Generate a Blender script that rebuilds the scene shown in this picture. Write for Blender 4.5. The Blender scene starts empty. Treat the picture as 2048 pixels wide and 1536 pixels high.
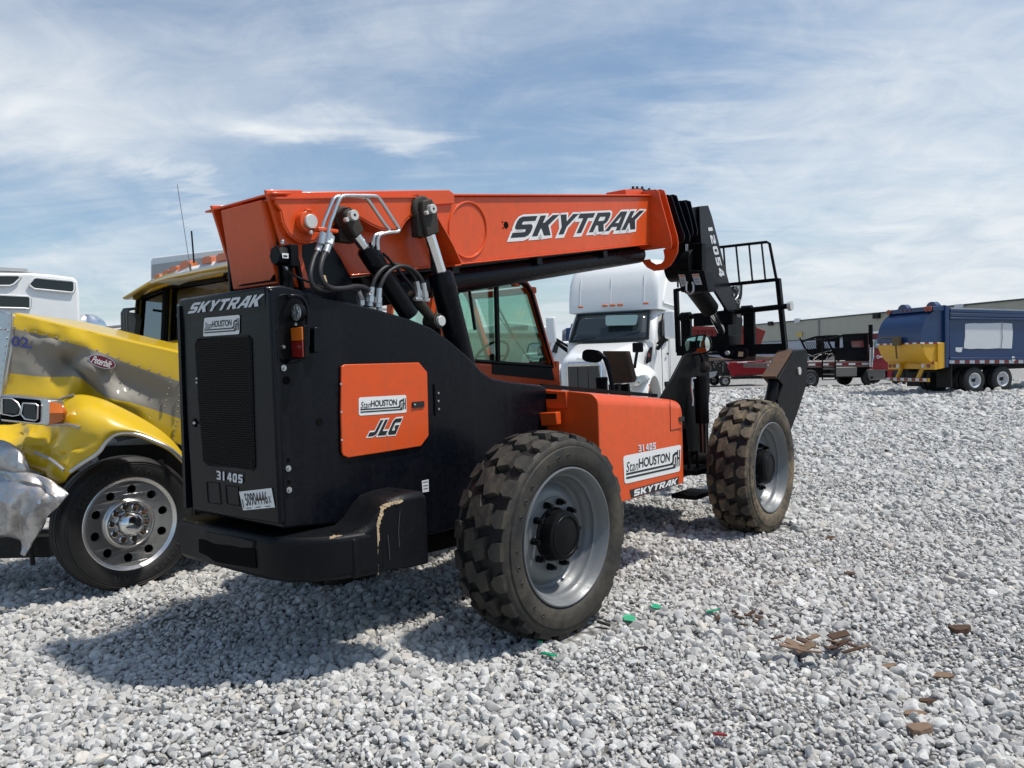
import bpy, bmesh, math, random
import numpy as np
from mathutils import Vector, Matrix, geometry
rad = math.radians
random.seed(7)
scene = bpy.context.scene
# ---------------------------------------------------------------- camera
FP, CX, CY, CAMH = 1550.0, 1024.0, 768.0, 1.72      # measured on the 2048 px wide photograph
def _ray(x, y): return np.array([(x-CX)/FP, -(y-CY)/FP, -1.0])
_d1, _d2 = _ray(2300, 676), _ray(-900, 780)         # two points of the horizon
_up = np.cross(_d1, _d2); _up /= np.linalg.norm(_up)
if _up[1] < 0: _up = -_up
_fw = np.array([0, 0, -1.0]); _fw -= (_fw@_up)*_up; _fw /= np.linalg.norm(_fw)
RC = np.array([np.cross(_fw, _up), _fw, _up])       # camera axes -> world
CAM = np.array([0, 0, CAMH])
cd = bpy.data.cameras.new('camera'); cam = bpy.data.objects.new('camera', cd)
scene.collection.objects.link(cam); scene.camera = cam
cd.sensor_width = 36; cd.lens = FP*36/2048; cd.clip_start = .05; cd.clip_end = 3000
M3 = Matrix([list(map(float, r)) for r in RC])
cam.matrix_world = Matrix.Translation(Vector(CAM)) @ M3.to_4x4()
# ---------------------------------------------------------------- light
SUN = Vector((1.25, -.15, 2.64)).normalized()
sl = bpy.data.lights.new('sun', 'SUN'); sl.energy = 4.2; sl.angle = rad(2.6); sl.color = (1, .955, .89)
so = bpy.data.objects.new('sun', sl); scene.collection.objects.link(so)
so.rotation_euler = SUN.to_track_quat('Z', 'Y').to_euler(); so.location = (20, -5, 40)
scene.view_settings.view_transform = 'Standard'; scene.view_settings.look = 'None'
scene.view_settings.exposure = -0.02; scene.view_settings.gamma = 1
w = bpy.data.worlds.new('World'); scene.world = w; w.use_nodes = True
nt = w.node_tree; nt.nodes.clear()
def N(t, typ, **k):
    n = t.nodes.new(typ)
    for a, b in k.items(): setattr(n, a, b)
    return n
def math_(t, op, a, b=None, c=None):
    n = N(t, 'ShaderNodeMath', operation=op)
    for i, q in enumerate((a, b, c)):
        if q is None: continue
        if isinstance(q, (int, float)): n.inputs[i].default_value = q
        else: t.links.new(q, n.inputs[i])
    return n.outputs[0]
def ramp(t, src, stops, interp='LINEAR'):
    n = N(t, 'ShaderNodeValToRGB'); n.color_ramp.interpolation = interp
    e = n.color_ramp.elements
    while len(e) > 1: e.remove(e[0])
    e[0].position = stops[0][0]; e[0].color = stops[0][1]
    for p, c in stops[1:]:
        q = e.new(p); q.color = c
    t.links.new(src, n.inputs[0]); return n.outputs[0]
def g4(v): return (v, v, v, 1)
def mixc(t, fac, a, b, mode='MIX'):
    n = N(t, 'ShaderNodeMix', data_type='RGBA', blend_type=mode)
    for i, q in ((0, fac), (6, a), (7, b)):
        if isinstance(q, (int, float)): n.inputs[i].default_value = q
        elif isinstance(q, tuple): n.inputs[i].default_value = q
        else: t.links.new(q, n.inputs[i])
    return n.outputs[2]
def noise(t, vec, scale, detail=4, rough=.5, dist=0):
    n = N(t, 'ShaderNodeTexNoise'); n.inputs['Scale'].default_value = scale
    n.inputs['Detail'].default_value = detail; n.inputs['Roughness'].default_value = rough
    n.inputs['Distortion'].default_value = dist
    t.links.new(vec, n.inputs['Vector']); return n.outputs['Fac']
def mapping(t, vec, loc=(0,0,0), rot=(0,0,0), sc=(1,1,1)):
    n = N(t, 'ShaderNodeMapping'); n.inputs[1].default_value = loc; n.inputs[2].default_value = rot; n.inputs[3].default_value = sc
    t.links.new(vec, n.inputs[0]); return n.outputs[0]
sky = N(nt, 'ShaderNodeTexSky', sky_type='NISHITA', sun_disc=False)
sky.sun_elevation = math.asin(SUN.z); sky.sun_rotation = math.atan2(SUN.x, SUN.y)
sky.air_density = 1.0; sky.dust_density = 1.2; sky.ozone_density = 2.0
tc = N(nt, 'ShaderNodeTexCoord')
# cloud coordinates: the direction divided by its height, i.e. a flat high cloud deck
sx = N(nt, 'ShaderNodeSeparateXYZ'); nt.links.new(tc.outputs['Generated'], sx.inputs[0])
zz = math_(nt, 'MAXIMUM', sx.outputs[2], .0)
zd = math_(nt, 'ADD', zz, .22)
cx_ = N(nt, 'ShaderNodeCombineXYZ')
nt.links.new(math_(nt, 'DIVIDE', sx.outputs[0], zd), cx_.inputs[0])
nt.links.new(math_(nt, 'DIVIDE', sx.outputs[1], zd), cx_.inputs[1])
cvec = cx_.outputs[0]
c1 = noise(nt, mapping(nt, cvec, (3.1, 1.7, 0), (0, 0, rad(25)), (1.0, 1.5, 1)), .9, 8, .55, .35)
c2 = noise(nt, mapping(nt, cvec, (7.3, .4, 2), (0, 0, rad(-28)), (1.0, 3.4, 1)), 1.6, 10, .62, 1.1)
c3 = noise(nt, mapping(nt, cvec, (1.3, 5.4, 4)), 4.5, 9, .62, .8)
# the cloud field: broad veils and one wispy streak, their outlines broken up by the noises
az0 = math_(nt, 'DIVIDE', sx.outputs[0], math_(nt, 'MAXIMUM', sx.outputs[1], .12))
el0 = math_(nt, 'DIVIDE', sx.outputs[2], math_(nt, 'MAXIMUM', sx.outputs[1], .12))
az = math_(nt, 'ADD', az0, math_(nt, 'MULTIPLY', math_(nt, 'SUBTRACT', c2, .5), .34))
el = math_(nt, 'ADD', el0, math_(nt, 'MULTIPLY', math_(nt, 'SUBTRACT', c1, .5), .26))
def blob(a, e, wa, we, rot, amp):
    c_, s_ = math.cos(rad(rot)), math.sin(rad(rot)); da = math_(nt, 'SUBTRACT', az, a); de = math_(nt, 'SUBTRACT', el, e)
    u = math_(nt, 'DIVIDE', math_(nt, 'ADD', math_(nt, 'MULTIPLY', da, c_), math_(nt, 'MULTIPLY', de, s_)), wa)
    v = math_(nt, 'DIVIDE', math_(nt, 'SUBTRACT', math_(nt, 'MULTIPLY', de, c_), math_(nt, 'MULTIPLY', da, s_)), we)
    q = math_(nt, 'ADD', math_(nt, 'MULTIPLY', u, u), math_(nt, 'MULTIPLY', v, v))
    return math_(nt, 'MULTIPLY', math_(nt, 'EXPONENT', math_(nt, 'MULTIPLY', q, -1.0)), amp)
fld = .13
for args in ((.62, .12, .42, .20, 12, .62), (.45, .30, .30, .06, 14, .28), (-.62, .36, .26, .11, -20, .50), (-.26, .318, .13, .022, -6, .55), (-.14, .29, .05, .014, 10, .35), (-.56, .13, .20, .030, 5, .42),
             (-.42, .22, .12, .02, -35, .30), (-.38, .06, .16, .035, 0, .34), (.10, .02, .6, .07, 0, .42), (-.60, .0, .5, .06, 0, .45), (.05, .44, .8, .09, 4, .26), (2.2, .3, 1.2, .6, 0, .6), (-2.2, .3, 1.2, .6, 0, .5)):
    fld = math_(nt, 'ADD', blob(*args), fld)
fld = math_(nt, 'ADD', fld, math_(nt, 'MULTIPLY', math_(nt, 'SUBTRACT', c2, .5), .42))
fld = math_(nt, 'ADD', fld, math_(nt, 'MULTIPLY', math_(nt, 'SUBTRACT', c3, .5), .22))
cov = ramp(nt, fld, [(.0, g4(.03)), (.22, g4(.16)), (.5, g4(.60)), (.85, g4(.96))])
cshade = ramp(nt, math_(nt, 'ADD', math_(nt, 'MULTIPLY', c3, .6), math_(nt, 'MULTIPLY', c1, .4)), [(.36, (5.3, 5.95, 6.8, 1)), (.5, (6.4, 6.9, 7.4, 1)), (.66, (7.5, 7.8, 8.1, 1))])
skc = mixc(nt, 1.0, sky.outputs[0], (.95, 1.07, 1.10, 1), 'MULTIPLY')
col = mixc(nt, cov, skc, cshade)
bg = N(nt, 'ShaderNodeBackground'); bg.inputs[1].default_value = .118
nt.links.new(col, bg.inputs[0])
ow = N(nt, 'ShaderNodeOutputWorld'); nt.links.new(bg.outputs[0], ow.inputs[0])
# ---------------------------------------------------------------- frames
def wray(x, y): return RC @ _ray(x, y)
def WD(x, y, D):                       # point seen at pixel (x, y), D metres deep
    return CAM + RC @ (_ray(x, y)*D)
def GR(x, y, z=0.0):                   # where the ray meets height z
    d = wray(x, y); return CAM + d*((z-CAMH)/d[2])
class Frame:
    def __init__(s, o, yaw):
        s.o = np.array(o, float); s.yaw = yaw
        s.U = np.array([math.cos(yaw), math.sin(yaw), 0]); s.L = np.array([-s.U[1], s.U[0], 0])
    def loc(s, p):
        v = np.array(p, float)-s.o; return np.array([v@s.U, v@s.L, v[2]])
    def P(s, x, y, X=None, Y=None, Z=None):        # pixel on a plane of this frame -> local point
        d = wray(x, y); dl = np.array([d@s.U, d@s.L, d[2]]); c = s.loc(CAM)
        if X is not None: t = (X-c[0])/dl[0]
        elif Y is not None: t = (Y-c[1])/dl[1]
        else: t = (Z-c[2])/dl[2]
        return Vector(c+t*dl)
    def S(s, Y, pts): return [s.P(x, y, Y=Y) for x, y in pts]
    def SX(s, X, pts): return [s.P(x, y, X=X) for x, y in pts]
# ---------------------------------------------------------------- object helpers
def tag(o, label=None, cat=None, group=None, kind=None):
    for k, v in (('label', label), ('category', cat), ('group', group), ('kind', kind)):
        if v: o[k] = v
    return o
def thing(name, loc, yaw, label, cat, group=None):
    o = bpy.data.objects.new(name, None); scene.collection.objects.link(o)
    o.location = loc; o.rotation_euler = (0, 0, yaw); o.empty_display_size = .2
    return tag(o, label, cat, group)
def part_empty(name, parent, loc=(0,0,0), rot=(0,0,0)):
    o = bpy.data.objects.new(name, None); scene.collection.objects.link(o)
    o.parent = parent; o.location = loc; o.rotation_euler = rot; return o
def copy_tree(o, parent=None):
    c = o.copy(); scene.collection.objects.link(c); c.parent = parent
    for ch in o.children: copy_tree(ch, c)
    return c
SPLIT = {'mounting_bolt', 'bolt_hole', 'panel_edge', 'lug_nut', 'nut_ring', 'guard_bar', 'small_lamp', 'rack_bar', 'steel_line', 'cylinder_line', 'tower_rib', 'paint_chip', 'hose_fitting',
 'fitting_block', 'wear_pad_block', 'side_step', 'tool_box', 'window_gasket', 'panel_recess_lines', 'panel_latch', 'hinge_and_holes', 'fork_shaft', 'carriage_frame', 'cab_frame_bar', 'roof_guard_bar',
 'boom_hole', 'frame_box', 'torn_edge', 'headboard', 'body_rail', 'lift_drum', 'rear_bumper', 'chassis', 'whitewash_patch', 'hydraulic_fittings', 'lamp_ring', 'lamp_glass', 'front_frame', 'truck_frame', 'step_and_tank',
 'grille_mesh', 'lamp_reflector', 'door_trim', 'window_seal', 'body_ribs', 'bin_ribs', 'boom_flange', 'axle_mount', 'carriage_mount', 'cab_lower_panel', 'seat', 'wiper', 'mirror_bracket', 'engine_bay', 'gooseneck_core', 'window', 'fairing_crease'}
class MB:
    def __init__(s): s.v = []; s.f = []; s.m = []
    def add(s, vs, fs, m=0):
        b = len(s.v); s.v += [tuple(map(float, q)) for q in vs]
        s.f += [[b+i for i in f] for f in fs]; s.m += [m]*len(fs); return s
    def box(s, c, d, rot=None, m=0):
        c = Vector(c); vs = []
        for i in (-.5, .5):
            for j in (-.5, .5):
                for k in (-.5, .5):
                    p = Vector((i*d[0], j*d[1], k*d[2]))
                    if rot is not None: p = rot @ p
                    vs.append(c+p)
        return s.add(vs, [(0,1,3,2),(4,6,7,5),(0,4,5,1),(2,3,7,6),(0,2,6,4),(1,5,7,3)], m)
    def beam(s, a, b, wd, h, up=(0,0,1), m=0):      # box from a to b
        a = Vector(a); b = Vector(b); d = b-a; L = d.length; x = d/L
        y = Vector(up).cross(x)
        if y.length < 1e-4: y = Vector((0,1,0)).cross(x)
        y.normalize(); z = x.cross(y)
        R = Matrix((x, y, z)).transposed()
        return s.box((a+b)/2, (L, wd, h), R, m)
    def prism(s, poly, off, m=0):
        n = len(poly); off = Vector(off); vs = [Vector(p) for p in poly]; vs = vs+[p+off for p in vs]
        fs = [list(range(n)), list(range(2*n-1, n-1, -1))]+[(i, (i+1)%n, n+(i+1)%n, n+i) for i in range(n)]
        return s.add(vs, fs, m)
    def loft(s, rings, caps=True, m=0, closed=True):
        n = len(rings[0]); vs = [p for r in rings for p in r]; fs = []
        for a in range(len(rings)-1):
            for i in range(n if closed else n-1):
                j = (i+1)%n; fs.append((a*n+i, a*n+j, (a+1)*n+j, (a+1)*n+i))
        if caps: fs += [list(range(n)), list(range((len(rings)-1)*n, len(rings)*n))[::-1]]
        return s.add(vs, fs, m)
    def lathe(s, prof, o, ax, n=48, m=0, caps=False):    # prof: (distance along axis, radius)
        o = Vector(o); ax = Vector(ax).normalized(); e1 = ax.orthogonal().normalized(); e2 = ax.cross(e1)
        rings = [[o+ax*a+(e1*math.cos(t)+e2*math.sin(t))*max(r, 1e-4) for t in [2*math.pi*i/n for i in range(n)]] for a, r in prof]
        return s.loft(rings, caps, m)
    def cyl(s, a, b, r0, r1=None, n=24, m=0):
        a = Vector(a); b = Vector(b); L = (b-a).length
        return s.lathe([(0, r0), (L, r0 if r1 is None else r1)], a, b-a, n, m, True)
    def tube(s, path, r, n=10, m=0, smooth=0):
        P = [Vector(p) for p in path]
        if smooth:
            Q = []
            for i in range(len(P)-1):
                p0 = P[max(i-1, 0)]; p1 = P[i]; p2 = P[i+1]; p3 = P[min(i+2, len(P)-1)]
                for k in range(smooth):
                    t = k/smooth
                    Q.append(.5*((2*p1)+(p2-p0)*t+(2*p0-5*p1+4*p2-p3)*t*t+(3*p1-p0-3*p2+p3)*t**3))
            P = Q+[P[-1]]
        rings = []; e = None
        for i, p in enumerate(P):
            d = (P[min(i+1, len(P)-1)]-P[max(i-1, 0)]).normalized()
            if e is None: e = d.orthogonal().normalized()
            e = (e-d*e.dot(d)).normalized(); g = d.cross(e)
            rings.append([p+(e*math.cos(t)+g*math.sin(t))*r for t in [2*math.pi*k/n for k in range(n)]])
        return s.loft(rings, True, m)
    def grid(s, rows, m=0, mrow=None):
        nr, nc = len(rows), len(rows[0]); b = [p for r in rows for p in r]
        for i in range(nr-1):
            mm = mrow[i] if mrow else m
            pass
        base = len(s.v); s.v += [tuple(map(float, q)) for q in b]
        for i in range(nr-1):
            for j in range(nc-1):
                s.f.append([base+i*nc+j, base+i*nc+j+1, base+(i+1)*nc+j+1, base+(i+1)*nc+j]); s.m.append(mrow[i] if mrow else m)
        return s
    def fill(s, loops, fn, h=0.0, m=0):             # flat polygon with holes, mapped by fn(u, v, h)
        tr = geometry.tessellate_polygon([[Vector((x, y, 0)) for x, y in l] for l in loops])
        flat = [p for l in loops for p in l]
        return s.add([fn(x, y, h) for x, y in flat], [list(t) for t in tr], m)
    def pieces(s):
        n = len(s.v); p = list(range(n))
        def fd(a):
            while p[a] != a: p[a] = p[p[a]]; a = p[a]
            return a
        for f in s.f:
            r = fd(f[0])
            for q in f[1:]: p[fd(q)] = r
        g = {}
        for i, f in enumerate(s.f): g.setdefault(fd(f[0]), []).append(i)
        L = []
        for fi in g.values():
            vi = {q for i in fi for q in s.f[i]}; c = np.array([s.v[q] for q in vi]); L.append([fi, c.min(0)-.0015, c.max(0)+.0015])
        ch = True
        while ch:
            ch = False
            for i in range(len(L)):
                for j in range(i+1, len(L)):
                    if np.all(L[i][1] <= L[j][2]) and np.all(L[j][1] <= L[i][2]):
                        L[i] = [L[i][0]+L[j][0], np.minimum(L[i][1], L[j][1]), np.maximum(L[i][2], L[j][2])]; L.pop(j); ch = True; break
                if ch: break
        out = []
        for fi, _, _ in L:
            m_ = MB(); mp = {}
            for i in fi:
                ff = []
                for q in s.f[i]:
                    if q not in mp: mp[q] = len(m_.v); m_.v.append(s.v[q])
                    ff.append(mp[q])
                m_.f.append(ff); m_.m.append(s.m[i])
            out.append(m_)
        return out
    def build(s, name, mats, parent=None, **k):
        if name in SPLIT:
            P_ = s.pieces()
            if 1 < len(P_) < 60: return [q.build1(name, mats, parent, **k) for q in P_][0]
        return s.build1(name, mats, parent, **k)
    def build1(s, name, mats, parent=None, bevel=0, seg=2, smooth=38, sub=0, solid=0, recalc=True, off=None):
        me = bpy.data.meshes.new(name)
        vs = s.v if off is None else [(a-off[0], b-off[1], c-off[2]) for a, b, c in s.v]
        me.from_pydata(vs, [], s.f); me.update()
        if not isinstance(mats, (list, tuple)): mats = [mats]
        for q in mats: me.materials.append(q)
        me.polygons.foreach_set('material_index', s.m)
        if recalc:
            bm = bmesh.new(); bm.from_mesh(me); bmesh.ops.recalc_face_normals(bm, faces=bm.faces); bm.to_mesh(me); bm.free()
        if smooth:
            me.shade_smooth(); me.set_sharp_from_angle(angle=rad(smooth))
        o = bpy.data.objects.new(name, me); scene.collection.objects.link(o); o.parent = parent
        if solid: q = o.modifiers.new('solid', 'SOLIDIFY'); q.thickness = solid; q.offset = 0
        if sub: q = o.modifiers.new('sub', 'SUBSURF'); q.levels = sub; q.render_levels = sub
        if bevel:
            q = o.modifiers.new('bevel', 'BEVEL'); q.width = bevel; q.segments = seg; q.limit_method = 'ANGLE'; q.angle_limit = rad(35)
        return o
# ---------------------------------------------------------------- materials
def new_mat(name):
    m = bpy.data.materials.new(name); m.use_nodes = True; t = m.node_tree; t.nodes.clear()
    b = N(t, 'ShaderNodeBsdfPrincipled'); o = N(t, 'ShaderNodeOutputMaterial'); t.links.new(b.outputs[0], o.inputs[0])
    return m, t, b
def setc(t, b, name, q):
    if isinstance(q, (int, float)): b.inputs[name].default_value = q
    elif isinstance(q, tuple): b.inputs[name].default_value = q if len(q) == 4 else q+(1,)
    else: t.links.new(q, b.inputs[name])
def mat(name, col, rough=.5, metal=0.0, spec=.5, dirt=0.0, dcol=(.28, .25, .21), dscale=3.0, bump=0.0, bscale=60, coat=0.0, rvar=.1, vstreak=False):
    m, t, b = new_mat(name); col = col+(1,)
    c = N(t, 'ShaderNodeTexCoord').outputs['Object']
    n1 = noise(t, c, dscale, 8, .62, .3); n2 = noise(t, c, dscale*9, 5, .6)
    fine = mixc(t, .5, n1, n2)
    base = mixc(t, ramp(t, n2, [(.3, g4(0)), (.7, g4(.12))]), col, tuple(q*.75 for q in col[:3])+(1,))
    if dirt:
        f = ramp(t, fine, [(.46, g4(0)), (.64, g4(dirt))])
        if vstreak:
            n3 = noise(t, mapping(t, c, sc=(1, 1, .06)), 14, 5, .6)
            f = math_(t, 'ADD', f, math_(t, 'MULTIPLY', ramp(t, n3, [(.52, g4(0)), (.72, g4(dirt))]), .8))
        base = mixc(t, f, base, dcol+(1,))
        setc(t, b, 'Metallic', math_(t, 'MULTIPLY', math_(t, 'SUBTRACT', 1.0, f), metal) if metal else 0.0)
        r = math_(t, 'ADD', math_(t, 'MULTIPLY', f, .5), math_(t, 'ADD', rough-rvar/2, math_(t, 'MULTIPLY', n1, rvar)))
        setc(t, b, 'Roughness', math_(t, 'MINIMUM', r, 1.0))
    else:
        setc(t, b, 'Metallic', metal)
        setc(t, b, 'Roughness', math_(t, 'ADD', rough-rvar/2, math_(t, 'MULTIPLY', n1, rvar)))
    setc(t, b, 'Base Color', base); b.inputs['Specular IOR Level'].default_value = spec
    if coat: b.inputs['Coat Weight'].default_value = coat; b.inputs['Coat Roughness'].default_value = .08
    if bump:
        bn = N(t, 'ShaderNodeBump'); bn.inputs['Strength'].default_value = bump; bn.inputs['Distance'].default_value = .01
        t.links.new(noise(t, c, bscale, 6, .6), bn.inputs['Height']); t.links.new(bn.outputs[0], b.inputs['Normal'])
    return m
def glass(name, tint, refl=.10, rough=0.02, base=0.0):
    m = bpy.data.materials.new(name); m.use_nodes = True; t = m.node_tree; t.nodes.clear()
    a = N(t, 'ShaderNodeBsdfTransparent'); a.inputs[0].default_value = tint+(1,)
    g = N(t, 'ShaderNodeBsdfGlossy'); g.inputs['Roughness'].default_value = rough
    fr = N(t, 'ShaderNodeFresnel'); fr.inputs[0].default_value = 1.5
    mx = N(t, 'ShaderNodeMixShader'); t.links.new(math_(t, 'ADD', math_(t, 'MULTIPLY', fr.outputs[0], refl), base), mx.inputs[0])
    t.links.new(a.outputs[0], mx.inputs[1]); t.links.new(g.outputs[0], mx.inputs[2])
    o = N(t, 'ShaderNodeOutputMaterial'); t.links.new(mx.outputs[0], o.inputs[0]); return m
ORANGE = mat('orange_paint', (.70, .082, .010), .34, 0, .38, .20, (.30, .085, .035), 2.0, .03, 40, coat=.18, vstreak=True)
BLACK = mat('black_paint', (.0035, .0043, .0075), .27, 0, .16, .20, (.020, .021, .024), 2.6, .03, 45, coat=.05, vstreak=True)
BLACKR = mat('black_frame_paint', (.004, .0045, .0055), .42, 0, .12, .18, (.030, .027, .023), 4, .06, 60)
CWT = mat('counterweight_paint', (.006, .0065, .008), .40, 0, .14, .13, (.028, .028, .028), 5, .22, 45)
CHROME = mat('chrome', (.80, .80, .80), .12, 1, .5, .06, (.2, .18, .15), 5)
STEEL = mat('bright_steel', (.62, .62, .60), .30, 1, .5, .10, (.3, .27, .22), 8)
ZINC = mat('zinc_fitting', (.55, .56, .56), .34, .9, .5, .12, (.3, .28, .22), 20)
PIN = mat('pin_cap', (.62, .62, .58), .45, .35, .5, .10, (.35, .33, .3), 15)
RIMG = mat('grey_rim_paint', (.155, .166, .175), .36, .2, .45, .42, (.19, .165, .13), 5, coat=.15)
WHITE = mat('decal_white', (.78, .78, .76), .4, 0, .5, .05, (.5, .48, .45), 12)
WHITEB = mat('decal_grey_white', (.66, .67, .68), .42, 0, .5, .04, (.4, .4, .4), 12)
INK = mat('decal_black', (.012, .012, .014), .4)
HOSE = mat('rubber_hose', (.014, .014, .015), .5, 0, .4, .12, (.06, .055, .05), 20)
GREASY = mat('greasy_steel', (.035, .032, .028), .62, .3, .4, .5, (.075, .058, .036), 12, .2, 50)
HOLE = mat('dark_hole', (.003, .003, .003), .9, 0, .1)
AMBER = mat('amber_lens', (.62, .14, .012), .18, 0, .6, .05, (.4, .2, .1), 9, coat=.4)
REDL = mat('red_lens', (.22, .012, .01), .2, 0, .6, coat=.4)
CLEARL = mat('clear_lamp', (.42, .43, .44), .15, .5, .6, .1, (.2, .2, .2), 20)
FOAM = mat('bared_foam', (.62, .46, .28), .9, 0, .2, .4, (.35, .22, .10), 30, .6, 80)
RUST = mat('rusty_steel', (.085, .062, .048), .65, .2, .3, .8, (.20, .085, .035), 7, .2, 60)
CABGL = glass('green_cab_glass', (.78, .93, .87), .4)
DKGL = glass('dark_windshield_glass', (.50, .60, .64), .9, .02, .26)
BLKGL = mat('black_window_glass', (.012, .014, .015), .08, 0, .6)
MIRR = mat('mirror_glass', (.85, .87, .88), .03, 1, .5, rvar=0)
YEL = mat('yellow_paint', (.70, .46, .010), .30, 0, .45, .12, (.45, .37, .18), 2.5, .05, 12, coat=.4)
YGREY = mat('grey_hood_stripe', (.27, .25, .21), .58, .0, .3, .10, (.36, .34, .29), 2.5, .05, 12, coat=.05)
ALU = mat('polished_aluminium', (.72, .71, .69), .30, 1, .5, .14, (.30, .28, .25), 7, .05, 30)
CRUMP = mat('crumpled_chrome', (.50, .505, .51), .33, .85, .5, .55, (.22, .13, .08), 3, .2, 14)
TWHITE = mat('truck_white', (.80, .80, .785), .32, 0, .45, .10, (.60, .58, .54), 1.4, 0, coat=.4)
TGREY = mat('truck_grey', (.42, .43, .43), .4, 0, .5, .1, (.3, .3, .3), 2)
TBLUE = mat('truck_blue', (.004, .032, .115), .35, 0, .5, .12, (.05, .07, .12), 1.5, coat=.3, vstreak=True)
TYEL = mat('hopper_yellow', (.70, .37, .012), .4, 0, .5, .16, (.45, .3, .1), 1.6, coat=.2, vstreak=True)
TRED = mat('truck_red', (.24, .008, .014), .32, 0, .5, .12, (.16, .04, .03), 1.6, coat=.4)
BRED = mat('dump_body_red', (.22, .018, .014), .5, 0, .4, .3, (.12, .04, .03), 1.6, vstreak=True)
DARK = mat('dark_chassis', (.012, .012, .012), .6, 0, .3, .35, (.06, .055, .045), 4)
GREYM = mat('grey_metal', (.18, .18, .17), .5, .5, .4, .25, (.12, .1, .08), 3)
def rubber(name, dust, dcol, col=(.013, .0132, .0138)):
    m, t, b = new_mat(name); c = N(t, 'ShaderNodeTexCoord').outputs['Object']
    n1 = noise(t, c, 3.2, 8, .65, .5); n2 = noise(t, c, 30, 6, .65)
    f = math_(t, 'MULTIPLY', ramp(t, n1, [(.38, g4(.08)), (.62, g4(1))]), ramp(t, n2, [(.3, g4(.35)), (.62, g4(1))]))
    f = math_(t, 'MULTIPLY', f, dust)
    setc(t, b, 'Base Color', mixc(t, f, col+(1,), dcol+(1,)))
    setc(t, b, 'Roughness', math_(t, 'ADD', .55, math_(t, 'MULTIPLY', f, .4))); b.inputs['Specular IOR Level'].default_value = .4
    bn = N(t, 'ShaderNodeBump'); bn.inputs['Strength'].default_value = .35; bn.inputs['Distance'].default_value = .004
    t.links.new(n2, bn.inputs['Height']); t.links.new(bn.outputs[0], b.inputs['Normal']); return m
TYRE_A = rubber('tyre_rubber', .62, (.12, .10, .07))
TYRE_B = rubber('muddy_tyre_rubber', .85, (.27, .205, .125))
TYRE_G = rubber('shaded_groove_rubber', .12, (.06,.052,.04), (.006, .006, .0065))  # less dust, plus groove shade painted in by a darker base colour
TYRE_C = rubber('road_tyre_rubber', .18, (.07, .068, .06), (.010, .010, .0105))
# ---------------------------------------------------------------- lettering
GLY = {
 'S': [[(0,0),(.76,0),(.93,.07),(1,.2),(1,.44),(.93,.56),(.82,.61),(.36,.61),(.32,.65),(.32,.71),(.36,.76),(1,.76),(1,1),(.2,1),(.06,.93),(0,.8),(0,.54),(.06,.43),(.16,.38),(.63,.38),(.67,.34),(.67,.28),(.63,.24),(0,.24)]],
 'K': [[(0,0),(.32,0),(.32,.36),(.38,.36),(.70,0),(1.10,0),(.70,.5),(1.08,1),(.70,1),(.4,.64),(.32,.64),(.32,1),(0,1)]],
 'Y': [[(.36,0),(.68,0),(.68,.38),(1.08,1),(.72,1),(.52,.64),(.32,1),(-.04,1),(.36,.38)]],
 'T': [[(.34,0),(.66,0),(.66,.76),(1,.76),(1,1),(0,1),(0,.76),(.34,.76)]],
 'R': [[(0,0),(.3,0),(.3,.34),(.44,.34),(.68,0),(1.06,0),(.80,.38),(.94,.45),(1,.56),(1,.82),(.94,.94),(.82,1),(0,1)], [(.3,.56),(.3,.78),(.66,.78),(.70,.74),(.70,.6),(.66,.56)]],
 'A': [[(-.1,0),(.22,0),(.30,.2),(.70,.2),(.72,0),(1.05,0),(.92,1),(.42,1)], [(.40,.4),(.68,.4),(.64,.76)]],
 'J': [[(0,0),(.6,0),(.82,.08),(.9,.22),(.9,1),(.55,1),(.55,.32),(.5,.26),(0,.26)]],
 'L': [[(0,0),(.95,0),(.95,.27),(.36,.27),(.36,1),(0,1)]],
 'G': [[(.2,0),(1,0),(1,.58),(.5,.58),(.5,.40),(.66,.40),(.66,.25),(.38,.25),(.34,.3),(.34,.7),(.38,.75),(1,.75),(1,1),(.2,1),(.06,.93),(0,.8),(0,.2),(.06,.07)]],
 '1': [[(.2,0),(.6,0),(.6,1),(.2,1)]],
 '2': [[(0,0),(1,0),(1,.24),(.36,.24),(.36,.36),(.86,.42),(1,.55),(1,.85),(.85,1),(0,1),(0,.76),(.64,.76),(.64,.62),(.14,.56),(0,.42)]],
 '0': [[(.15,0),(.85,0),(1,.15),(1,.85),(.85,1),(.15,1),(0,.85),(0,.15)], [(.34,.25),(.34,.75),(.66,.75),(.66,.25)]],
 '5': [[(0,0),(.85,0),(1,.15),(1,.47),(.85,.62),(.36,.62),(.36,.76),(1,.76),(1,1),(0,1),(0,.4),(.64,.4),(.64,.24),(0,.24)]],
 '4': [[(.58,0),(.92,0),(.92,.2),(1.05,.2),(1.05,.42),(.92,.42),(.92,1),(.45,1),(0,.42),(0,.2),(.58,.2)], [(.34,.42),(.58,.42),(.58,.72)]],
}
def offset_loop(l, d):
    a = sum(l[i][0]*l[(i+1)%len(l)][1]-l[(i+1)%len(l)][0]*l[i][1] for i in range(len(l)))
    sg = 1 if a > 0 else -1; out = []
    for i in range(len(l)):
        p0, p1, p2 = Vector(l[i-1]), Vector(l[i]), Vector(l[(i+1)%len(l)])
        e0 = (p1-p0).normalized(); e1 = (p2-p1).normalized()
        n0 = Vector((e0.y, -e0.x))*sg; n1 = Vector((e1.y, -e1.x))*sg
        b = n0+n1
        b = b/max(b.length_squared, 1.2)*2
        out.append((p1.x+b.x*d, p1.y+b.y*d))
    return out
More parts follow.
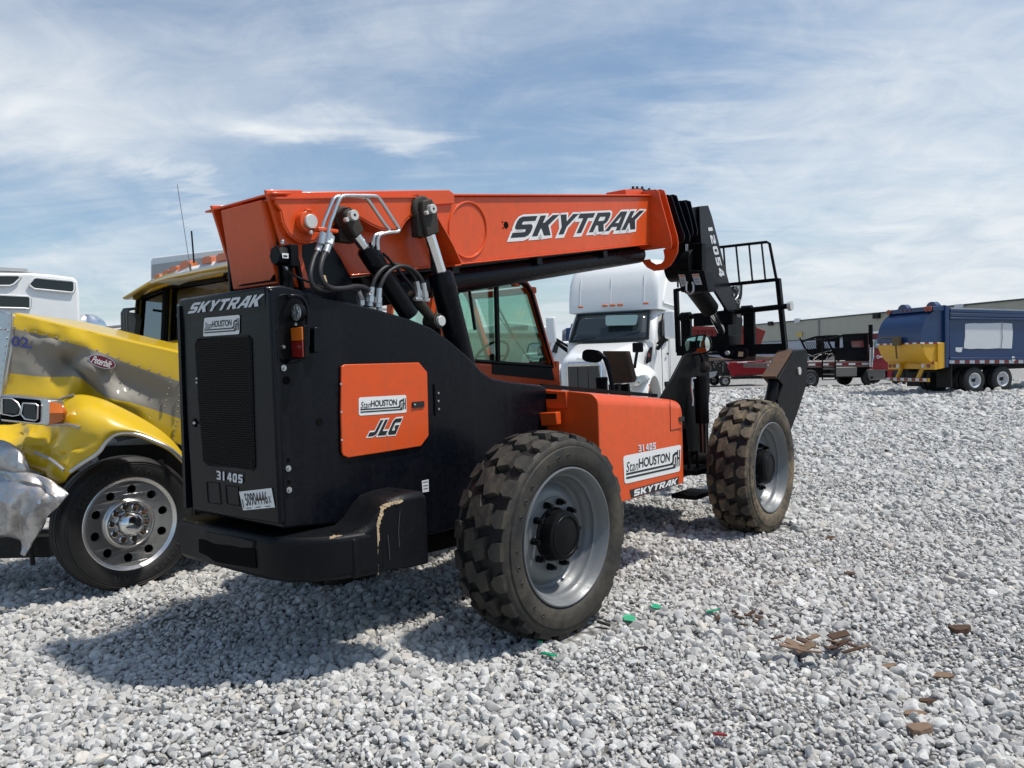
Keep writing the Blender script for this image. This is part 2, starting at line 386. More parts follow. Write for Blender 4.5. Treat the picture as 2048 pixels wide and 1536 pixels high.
def word_loops(s, shear=.28, gap=.16, aspect=1.0, grow=0.0, drop=0.0):
    res = []; x = 0
    for ch in s:
        wd = .8 if ch == '1' else 1.0
        if ch == 'A': x += .05
        for gi, l in enumerate(GLY[ch]):
            l = [(px*aspect, py) for px, py in l]
            if grow: l = offset_loop(l, grow if gi == 0 else -grow)
            res.append((ch, gi, [(x+px+shear*py+drop*.0, py-drop) for px, py in l]))
        x += wd*aspect+gap
        if ch == 'K': x += .04
    out = []
    for ch, gi, l in res:
        if gi == 0: out.append([l])
        else: out[-1].append(l)
    return out, x-gap+shear
class Quad:                                  # TL, TR, BR, BL, facing the viewer side 'n'
    def __init__(s, tl, tr, br, bl, n):
        s.c = [Vector(q) for q in (tl, tr, br, bl)]; s.n = Vector(n).normalized()
    def __call__(s, u, v, h=0.0):
        tl, tr, br, bl = s.c
        return (bl*(1-u)+br*u)*(1-v)+(tl*(1-u)+tr*u)*v + s.n*h
def word(mb, q, text, h, m=0, shear=.28, gap=.16, aspect=1.0, grow=0.0, ref_w=None, drop=0.0):
    L, wd = word_loops(text, shear, gap, aspect, grow, drop)
    for loops in L: mb.fill([[(x/wd, y) for x, y in l] for l in loops], q, h, m)
_tc = {}
def font_mesh(s, offset=0.0, shear=0.0, spacing=1.0):
    k = (s, offset, shear, spacing)
    if k not in _tc:
        cu = bpy.data.curves.new('t', 'FONT'); cu.body = s; cu.offset = offset; cu.shear = shear; cu.space_character = spacing
        cu.resolution_u = 3; cu.fill_mode = 'FRONT'
        o = bpy.data.objects.new('t', cu); scene.collection.objects.link(o)
        bpy.context.view_layer.update()
        dg = bpy.context.evaluated_depsgraph_get()
        me = bpy.data.meshes.new_from_object(o.evaluated_get(dg))
        vs = [(q.co.x, q.co.y) for q in me.vertices]; fs = [list(p.vertices) for p in me.polygons]
        bpy.data.objects.remove(o); bpy.data.curves.remove(cu); bpy.data.meshes.remove(me)
        x0 = min(q[0] for q in vs); x1 = max(q[0] for q in vs); y0 = min(q[1] for q in vs); y1 = max(q[1] for q in vs)
        _tc[k] = ([((a-x0)/(x1-x0), (b-y0)/(y1-y0)) for a, b in vs], fs)
    return _tc[k]
def ftext(mb, q, s, x0, y0, x1, y1, h, m=0, offset=0.0, shear=0.0, spacing=1.0):
    vs, fs = font_mesh(s, offset, shear, spacing)
    mb.add([q(x0+(x1-x0)*a, y0+(y1-y0)*b, h) for a, b in vs], fs, m)
def rrect(x0, y0, x1, y1, rx, ry, n=4):
    out = []
    for cx, cy, a0 in ((x1-rx, y1-ry, 0), (x0+rx, y1-ry, 90), (x0+rx, y0+ry, 180), (x1-rx, y0+ry, 270)):
        for k in range(n+1):
            a = rad(a0+90*k/n); out.append((cx+rx*math.cos(a), cy+ry*math.sin(a)))
    return out
def logo(q, parent, name='rental_sticker'):        # white sticker: Stan HOUSTON, two stripes, SH
    mb = MB(); mb.fill([rrect(0, 0, 1, 1, .035, .1)], q, .0015, 0)
    ftext(mb, q, 'Stan', .035, .40, .235, .76, .003, 1, .004, .25, 1.05)
    ftext(mb, q, 'HOUSTON', .245, .45, .79, .80, .003, 1, .022, 0, .95)
    mb.fill([[(.03, .30), (.80, .30), (.83, .36), (.83, .40), (.80, .37), (.03, .37)]], q, .003, 1)
    mb.fill([[(.03, .16), (.90, .16), (.90, .23), (.03, .23)]], q, .003, 1)
    for pts in ([(.80,.30),(.85,.30),(.87,.38),(.87,.60),(.90,.66),(.94,.66),(.94,.76),(.89,.76),(.84,.68),(.84,.42),(.80,.37)],
                [(.89,.16),(.91,.16),(.91,.58),(.89,.58)], [(.925,.20),(.945,.20),(.945,.82),(.925,.82)],
                [(.965,.20),(.985,.20),(.985,.82),(.965,.82)], [(.945,.47),(.965,.47),(.965,.55),(.945,.55)],
                [(.86,.22),(.885,.22),(.885,.32),(.86,.32)]):
        mb.fill([pts], q, .003, 1)
    return mb.build(name, [WHITE, INK], parent, smooth=0, recalc=False)
def plain_word(q, parent, text, mtl, name='lettering', **k):
    mb = MB(); word(mb, q, text, .003, **k); return mb.build(name, mtl, parent, smooth=0, recalc=False)
# ================================================================ TELEHANDLER
MF = Frame((-.6106, 5.5333, 0), rad(50.5))
TH = thing('telehandler', MF.o, MF.yaw, 'orange and black telescopic boom forklift standing on the gravel in front of the other vehicles', 'telehandler')
YS = -.47; XR = -1.555
S, SX, P = MF.S, MF.SX, MF.P
RN = Vector((0, -1, 0)); BN = Vector((-1, 0, 0))
def qS(Y, pts): return Quad(*S(Y, pts), RN)
def qX(X, pts): return Quad(*SX(X, pts), BN)
def bolt(mb, p, n, r=.012, h=.012, m=0):
    p = Vector(p); n = Vector(n); mb.cyl(p, p+n*h*.4, r*1.5, None, 14, m); mb.cyl(p+n*h*.4, p+n*h*1.2, r, r*.8, 6, m)
# --- black engine/tank body
top = S(YS, [(530,573),(562,570),(600,579),(640,591),(700,605),(760,620),(820,638),(862,655),(900,681),(935,712),(965,744),(985,757),(1020,764),(1085,771)])
prof = top + [Vector((.80, YS, 1.485)), Vector((.80, YS, .72)), Vector((.3, YS, .62)), Vector((-.45, YS, .62)), Vector((-.9, YS, .80)), Vector((XR+.02, YS, .865))]
mb = MB(); mb.prism(prof, (0, .90, 0)); body = mb.build('body_panel', BLACK, TH, bevel=.012)
mb = MB()
for p, r in (((573,761), .022), ((638.7,844), .022)): 
    c = P(*p, Y=YS); mb.cyl(c+Vector((0,.0,0)), c+Vector((0,-.004,0)), r, None, 20, 0)
for p in ((876,786),(876,802),(877,818)):
    c = P(*p, Y=YS); mb.cyl(c, c+Vector((0,-.006,0)), .007, None, 10, 1)
mb.box(P(868.5,800,Y=YS)+Vector((0,-.004,0)), (.012,.008,.2), None, 0)
mb.build('hinge_and_holes', [HOLE, STEEL], body)
# --- rear panel with mesh grille
rp = [P(530,573,Y=YS), None]
cor = [(371,597),(528,575),(538,577),(560,1050),(385,1021),(368,760),(368,602)]
mb = MB(); pts = SX(XR-.025, cor); mb.prism(pts, (.04, 0, 0)); rear = mb.build('rear_panel', BLACK, TH, bevel=.012)
mb = MB(); mb.beam(P(369,612,X=XR-.01)+Vector((0,.02,0)), P(383,1015,X=XR-.01)+Vector((0,.02,0)), .03, .06, (1,0,0)); 
mb.beam(P(543,585,X=XR-.005), P(563,1045,X=XR-.005), .014, .05, (1,0,0)); mb.build('panel_edge', BLACK, rear)
gpts = [(391,686),(397,677),(497,672),(502.5,679),(506,800),(510,934),(505,941),(417,931),(408,921),(397,790)]
XG = XR-.0275
def circ_loop(cx, cy, rx, ry, n=12): return [(cx+rx*math.cos(2*math.pi*k/n), cy+ry*math.sin(2*math.pi*k/n)) for k in range(n)]
g3 = SX(XG, gpts)
mb = MB(); mb.add(g3, [list(range(len(g3)))], 0)
# expanded-metal strands: zigzag wires clipped to the opening
y0 = min(p.y for p in g3); y1 = max(p.y for p in g3); z0 = min(p.z for p in g3); z1 = max(p.z for p in g3)
def inside(y, z):
    c = False; n = len(g3)
    for i in range(n):
        a, b = g3[i], g3[(i+1)%n]
        if (a.z > z) != (b.z > z) and y < (b.y-a.y)*(z-a.z)/(b.z-a.z)+a.y: c = not c
    return c
px_, pz_ = .016, .0125
nz = int((z1-z0)/pz_)+1; ny = int((y1-y0)/px_)+1
for i in range(nz):
    z = z0+i*pz_; run = []
    for j in range(ny*2+1):
        y = y0+j*px_/2; zz_ = z+(.0052 if j % 2 else -.0052)*(1 if i % 2 else -1)
        if inside(y, zz_): run.append((y, zz_))
        if (not inside(y, zz_) or j == ny*2) and len(run) > 1:
            for a, b in zip(run, run[1:]):
                w_ = .0017
                mb.add([(XG-.004, a[0], a[1]-w_), (XG-.004, b[0], b[1]-w_), (XG-.007, b[0], b[1]+w_), (XG-.007, a[0], a[1]+w_)], [(0,1,2,3)], 1)
            run = []
        elif not inside(y, zz_): run = []
gm = mb.build('mesh_grille', [HOLE, mat('grille_strands', (.035,.037,.042), .38, .3)], rear, smooth=0, recalc=False)
mb = MB(); mb.tube(g3+[g3[0]], .005, 6); mb.build('grille_rim', BLACK, rear)
q = qX(XG-.001, [(383,606.5),(529.5,587.5),(522,612),(376,627.5)])
plain_word(q, rear, 'SKYTRAK', WHITEB)
logo(qX(XG-.001, [(409,636),(480,629.5),(479,668),(406.6,673)]), rear)
def stencil(q, parent, mtl=WHITEB, h=.003):
    mb = MB()
    vs = '31405'
    for i, ch in enumerate(vs):
        if ch == '3':
            l = [[(0,0),(.85,0),(1,.12),(1,.42),(.9,.5),(1,.58),(1,.88),(.85,1),(0,1),(0,.8),(.66,.8),(.66,.6),(.25,.6),(.25,.42),(.66,.42),(.66,.2),(0,.2)]]
        else: l = GLY[ch]
        mb.fill([[((i*1.32+px)/6.3, py) for px, py in L] for L in l], q, h, 0)
    for i in range(5):      # stencil bridges
        pass
    return mb.build('stencil_number', mtl, parent, smooth=0, recalc=False)
stencil(qX(XG-.001, [(434,941),(486.5,949.5),(486,967),(434.5,958.5)]), rear)
q = qX(XG-.001, [(478.7,983.4),(543.4,976),(550.4,1014.6),(486.8,1020.7)])
mb = MB(); mb.fill([[(0,0),(1,0),(1,1),(0,1)]], q, .0015, 0)
ftext(mb, q, '50904446', .14, .2, .83, .88, .003, 1, .016); ftext(mb, q, 'X', .85, .24, .93, .60, .003, 1, .01)
for x in (.12, .42, .72): ftext(mb, q, 'HYDR OIL', x, .06, x+.2, .13, .003, 1) if False else mb.fill([[(x,.07),(x+.16,.07),(x+.16,.11),(x,.11)]], q, .003, 1)
mb.fill([[(.035,.12),(.06,.12),(.06,.6),(.035,.6)]], q, .003, 1)
mb.build('stock_number_sticker', [WHITE, INK], rear, smooth=0, recalc=False)
mb = MB()
for a in ([(413.5,964),(438,967),(442,1009),(416,1005)], [(450.5,970.7),(476,974),(479,1012),(454,1008)]):
    q4 = SX(XG, a); mb.tube(q4+[q4[0]], .0022, 5)
mb.box(P(388,846,X=XG), (.012,.032,.05)); mb.build('panel_recess_lines', BLACKR, rear)
mb = MB(); mb.cyl(P(388,846,X=XG-.008), P(388,846,X=XG-.016), .008, None, 12)
for p in ((393,757),(393,765)): mb.cyl(P(*p, X=XG-.004), P(*p, X=XG-.01), .006, None, 8)
mb.build('panel_latch', PIN, rear)
# --- orange engine door
dp = [(680,733),(687,729),(835,725),(851.6,744.5),(853,800),(854.6,871),(839.5,892),(760,905),(694,915),(684,911),(681,903),(679,820)]
mb = MB(); mb.prism(S(YS-.004, dp), (0, -.014, 0)); door = mb.build('engine_door', ORANGE, TH, bevel=.004)
YD = YS-.0185
logo(qS(YD, [(717,795),(812,789.7),(813,825),(717.5,831.5)]), door)
q = qS(YD, [(746,841.5),(804,836),(796,868),(734.5,873)])
mb = MB(); word(mb, q, 'JLG', .0015, 0, shear=.32, gap=.10, grow=.09); word(mb, q, 'JLG', .003, 1, shear=.32, gap=.10)
mb.build('lettering', [WHITE, INK], door, smooth=0, recalc=False)
mb = MB(); mb.prism(S(YD-.001, [(824,804),(847,802),(848,814),(824,816)]), (0, -.006, 0), 0); mb.cyl(P(830,809,Y=YD-.007), P(830,809,Y=YD-.016), .006, None, 10, 1)
for p in ((682,768),(683,824),(684,880)): mb.cyl(P(*p, Y=YD), P(*p, Y=YD-.008), .006, None, 8, 1)
[q_.build('door_latch', [INK, PIN], door) for q_ in mb.pieces()]
# --- side fittings
mb = MB(); rc = S(YS-.001, rrect(552, 588, 618, 720, 14, 14)); mb.prism(rc, (0, -.006, 0)); mb.build('lamp_recess', BLACKR, TH, bevel=.004)
gb = [P(577,592,Y=YS), P(577,592,Y=YS-.07), P(588,590,Y=YS-.085), P(603,598,Y=YS-.085), P(606,620,Y=YS-.085), P(607,690,Y=YS-.085), P(600,708,Y=YS-.085), P(588,718,Y=YS-.08), P(578,724,Y=YS-.05), P(578,724,Y=YS)]
gb = [P(578,592,Y=YS), P(578,592,Y=YS-.05), P(600,594,Y=YS-.06), P(613,612,Y=YS-.06), P(615,650,Y=YS-.06), P(615,690,Y=YS-.06), P(609,707,Y=YS-.06), P(595,720,Y=YS-.055), P(580,724,Y=YS-.04), P(578,724,Y=YS)]
mb = MB(); mb.tube(gb, .011, 10, 0, 5); mb.build('lamp_guard', BLACK, TH)
c = P(596,625,Y=YS-.055)
mb = MB(); mb.lathe([(0,.045),(.025,.05),(.03,.047)], c+Vector((.02,0,0)), (-1,0,0), 24, 0, True); 
mb.lathe([(.031,.044),(.036,.03),(.038,0)], c+Vector((.02,0,0)), (-1,0,0), 24, 1)
for k in range(6): a = k*math.pi/3; mb.cyl(c+Vector((-.012,.022*math.cos(a),.022*math.sin(a))), c+Vector((-.02,.022*math.cos(a),.022*math.sin(a))), .009, None, 8, 2)
mb.box(c+Vector((.04,.02,0)), (.05,.04,.05), None, 0)
mb.build('work_light', [BLACKR, CLEARL, STEEL], TH)
c = P(597,684,Y=YS-.06)
mb = MB(); mb.box(c+Vector((.012,0,0)), (.03,.110,.17), None, 0); mb.box(c+Vector((-.006,0,.042)), (.012,.098,.07), None, 1); mb.box(c+Vector((-.006,0,-.038)), (.012,.098,.085), None, 2)
mb.build('tail_light', [BLACKR, AMBER, REDL], TH, bevel=.003)
mb = MB(); rc = S(YS-.004, rrect(617, 655, 630, 706, 5, 6)); mb.prism(rc, (0, -.05, 0)); mb.build('lamp_bracket', BLACK, TH, bevel=.004)
mb = MB()
for p in ((589,649),(565.5,694),(588,713),(567,736),(576,937),(577.6,980)): bolt(mb, P(*p, Y=YS-.002), (0,-1,0), .011, .012)
mb.build('mounting_bolt', ZINC, body)
mb = MB()
for p in ((576,920),(577,964)): mb.cyl(P(*p, Y=YS-.001), P(*p, Y=YS-.004), .012, None, 16)
mb.build('bolt_hole', HOLE, body)
q = qS(YS-.002, [(843.5,961.5),(857,958.5),(857.5,983),(845,985)])
mb = MB(); mb.fill([[(0,0),(1,0),(1,1),(0,1)]], q, .001, 0)
for y in (.25,.5,.8): mb.fill([[(.15,y),(.85,y),(.85,y+.06),(.15,y+.06)]], q, .002, 1)
mb.build('lifting_label', [WHITEB, INK], body, smooth=0, recalc=False)
# --- counterweight
def cw_ring(z, k=0.0):
    P0 = [(-1.575+k,.56-k),(-1.60+k,.50-k),(-1.605+k,.0),(-1.60+k,-.34),(-1.57+k,-.50),(-1.48+k*.7,-.63+k*.7),(-1.36,-.715+k),(-1.24,-.755+k),(-1.12,-.775+k)]
    return [Vector((x, y, z)) for x, y in P0]+[Vector((-1.10,.62-k,z))]
mb = MB(); mb.loft([cw_ring(.585,.03), cw_ring(.61), cw_ring(.80), cw_ring(.822,.02)])
cwo = mb.build('counterweight', CWT, TH, bevel=.01)
# raised right end of the counterweight
stp = []
secs = [(-1.30,.815),(-1.24,.83),(-1.17,.87),(-1.11,.93),(-1.05,.972),(-.95,.985),(-.84,.985),(-.80,.975),(-.785,.94)]
rings = []
for X, zt in secs:
    yo = -.745 if X < -1.2 else (-.77 if X < -1.05 else -.785)
    zb = .585 if X < -1.0 else .57-.05*(X+1.0)
    if X > -.8: yo += .02
    rings.append([Vector((X, yo, zb)), Vector((X, yo, zt-.03)), Vector((X, yo+.03, zt)), Vector((X, -.50, zt)), Vector((X, -.50, zb))])
mb = MB(); mb.loft(rings); mb.build('counterweight_step', CWT, cwo, bevel=.008)
# lifting pocket on its rear face
mb = MB(); pk = SX(-1.6085, [(397,1079),(405,1080),(424,1088),(509,1099),(512,1137),(430,1124),(415,1112),(398,1105)]); mb.prism(pk, (.06,0,0)); mb.build('tow_pocket', HOLE, cwo)
mb = MB(); mb.prism(SX(-1.612, [(408,1074),(440,1080),(452,1090),(480,1097),(506,1098),(508,1082),(470,1073),(410,1064)]), (.05,0,0)); mb.build('pocket_lip', CWT, cwo, bevel=.008)
# bared foam-coloured chips in its paint
def chip(mb, mid, wd, q, h):
    rnd = random.Random(len(mid)*7+4); L = []; R_ = []
    out = []
    for i in range(len(mid)-1):
        for k in range(5):
            t = k/5; out.append((mid[i][0]*(1-t)+mid[i+1][0]*t, mid[i][1]*(1-t)+mid[i+1][1]*t, wd[i]*(1-t)+wd[i+1]*t))
    out.append((mid[-1][0], mid[-1][1], wd[-1]))
    for i, (x, y, w_) in enumerate(out):
        a = out[max(i-1,0)]; b = out[min(i+1,len(out)-1)]; d = Vector((b[0]-a[0], b[1]-a[1])).normalized(); n = Vector((-d.y, d.x))
        L.append((x+n.x*w_*rnd.uniform(.5,1.3), y+n.y*w_*rnd.uniform(.5,1.3))); R_.append((x-n.x*w_*rnd.uniform(.5,1.3), y-n.y*w_*rnd.uniform(.5,1.3)))
    for i in range(len(L)-1):
        mb.add([q(*L[i]), q(*L[i+1]), q(*R_[i+1]), q(*R_[i])], [(0,1,2,3)], 0)
def cwq(x, y):
    p = P(x, y, Y=-.78)
    yo = -.7885 if p.x > -1.0 else (-.775-.0135*(p.x+1.05)/.05 if p.x > -1.05 else (-.7745 if p.x > -1.13 else -.7745+.025*(-1.13-p.x)/.07))
    return P(x, y, Y=yo-.0012-(.007 if p.x < -1.0 else 0))
mb = MB()
chip(mb, [(806,1001),(796,1005),(786,1006),(776,1010),(766,1014)], [2,4,3,4.5,5], cwq, 0)
chip(mb, [(766,1012),(764,1024),(760,1036),(757,1048),(753,1060),(756,1080),(753,1100),(755,1125),(757,1150)], [6,3.5,4.5,3,5,3.5,3,1.6,.6], cwq, 0)
mb.build1('paint_chip', FOAM, cwo)
mb = MB(); chip(mb, [(660,1076),(668,1073),(684,1071)], [2.2,3,1], lambda x, y: P(x, y, Y=-.722), 0); mb.build('paint_chip', FOAM, cwo)
SCR = mat('bare_scratch', (.10,.10,.10), .6)
for L_ in ([(610,1130),(640,1108),(668,1090),(700,1084),(726,1082)], [(640,1100),(662,1120),(672,1152)], [(800,1022),(797,1060),(799,1094)], [(776,1070),(780,1120)]):
    mb = MB(); qq = [cwq(x, y) if x > 700 else P(x, y, Y=-.752+.0) for x, y in L_]
    if L_[0][0] > 700: mb.tube(qq, .0012, 4); mb.build('scratch', SCR, cwo)
mb = MB(); 
for p in ((593,1096,-.5),(720,1087,-.76),(800,1034,-.79),(776,1120,-.79),(392,1047,None)):
    pass
mb.cyl((-1.30,-.60,.822), (-1.30,-.60,.828), .02, None, 16); mb.cyl((-.9,-.66,.985), (-.9,-.66,.99), .022, None, 16); [q_.build('cast_boss', CWT, cwo) for q_ in mb.pieces()]
# --- chassis under the body, axles
mb = MB(); mb.prism([Vector((-1.1,-.36,.50)), Vector((-1.1,-.36,.85)), Vector((3.7,-.36,1.0)), Vector((3.75,-.36,.5)), Vector((2.2,-.36,.42)), Vector((.9,-.36,.42))], (0,.72,0)); ch = mb.build('chassis_frame', BLACKR, TH, bevel=.01)
for X in (0.0, 3.32):
    mb = MB(); mb.lathe([(0,.10),(.35,.12),(.55,.2),(.68,.24),(.81,.24),(.95,.2),(1.1,.12),(1.5,.10)], (X,-.75,.61), (0,1,0), 24, 0, True); mb.box((X,-.74,.61), (.22,.16,.34)); mb.box((X,.74,.61), (.22,.16,.34))
    mb.build('axle', BLACKR, TH, bevel=.01)
# --- orange hood with rounded top
def hood_ring(X, zt, zb=.615, yo=-.92, r=.085):
    pts = [Vector((X,-.40,zb)), Vector((X,yo,zb))]
    for k in range(7):
        a = rad(90*k/6); pts.append(Vector((X, yo+r-r*math.cos(a), zt-r+r*math.sin(a))))
    pts += [Vector((X,-.66,zt+.016)), Vector((X,-.40,zt+.03))]
    return pts
mb = MB(); 
def hz(X): return 1.452-.098*(X-.81)
rg = [hood_ring(.81, hz(.81)), hood_ring(1.5, hz(1.5)), hood_ring(2.02, hz(2.02)), hood_ring(2.10, hz(2.10)-.006, yo=-.912), hood_ring(2.145, hz(2.15)-.03, yo=-.895), hood_ring(2.165, hz(2.16)-.07, yo=-.865)]
mb.loft(rg); hood = mb.build('engine_hood', ORANGE, TH, bevel=.006, smooth=45)
YH = -.9215
mb = MB()
a = [(1340,797),(1341,861),(1370,855)]
mb.tube([Vector((p.x, YH, p.z)) for p in S(YH, a)], .003, 5); mb.build('panel_seam', BLACKR, hood)
mb = MB(); mb.prism(S(YH, [(1358,834),(1368,833),(1368,842),(1358,843)]), (0,-.004,0)); mb.build('small_decal', INK, hood)
logo(qS(YH, [(1246,912),(1362,889),(1359.5,942.5),(1249,968)]), hood)
q = qS(YH, [(1259,980),(1358,953),(1356,969),(1263,996.5)])
mb = MB(); mb.fill([rrect(0,0,1,1,.02,.08)], q, .0015, 0)
q2 = Quad(q(.05,.88), q(.97,.88), q(.97,.14), q(.05,.14), RN); word(mb, q2, 'SKYTRAK', .003, 1); mb.build('lettering', [INK, WHITE], hood, smooth=0, recalc=False)
stencil(qS(YH, [(1276,890),(1311,884.5),(1311,898),(1277,903.5)]), hood)
# plates where the hood meets the black body
mb = MB(); mb.prism(SX(.79, [(1085,780),(1132,783),(1134,817),(1094,817),(1088,800)]), (.02,0,0)); mb.build('hood_rear_plate', ORANGE, hood, bevel=.006)
mb = MB(); mb.prism(SX(.785, [(1090,787),(1113,788),(1113,798),(1090,798)]), (.02,0,0)); mb.build('hood_slot', HOLE, hood)
mb = MB(); mb.prism(SX(.70, [(1078,826),(1112,824),(1114,850),(1082,852)]), (.06,0,0)); mb.build('hood_bracket', ORANGE, hood, bevel=.008)
mb = MB(); mb.beam((.82,-.40,1.505), (2.6,-.40,1.33), .03, .03); mb.build('hood_edge_strip', BLACKR, TH)
# --- wheels
def wheel_parts(dusty, name):
    tm = TYRE_B if dusty else TYRE_A
    T = MB()
    T.lathe([(-.170,.425),(-.196,.445),(-.209,.475),(-.212,.515),(-.208,.553),(-.198,.558),(-.200,.566),(-.196,.590),(-.180,.604),(-.170,.600)], (0,0,0), (0,1,0), 96)
    T.lathe([(-.170,.600),(-.10,.605),(0,.608),(.10,.605),(.170,.600)], (0,0,0), (0,1,0), 96, 1)
    T.lathe([(.170,.600),(.18,.604),(.196,.590),(.212,.515),(.20,.45),(.17,.425)], (0,0,0), (0,1,0), 96)
    NP = 21
    sh = [(.08,.98),(.68,.98),(.72,.78),(.58,.60),(.36,.55),(.12,.70)]
    z1 = [(.42,.46),(.94,.46),(.86,.12),(1.16,-.16),(.62,-.12),(.30,.16)]
    z2 = [(.62,-.18),(1.10,-.20),(.92,-.46),(.42,-.46),(.30,-.40)]
    zc = [(.76,.44),(.61,.08),(1.00,-.06),(.85,-.44),(.15,-.44),(.31,-.08),(-.09,.06),(.05,.44)]
    for i in range(NP):
        for pts in (sh, [(s+.5, -w_) for s, w_ in sh], zc):
            if pts is zc: pts = [(s+.30, w_) for s, w_ in zc]
            cs_ = sum(s for s, w_ in pts)/len(pts); cw_ = sum(w_ for s, w_ in pts)/len(pts)
            topv = []; bot = []
            for s, w_ in pts:
                st, wt = cs_+(s-cs_)*.93, cw_+(w_-cw_)*.955
                for (ss, ww, up, out) in ((st, wt, True, topv), (s, w_, False, bot)):
                    a = (i+ss)*2*math.pi/NP; rt = (.650-.028*ww*ww) if up else .595
                    if not up and abs(ww) > .9: rt = .592
                    yy = ww*.196 if not up else ww*.19
                    out.append(Vector((rt*math.cos(a), yy, rt*math.sin(a))))
            n = len(pts); T.add(bot+topv, [list(range(n, 2*n))]+[(k, (k+1)%n, n+(k+1)%n, n+k) for k in range(n)])
    for k in range(14):     # moulded marks on the sidewall
        a = rad(100+k*11)
        if k % 4 == 3: continue
        c = Vector((.505*math.cos(a), -.2125, .505*math.sin(a))); rr = .016 if k % 2 else .012
        T.lathe([(0,rr),(.0035,rr*.85),(.0035,rr*.6),(0,rr*.5)], c, (0,-1,0), 12)
    tyre = T.build('tyre', [tm, TYRE_G], None, bevel=.0, smooth=42)
    R_ = MB()
    R_.lathe([(-.178,.432),(-.196,.428),(-.198,.420),(-.190,.412),(-.165,.402),(-.150,.390),(-.122,.386),(-.112,.370),(-.080,.366),(-.068,.349),(-.040,.344),(-.026,.332),(-.018,.322),(-.030,.310),(-.046,.292),(-.056,.268),(-.060,.250),(-.060,.235),(-.066,.230),(-.066,.10)], (0,0,0), (0,1,0), 72)
    R_.lathe([(.17,.43),(.198,.42),(.16,.40),(.05,.36),(.03,.33)], (0,0,0), (0,1,0), 48)
    rim = R_.build('rim', RIMG, None, smooth=50)
    Hb = MB(); Hb.lathe([(-.05,.168),(-.075,.168),(-.085,.158),(-.150,.154),(-.163,.150),(-.168,.142),(-.171,0)], (0,0,0), (0,1,0), 40)
    Hb.lathe([(-.1712,.128),(-.175,.125),(-.175,.120),(-.1712,.117)], (0,0,0), (0,1,0), 32)
    Hb.lathe([(0,.16),(.2,.2)], (0,0,0), (0,1,0), 24)
    hub = Hb.build('hub', BLACKR, None)
    Nn = MB()
    for k in range(10):
        a = 2*math.pi*(k+.3)/10; c = Vector((.203*math.cos(a), -.064, .203*math.sin(a)))
        Nn.cyl(c, c+Vector((0,-.034,0)), .023, None, 6); Nn.cyl(c+Vector((0,-.034,0)), c+Vector((0,-.060,0)), .013, None, 10)
    nuts = [q.build('lug_nut', BLACKR, None) for q in Nn.pieces()]
    return [tyre, rim, hub]+nuts
PW = wheel_parts(False, 'a'); PWm = wheel_parts(True, 'b')
first = True
for X, side, dusty, steer, spin in ((0,-1,False,-2.5,9), (3.32,-1,True,0,27), (0,1,False,-2.5,40), (3.32,1,True,0,5)):
    e = part_empty('wheel', TH, (X, side*1.024, .612), (0, 0, rad(steer)+(0 if side < 0 else math.pi)))
    for k, o in enumerate(PWm if dusty else PW):
        c = o if (side < 0) else o.copy()
        if side > 0: scene.collection.objects.link(c)
        c.parent = e; c.rotation_euler = (0, rad(spin), 0)
# --- boom
BS = .1403
boom = part_empty('boom', TH)
def bz(X, Y=-.2): return 2.861+BS*X
YB = -.20
tb = [P(664,492,Y=YB), P(700,557,Y=YB), None, None]
X1 = 2.99
bl = [Vector((-1.26,YB,bz(-1.26))), Vector((X1,YB,bz(X1))), Vector((X1,YB,bz(X1)-.465)), Vector((tb[1].x,YB,bz(tb[1].x)-.485)), Vector((tb[0].x,YB,tb[0].z)), Vector((-1.20,YB,bz(-1.2)-.22))]
mb = MB(); mb.prism(bl, (0,.40,0)); tube_ = mb.build('boom_section', ORANGE, boom, bevel=.01)
mb = MB()
mb.beam((-1.30,0,bz(-1.30)+.006), (X1,0,bz(X1)+.006), .445, .014); 
mb.beam((tb[1].x,0,bz(tb[1].x)-.485), (X1,0,bz(X1)-.468), .43, .012); mb.build('boom_flange', ORANGE, boom, bevel=.004)
mb = MB(); cpl = [P(700,388,Y=YB-.006), P(905,391.5,Y=YB-.006), P(911,397,Y=YB-.006), P(911,404,Y=YB-.006)]
mb.prism([Vector((-1.26,-.226,bz(-1.26)+.02)), Vector((P(905,392,Y=-.226).x-.03,-.226,bz(.1)+.035)), Vector((P(905,392,Y=-.226).x+.02,-.226,bz(.14)+.01)), Vector((P(905,392,Y=-.226).x+.02,-.226,bz(.14)-.06)), Vector((-1.26,-.226,bz(-1.26)-.1))], (0,.45,0)); mb.build('boom_cover_plate', ORANGE, boom, bevel=.006)
# side plate with scalloped lower edge
YP = -.325
CR = lambda L: [(340+a*.30273, 360+b*.30273) for a, b in L]
up_ = CR([(700,112),(1200,108),(1640,106),(1680,122),(1712,160)])
low = CR([(1732,200),(1712,232),(1640,250),(1585,235),(1555,262),(1520,318),(1480,328),(1395,316),(1330,288),(1262,246),(1215,236),(1130,258),(1060,300),(1010,362),(960,396),(900,412),(840,396),(790,352),(755,285),(738,205),(700,150)])
mb = MB(); mb.prism(S(YP, up_+low), (0,.022,0)); mb.build('boom_side_plate', ORANGE, boom, bevel=.004)
def strip(pxs, Ya, Yb, th, parent, name, mtl, bev=.003):
    mb = MB(); A = S(Ya, pxs); n = len(A); B_ = [Vector((p.x, Yb, p.z)) for p in A]
    for i in range(n-1):
        d = (A[i+1]-A[i]).normalized(); nn = Vector((-d.z, 0, d.x))*th
        mb.add([A[i], A[i+1], B_[i+1], B_[i], A[i]+nn, A[i+1]+nn, B_[i+1]+nn, B_[i]+nn], [(0,1,2,3),(7,6,5,4),(0,4,5,1),(3,2,6,7),(0,3,7,4),(1,5,6,2)])
    return mb.build(name, mtl, parent, smooth=60)
strip(low[3:20], YP+.004, YB, .010, boom, 'side_plate_lip', ORANGE)
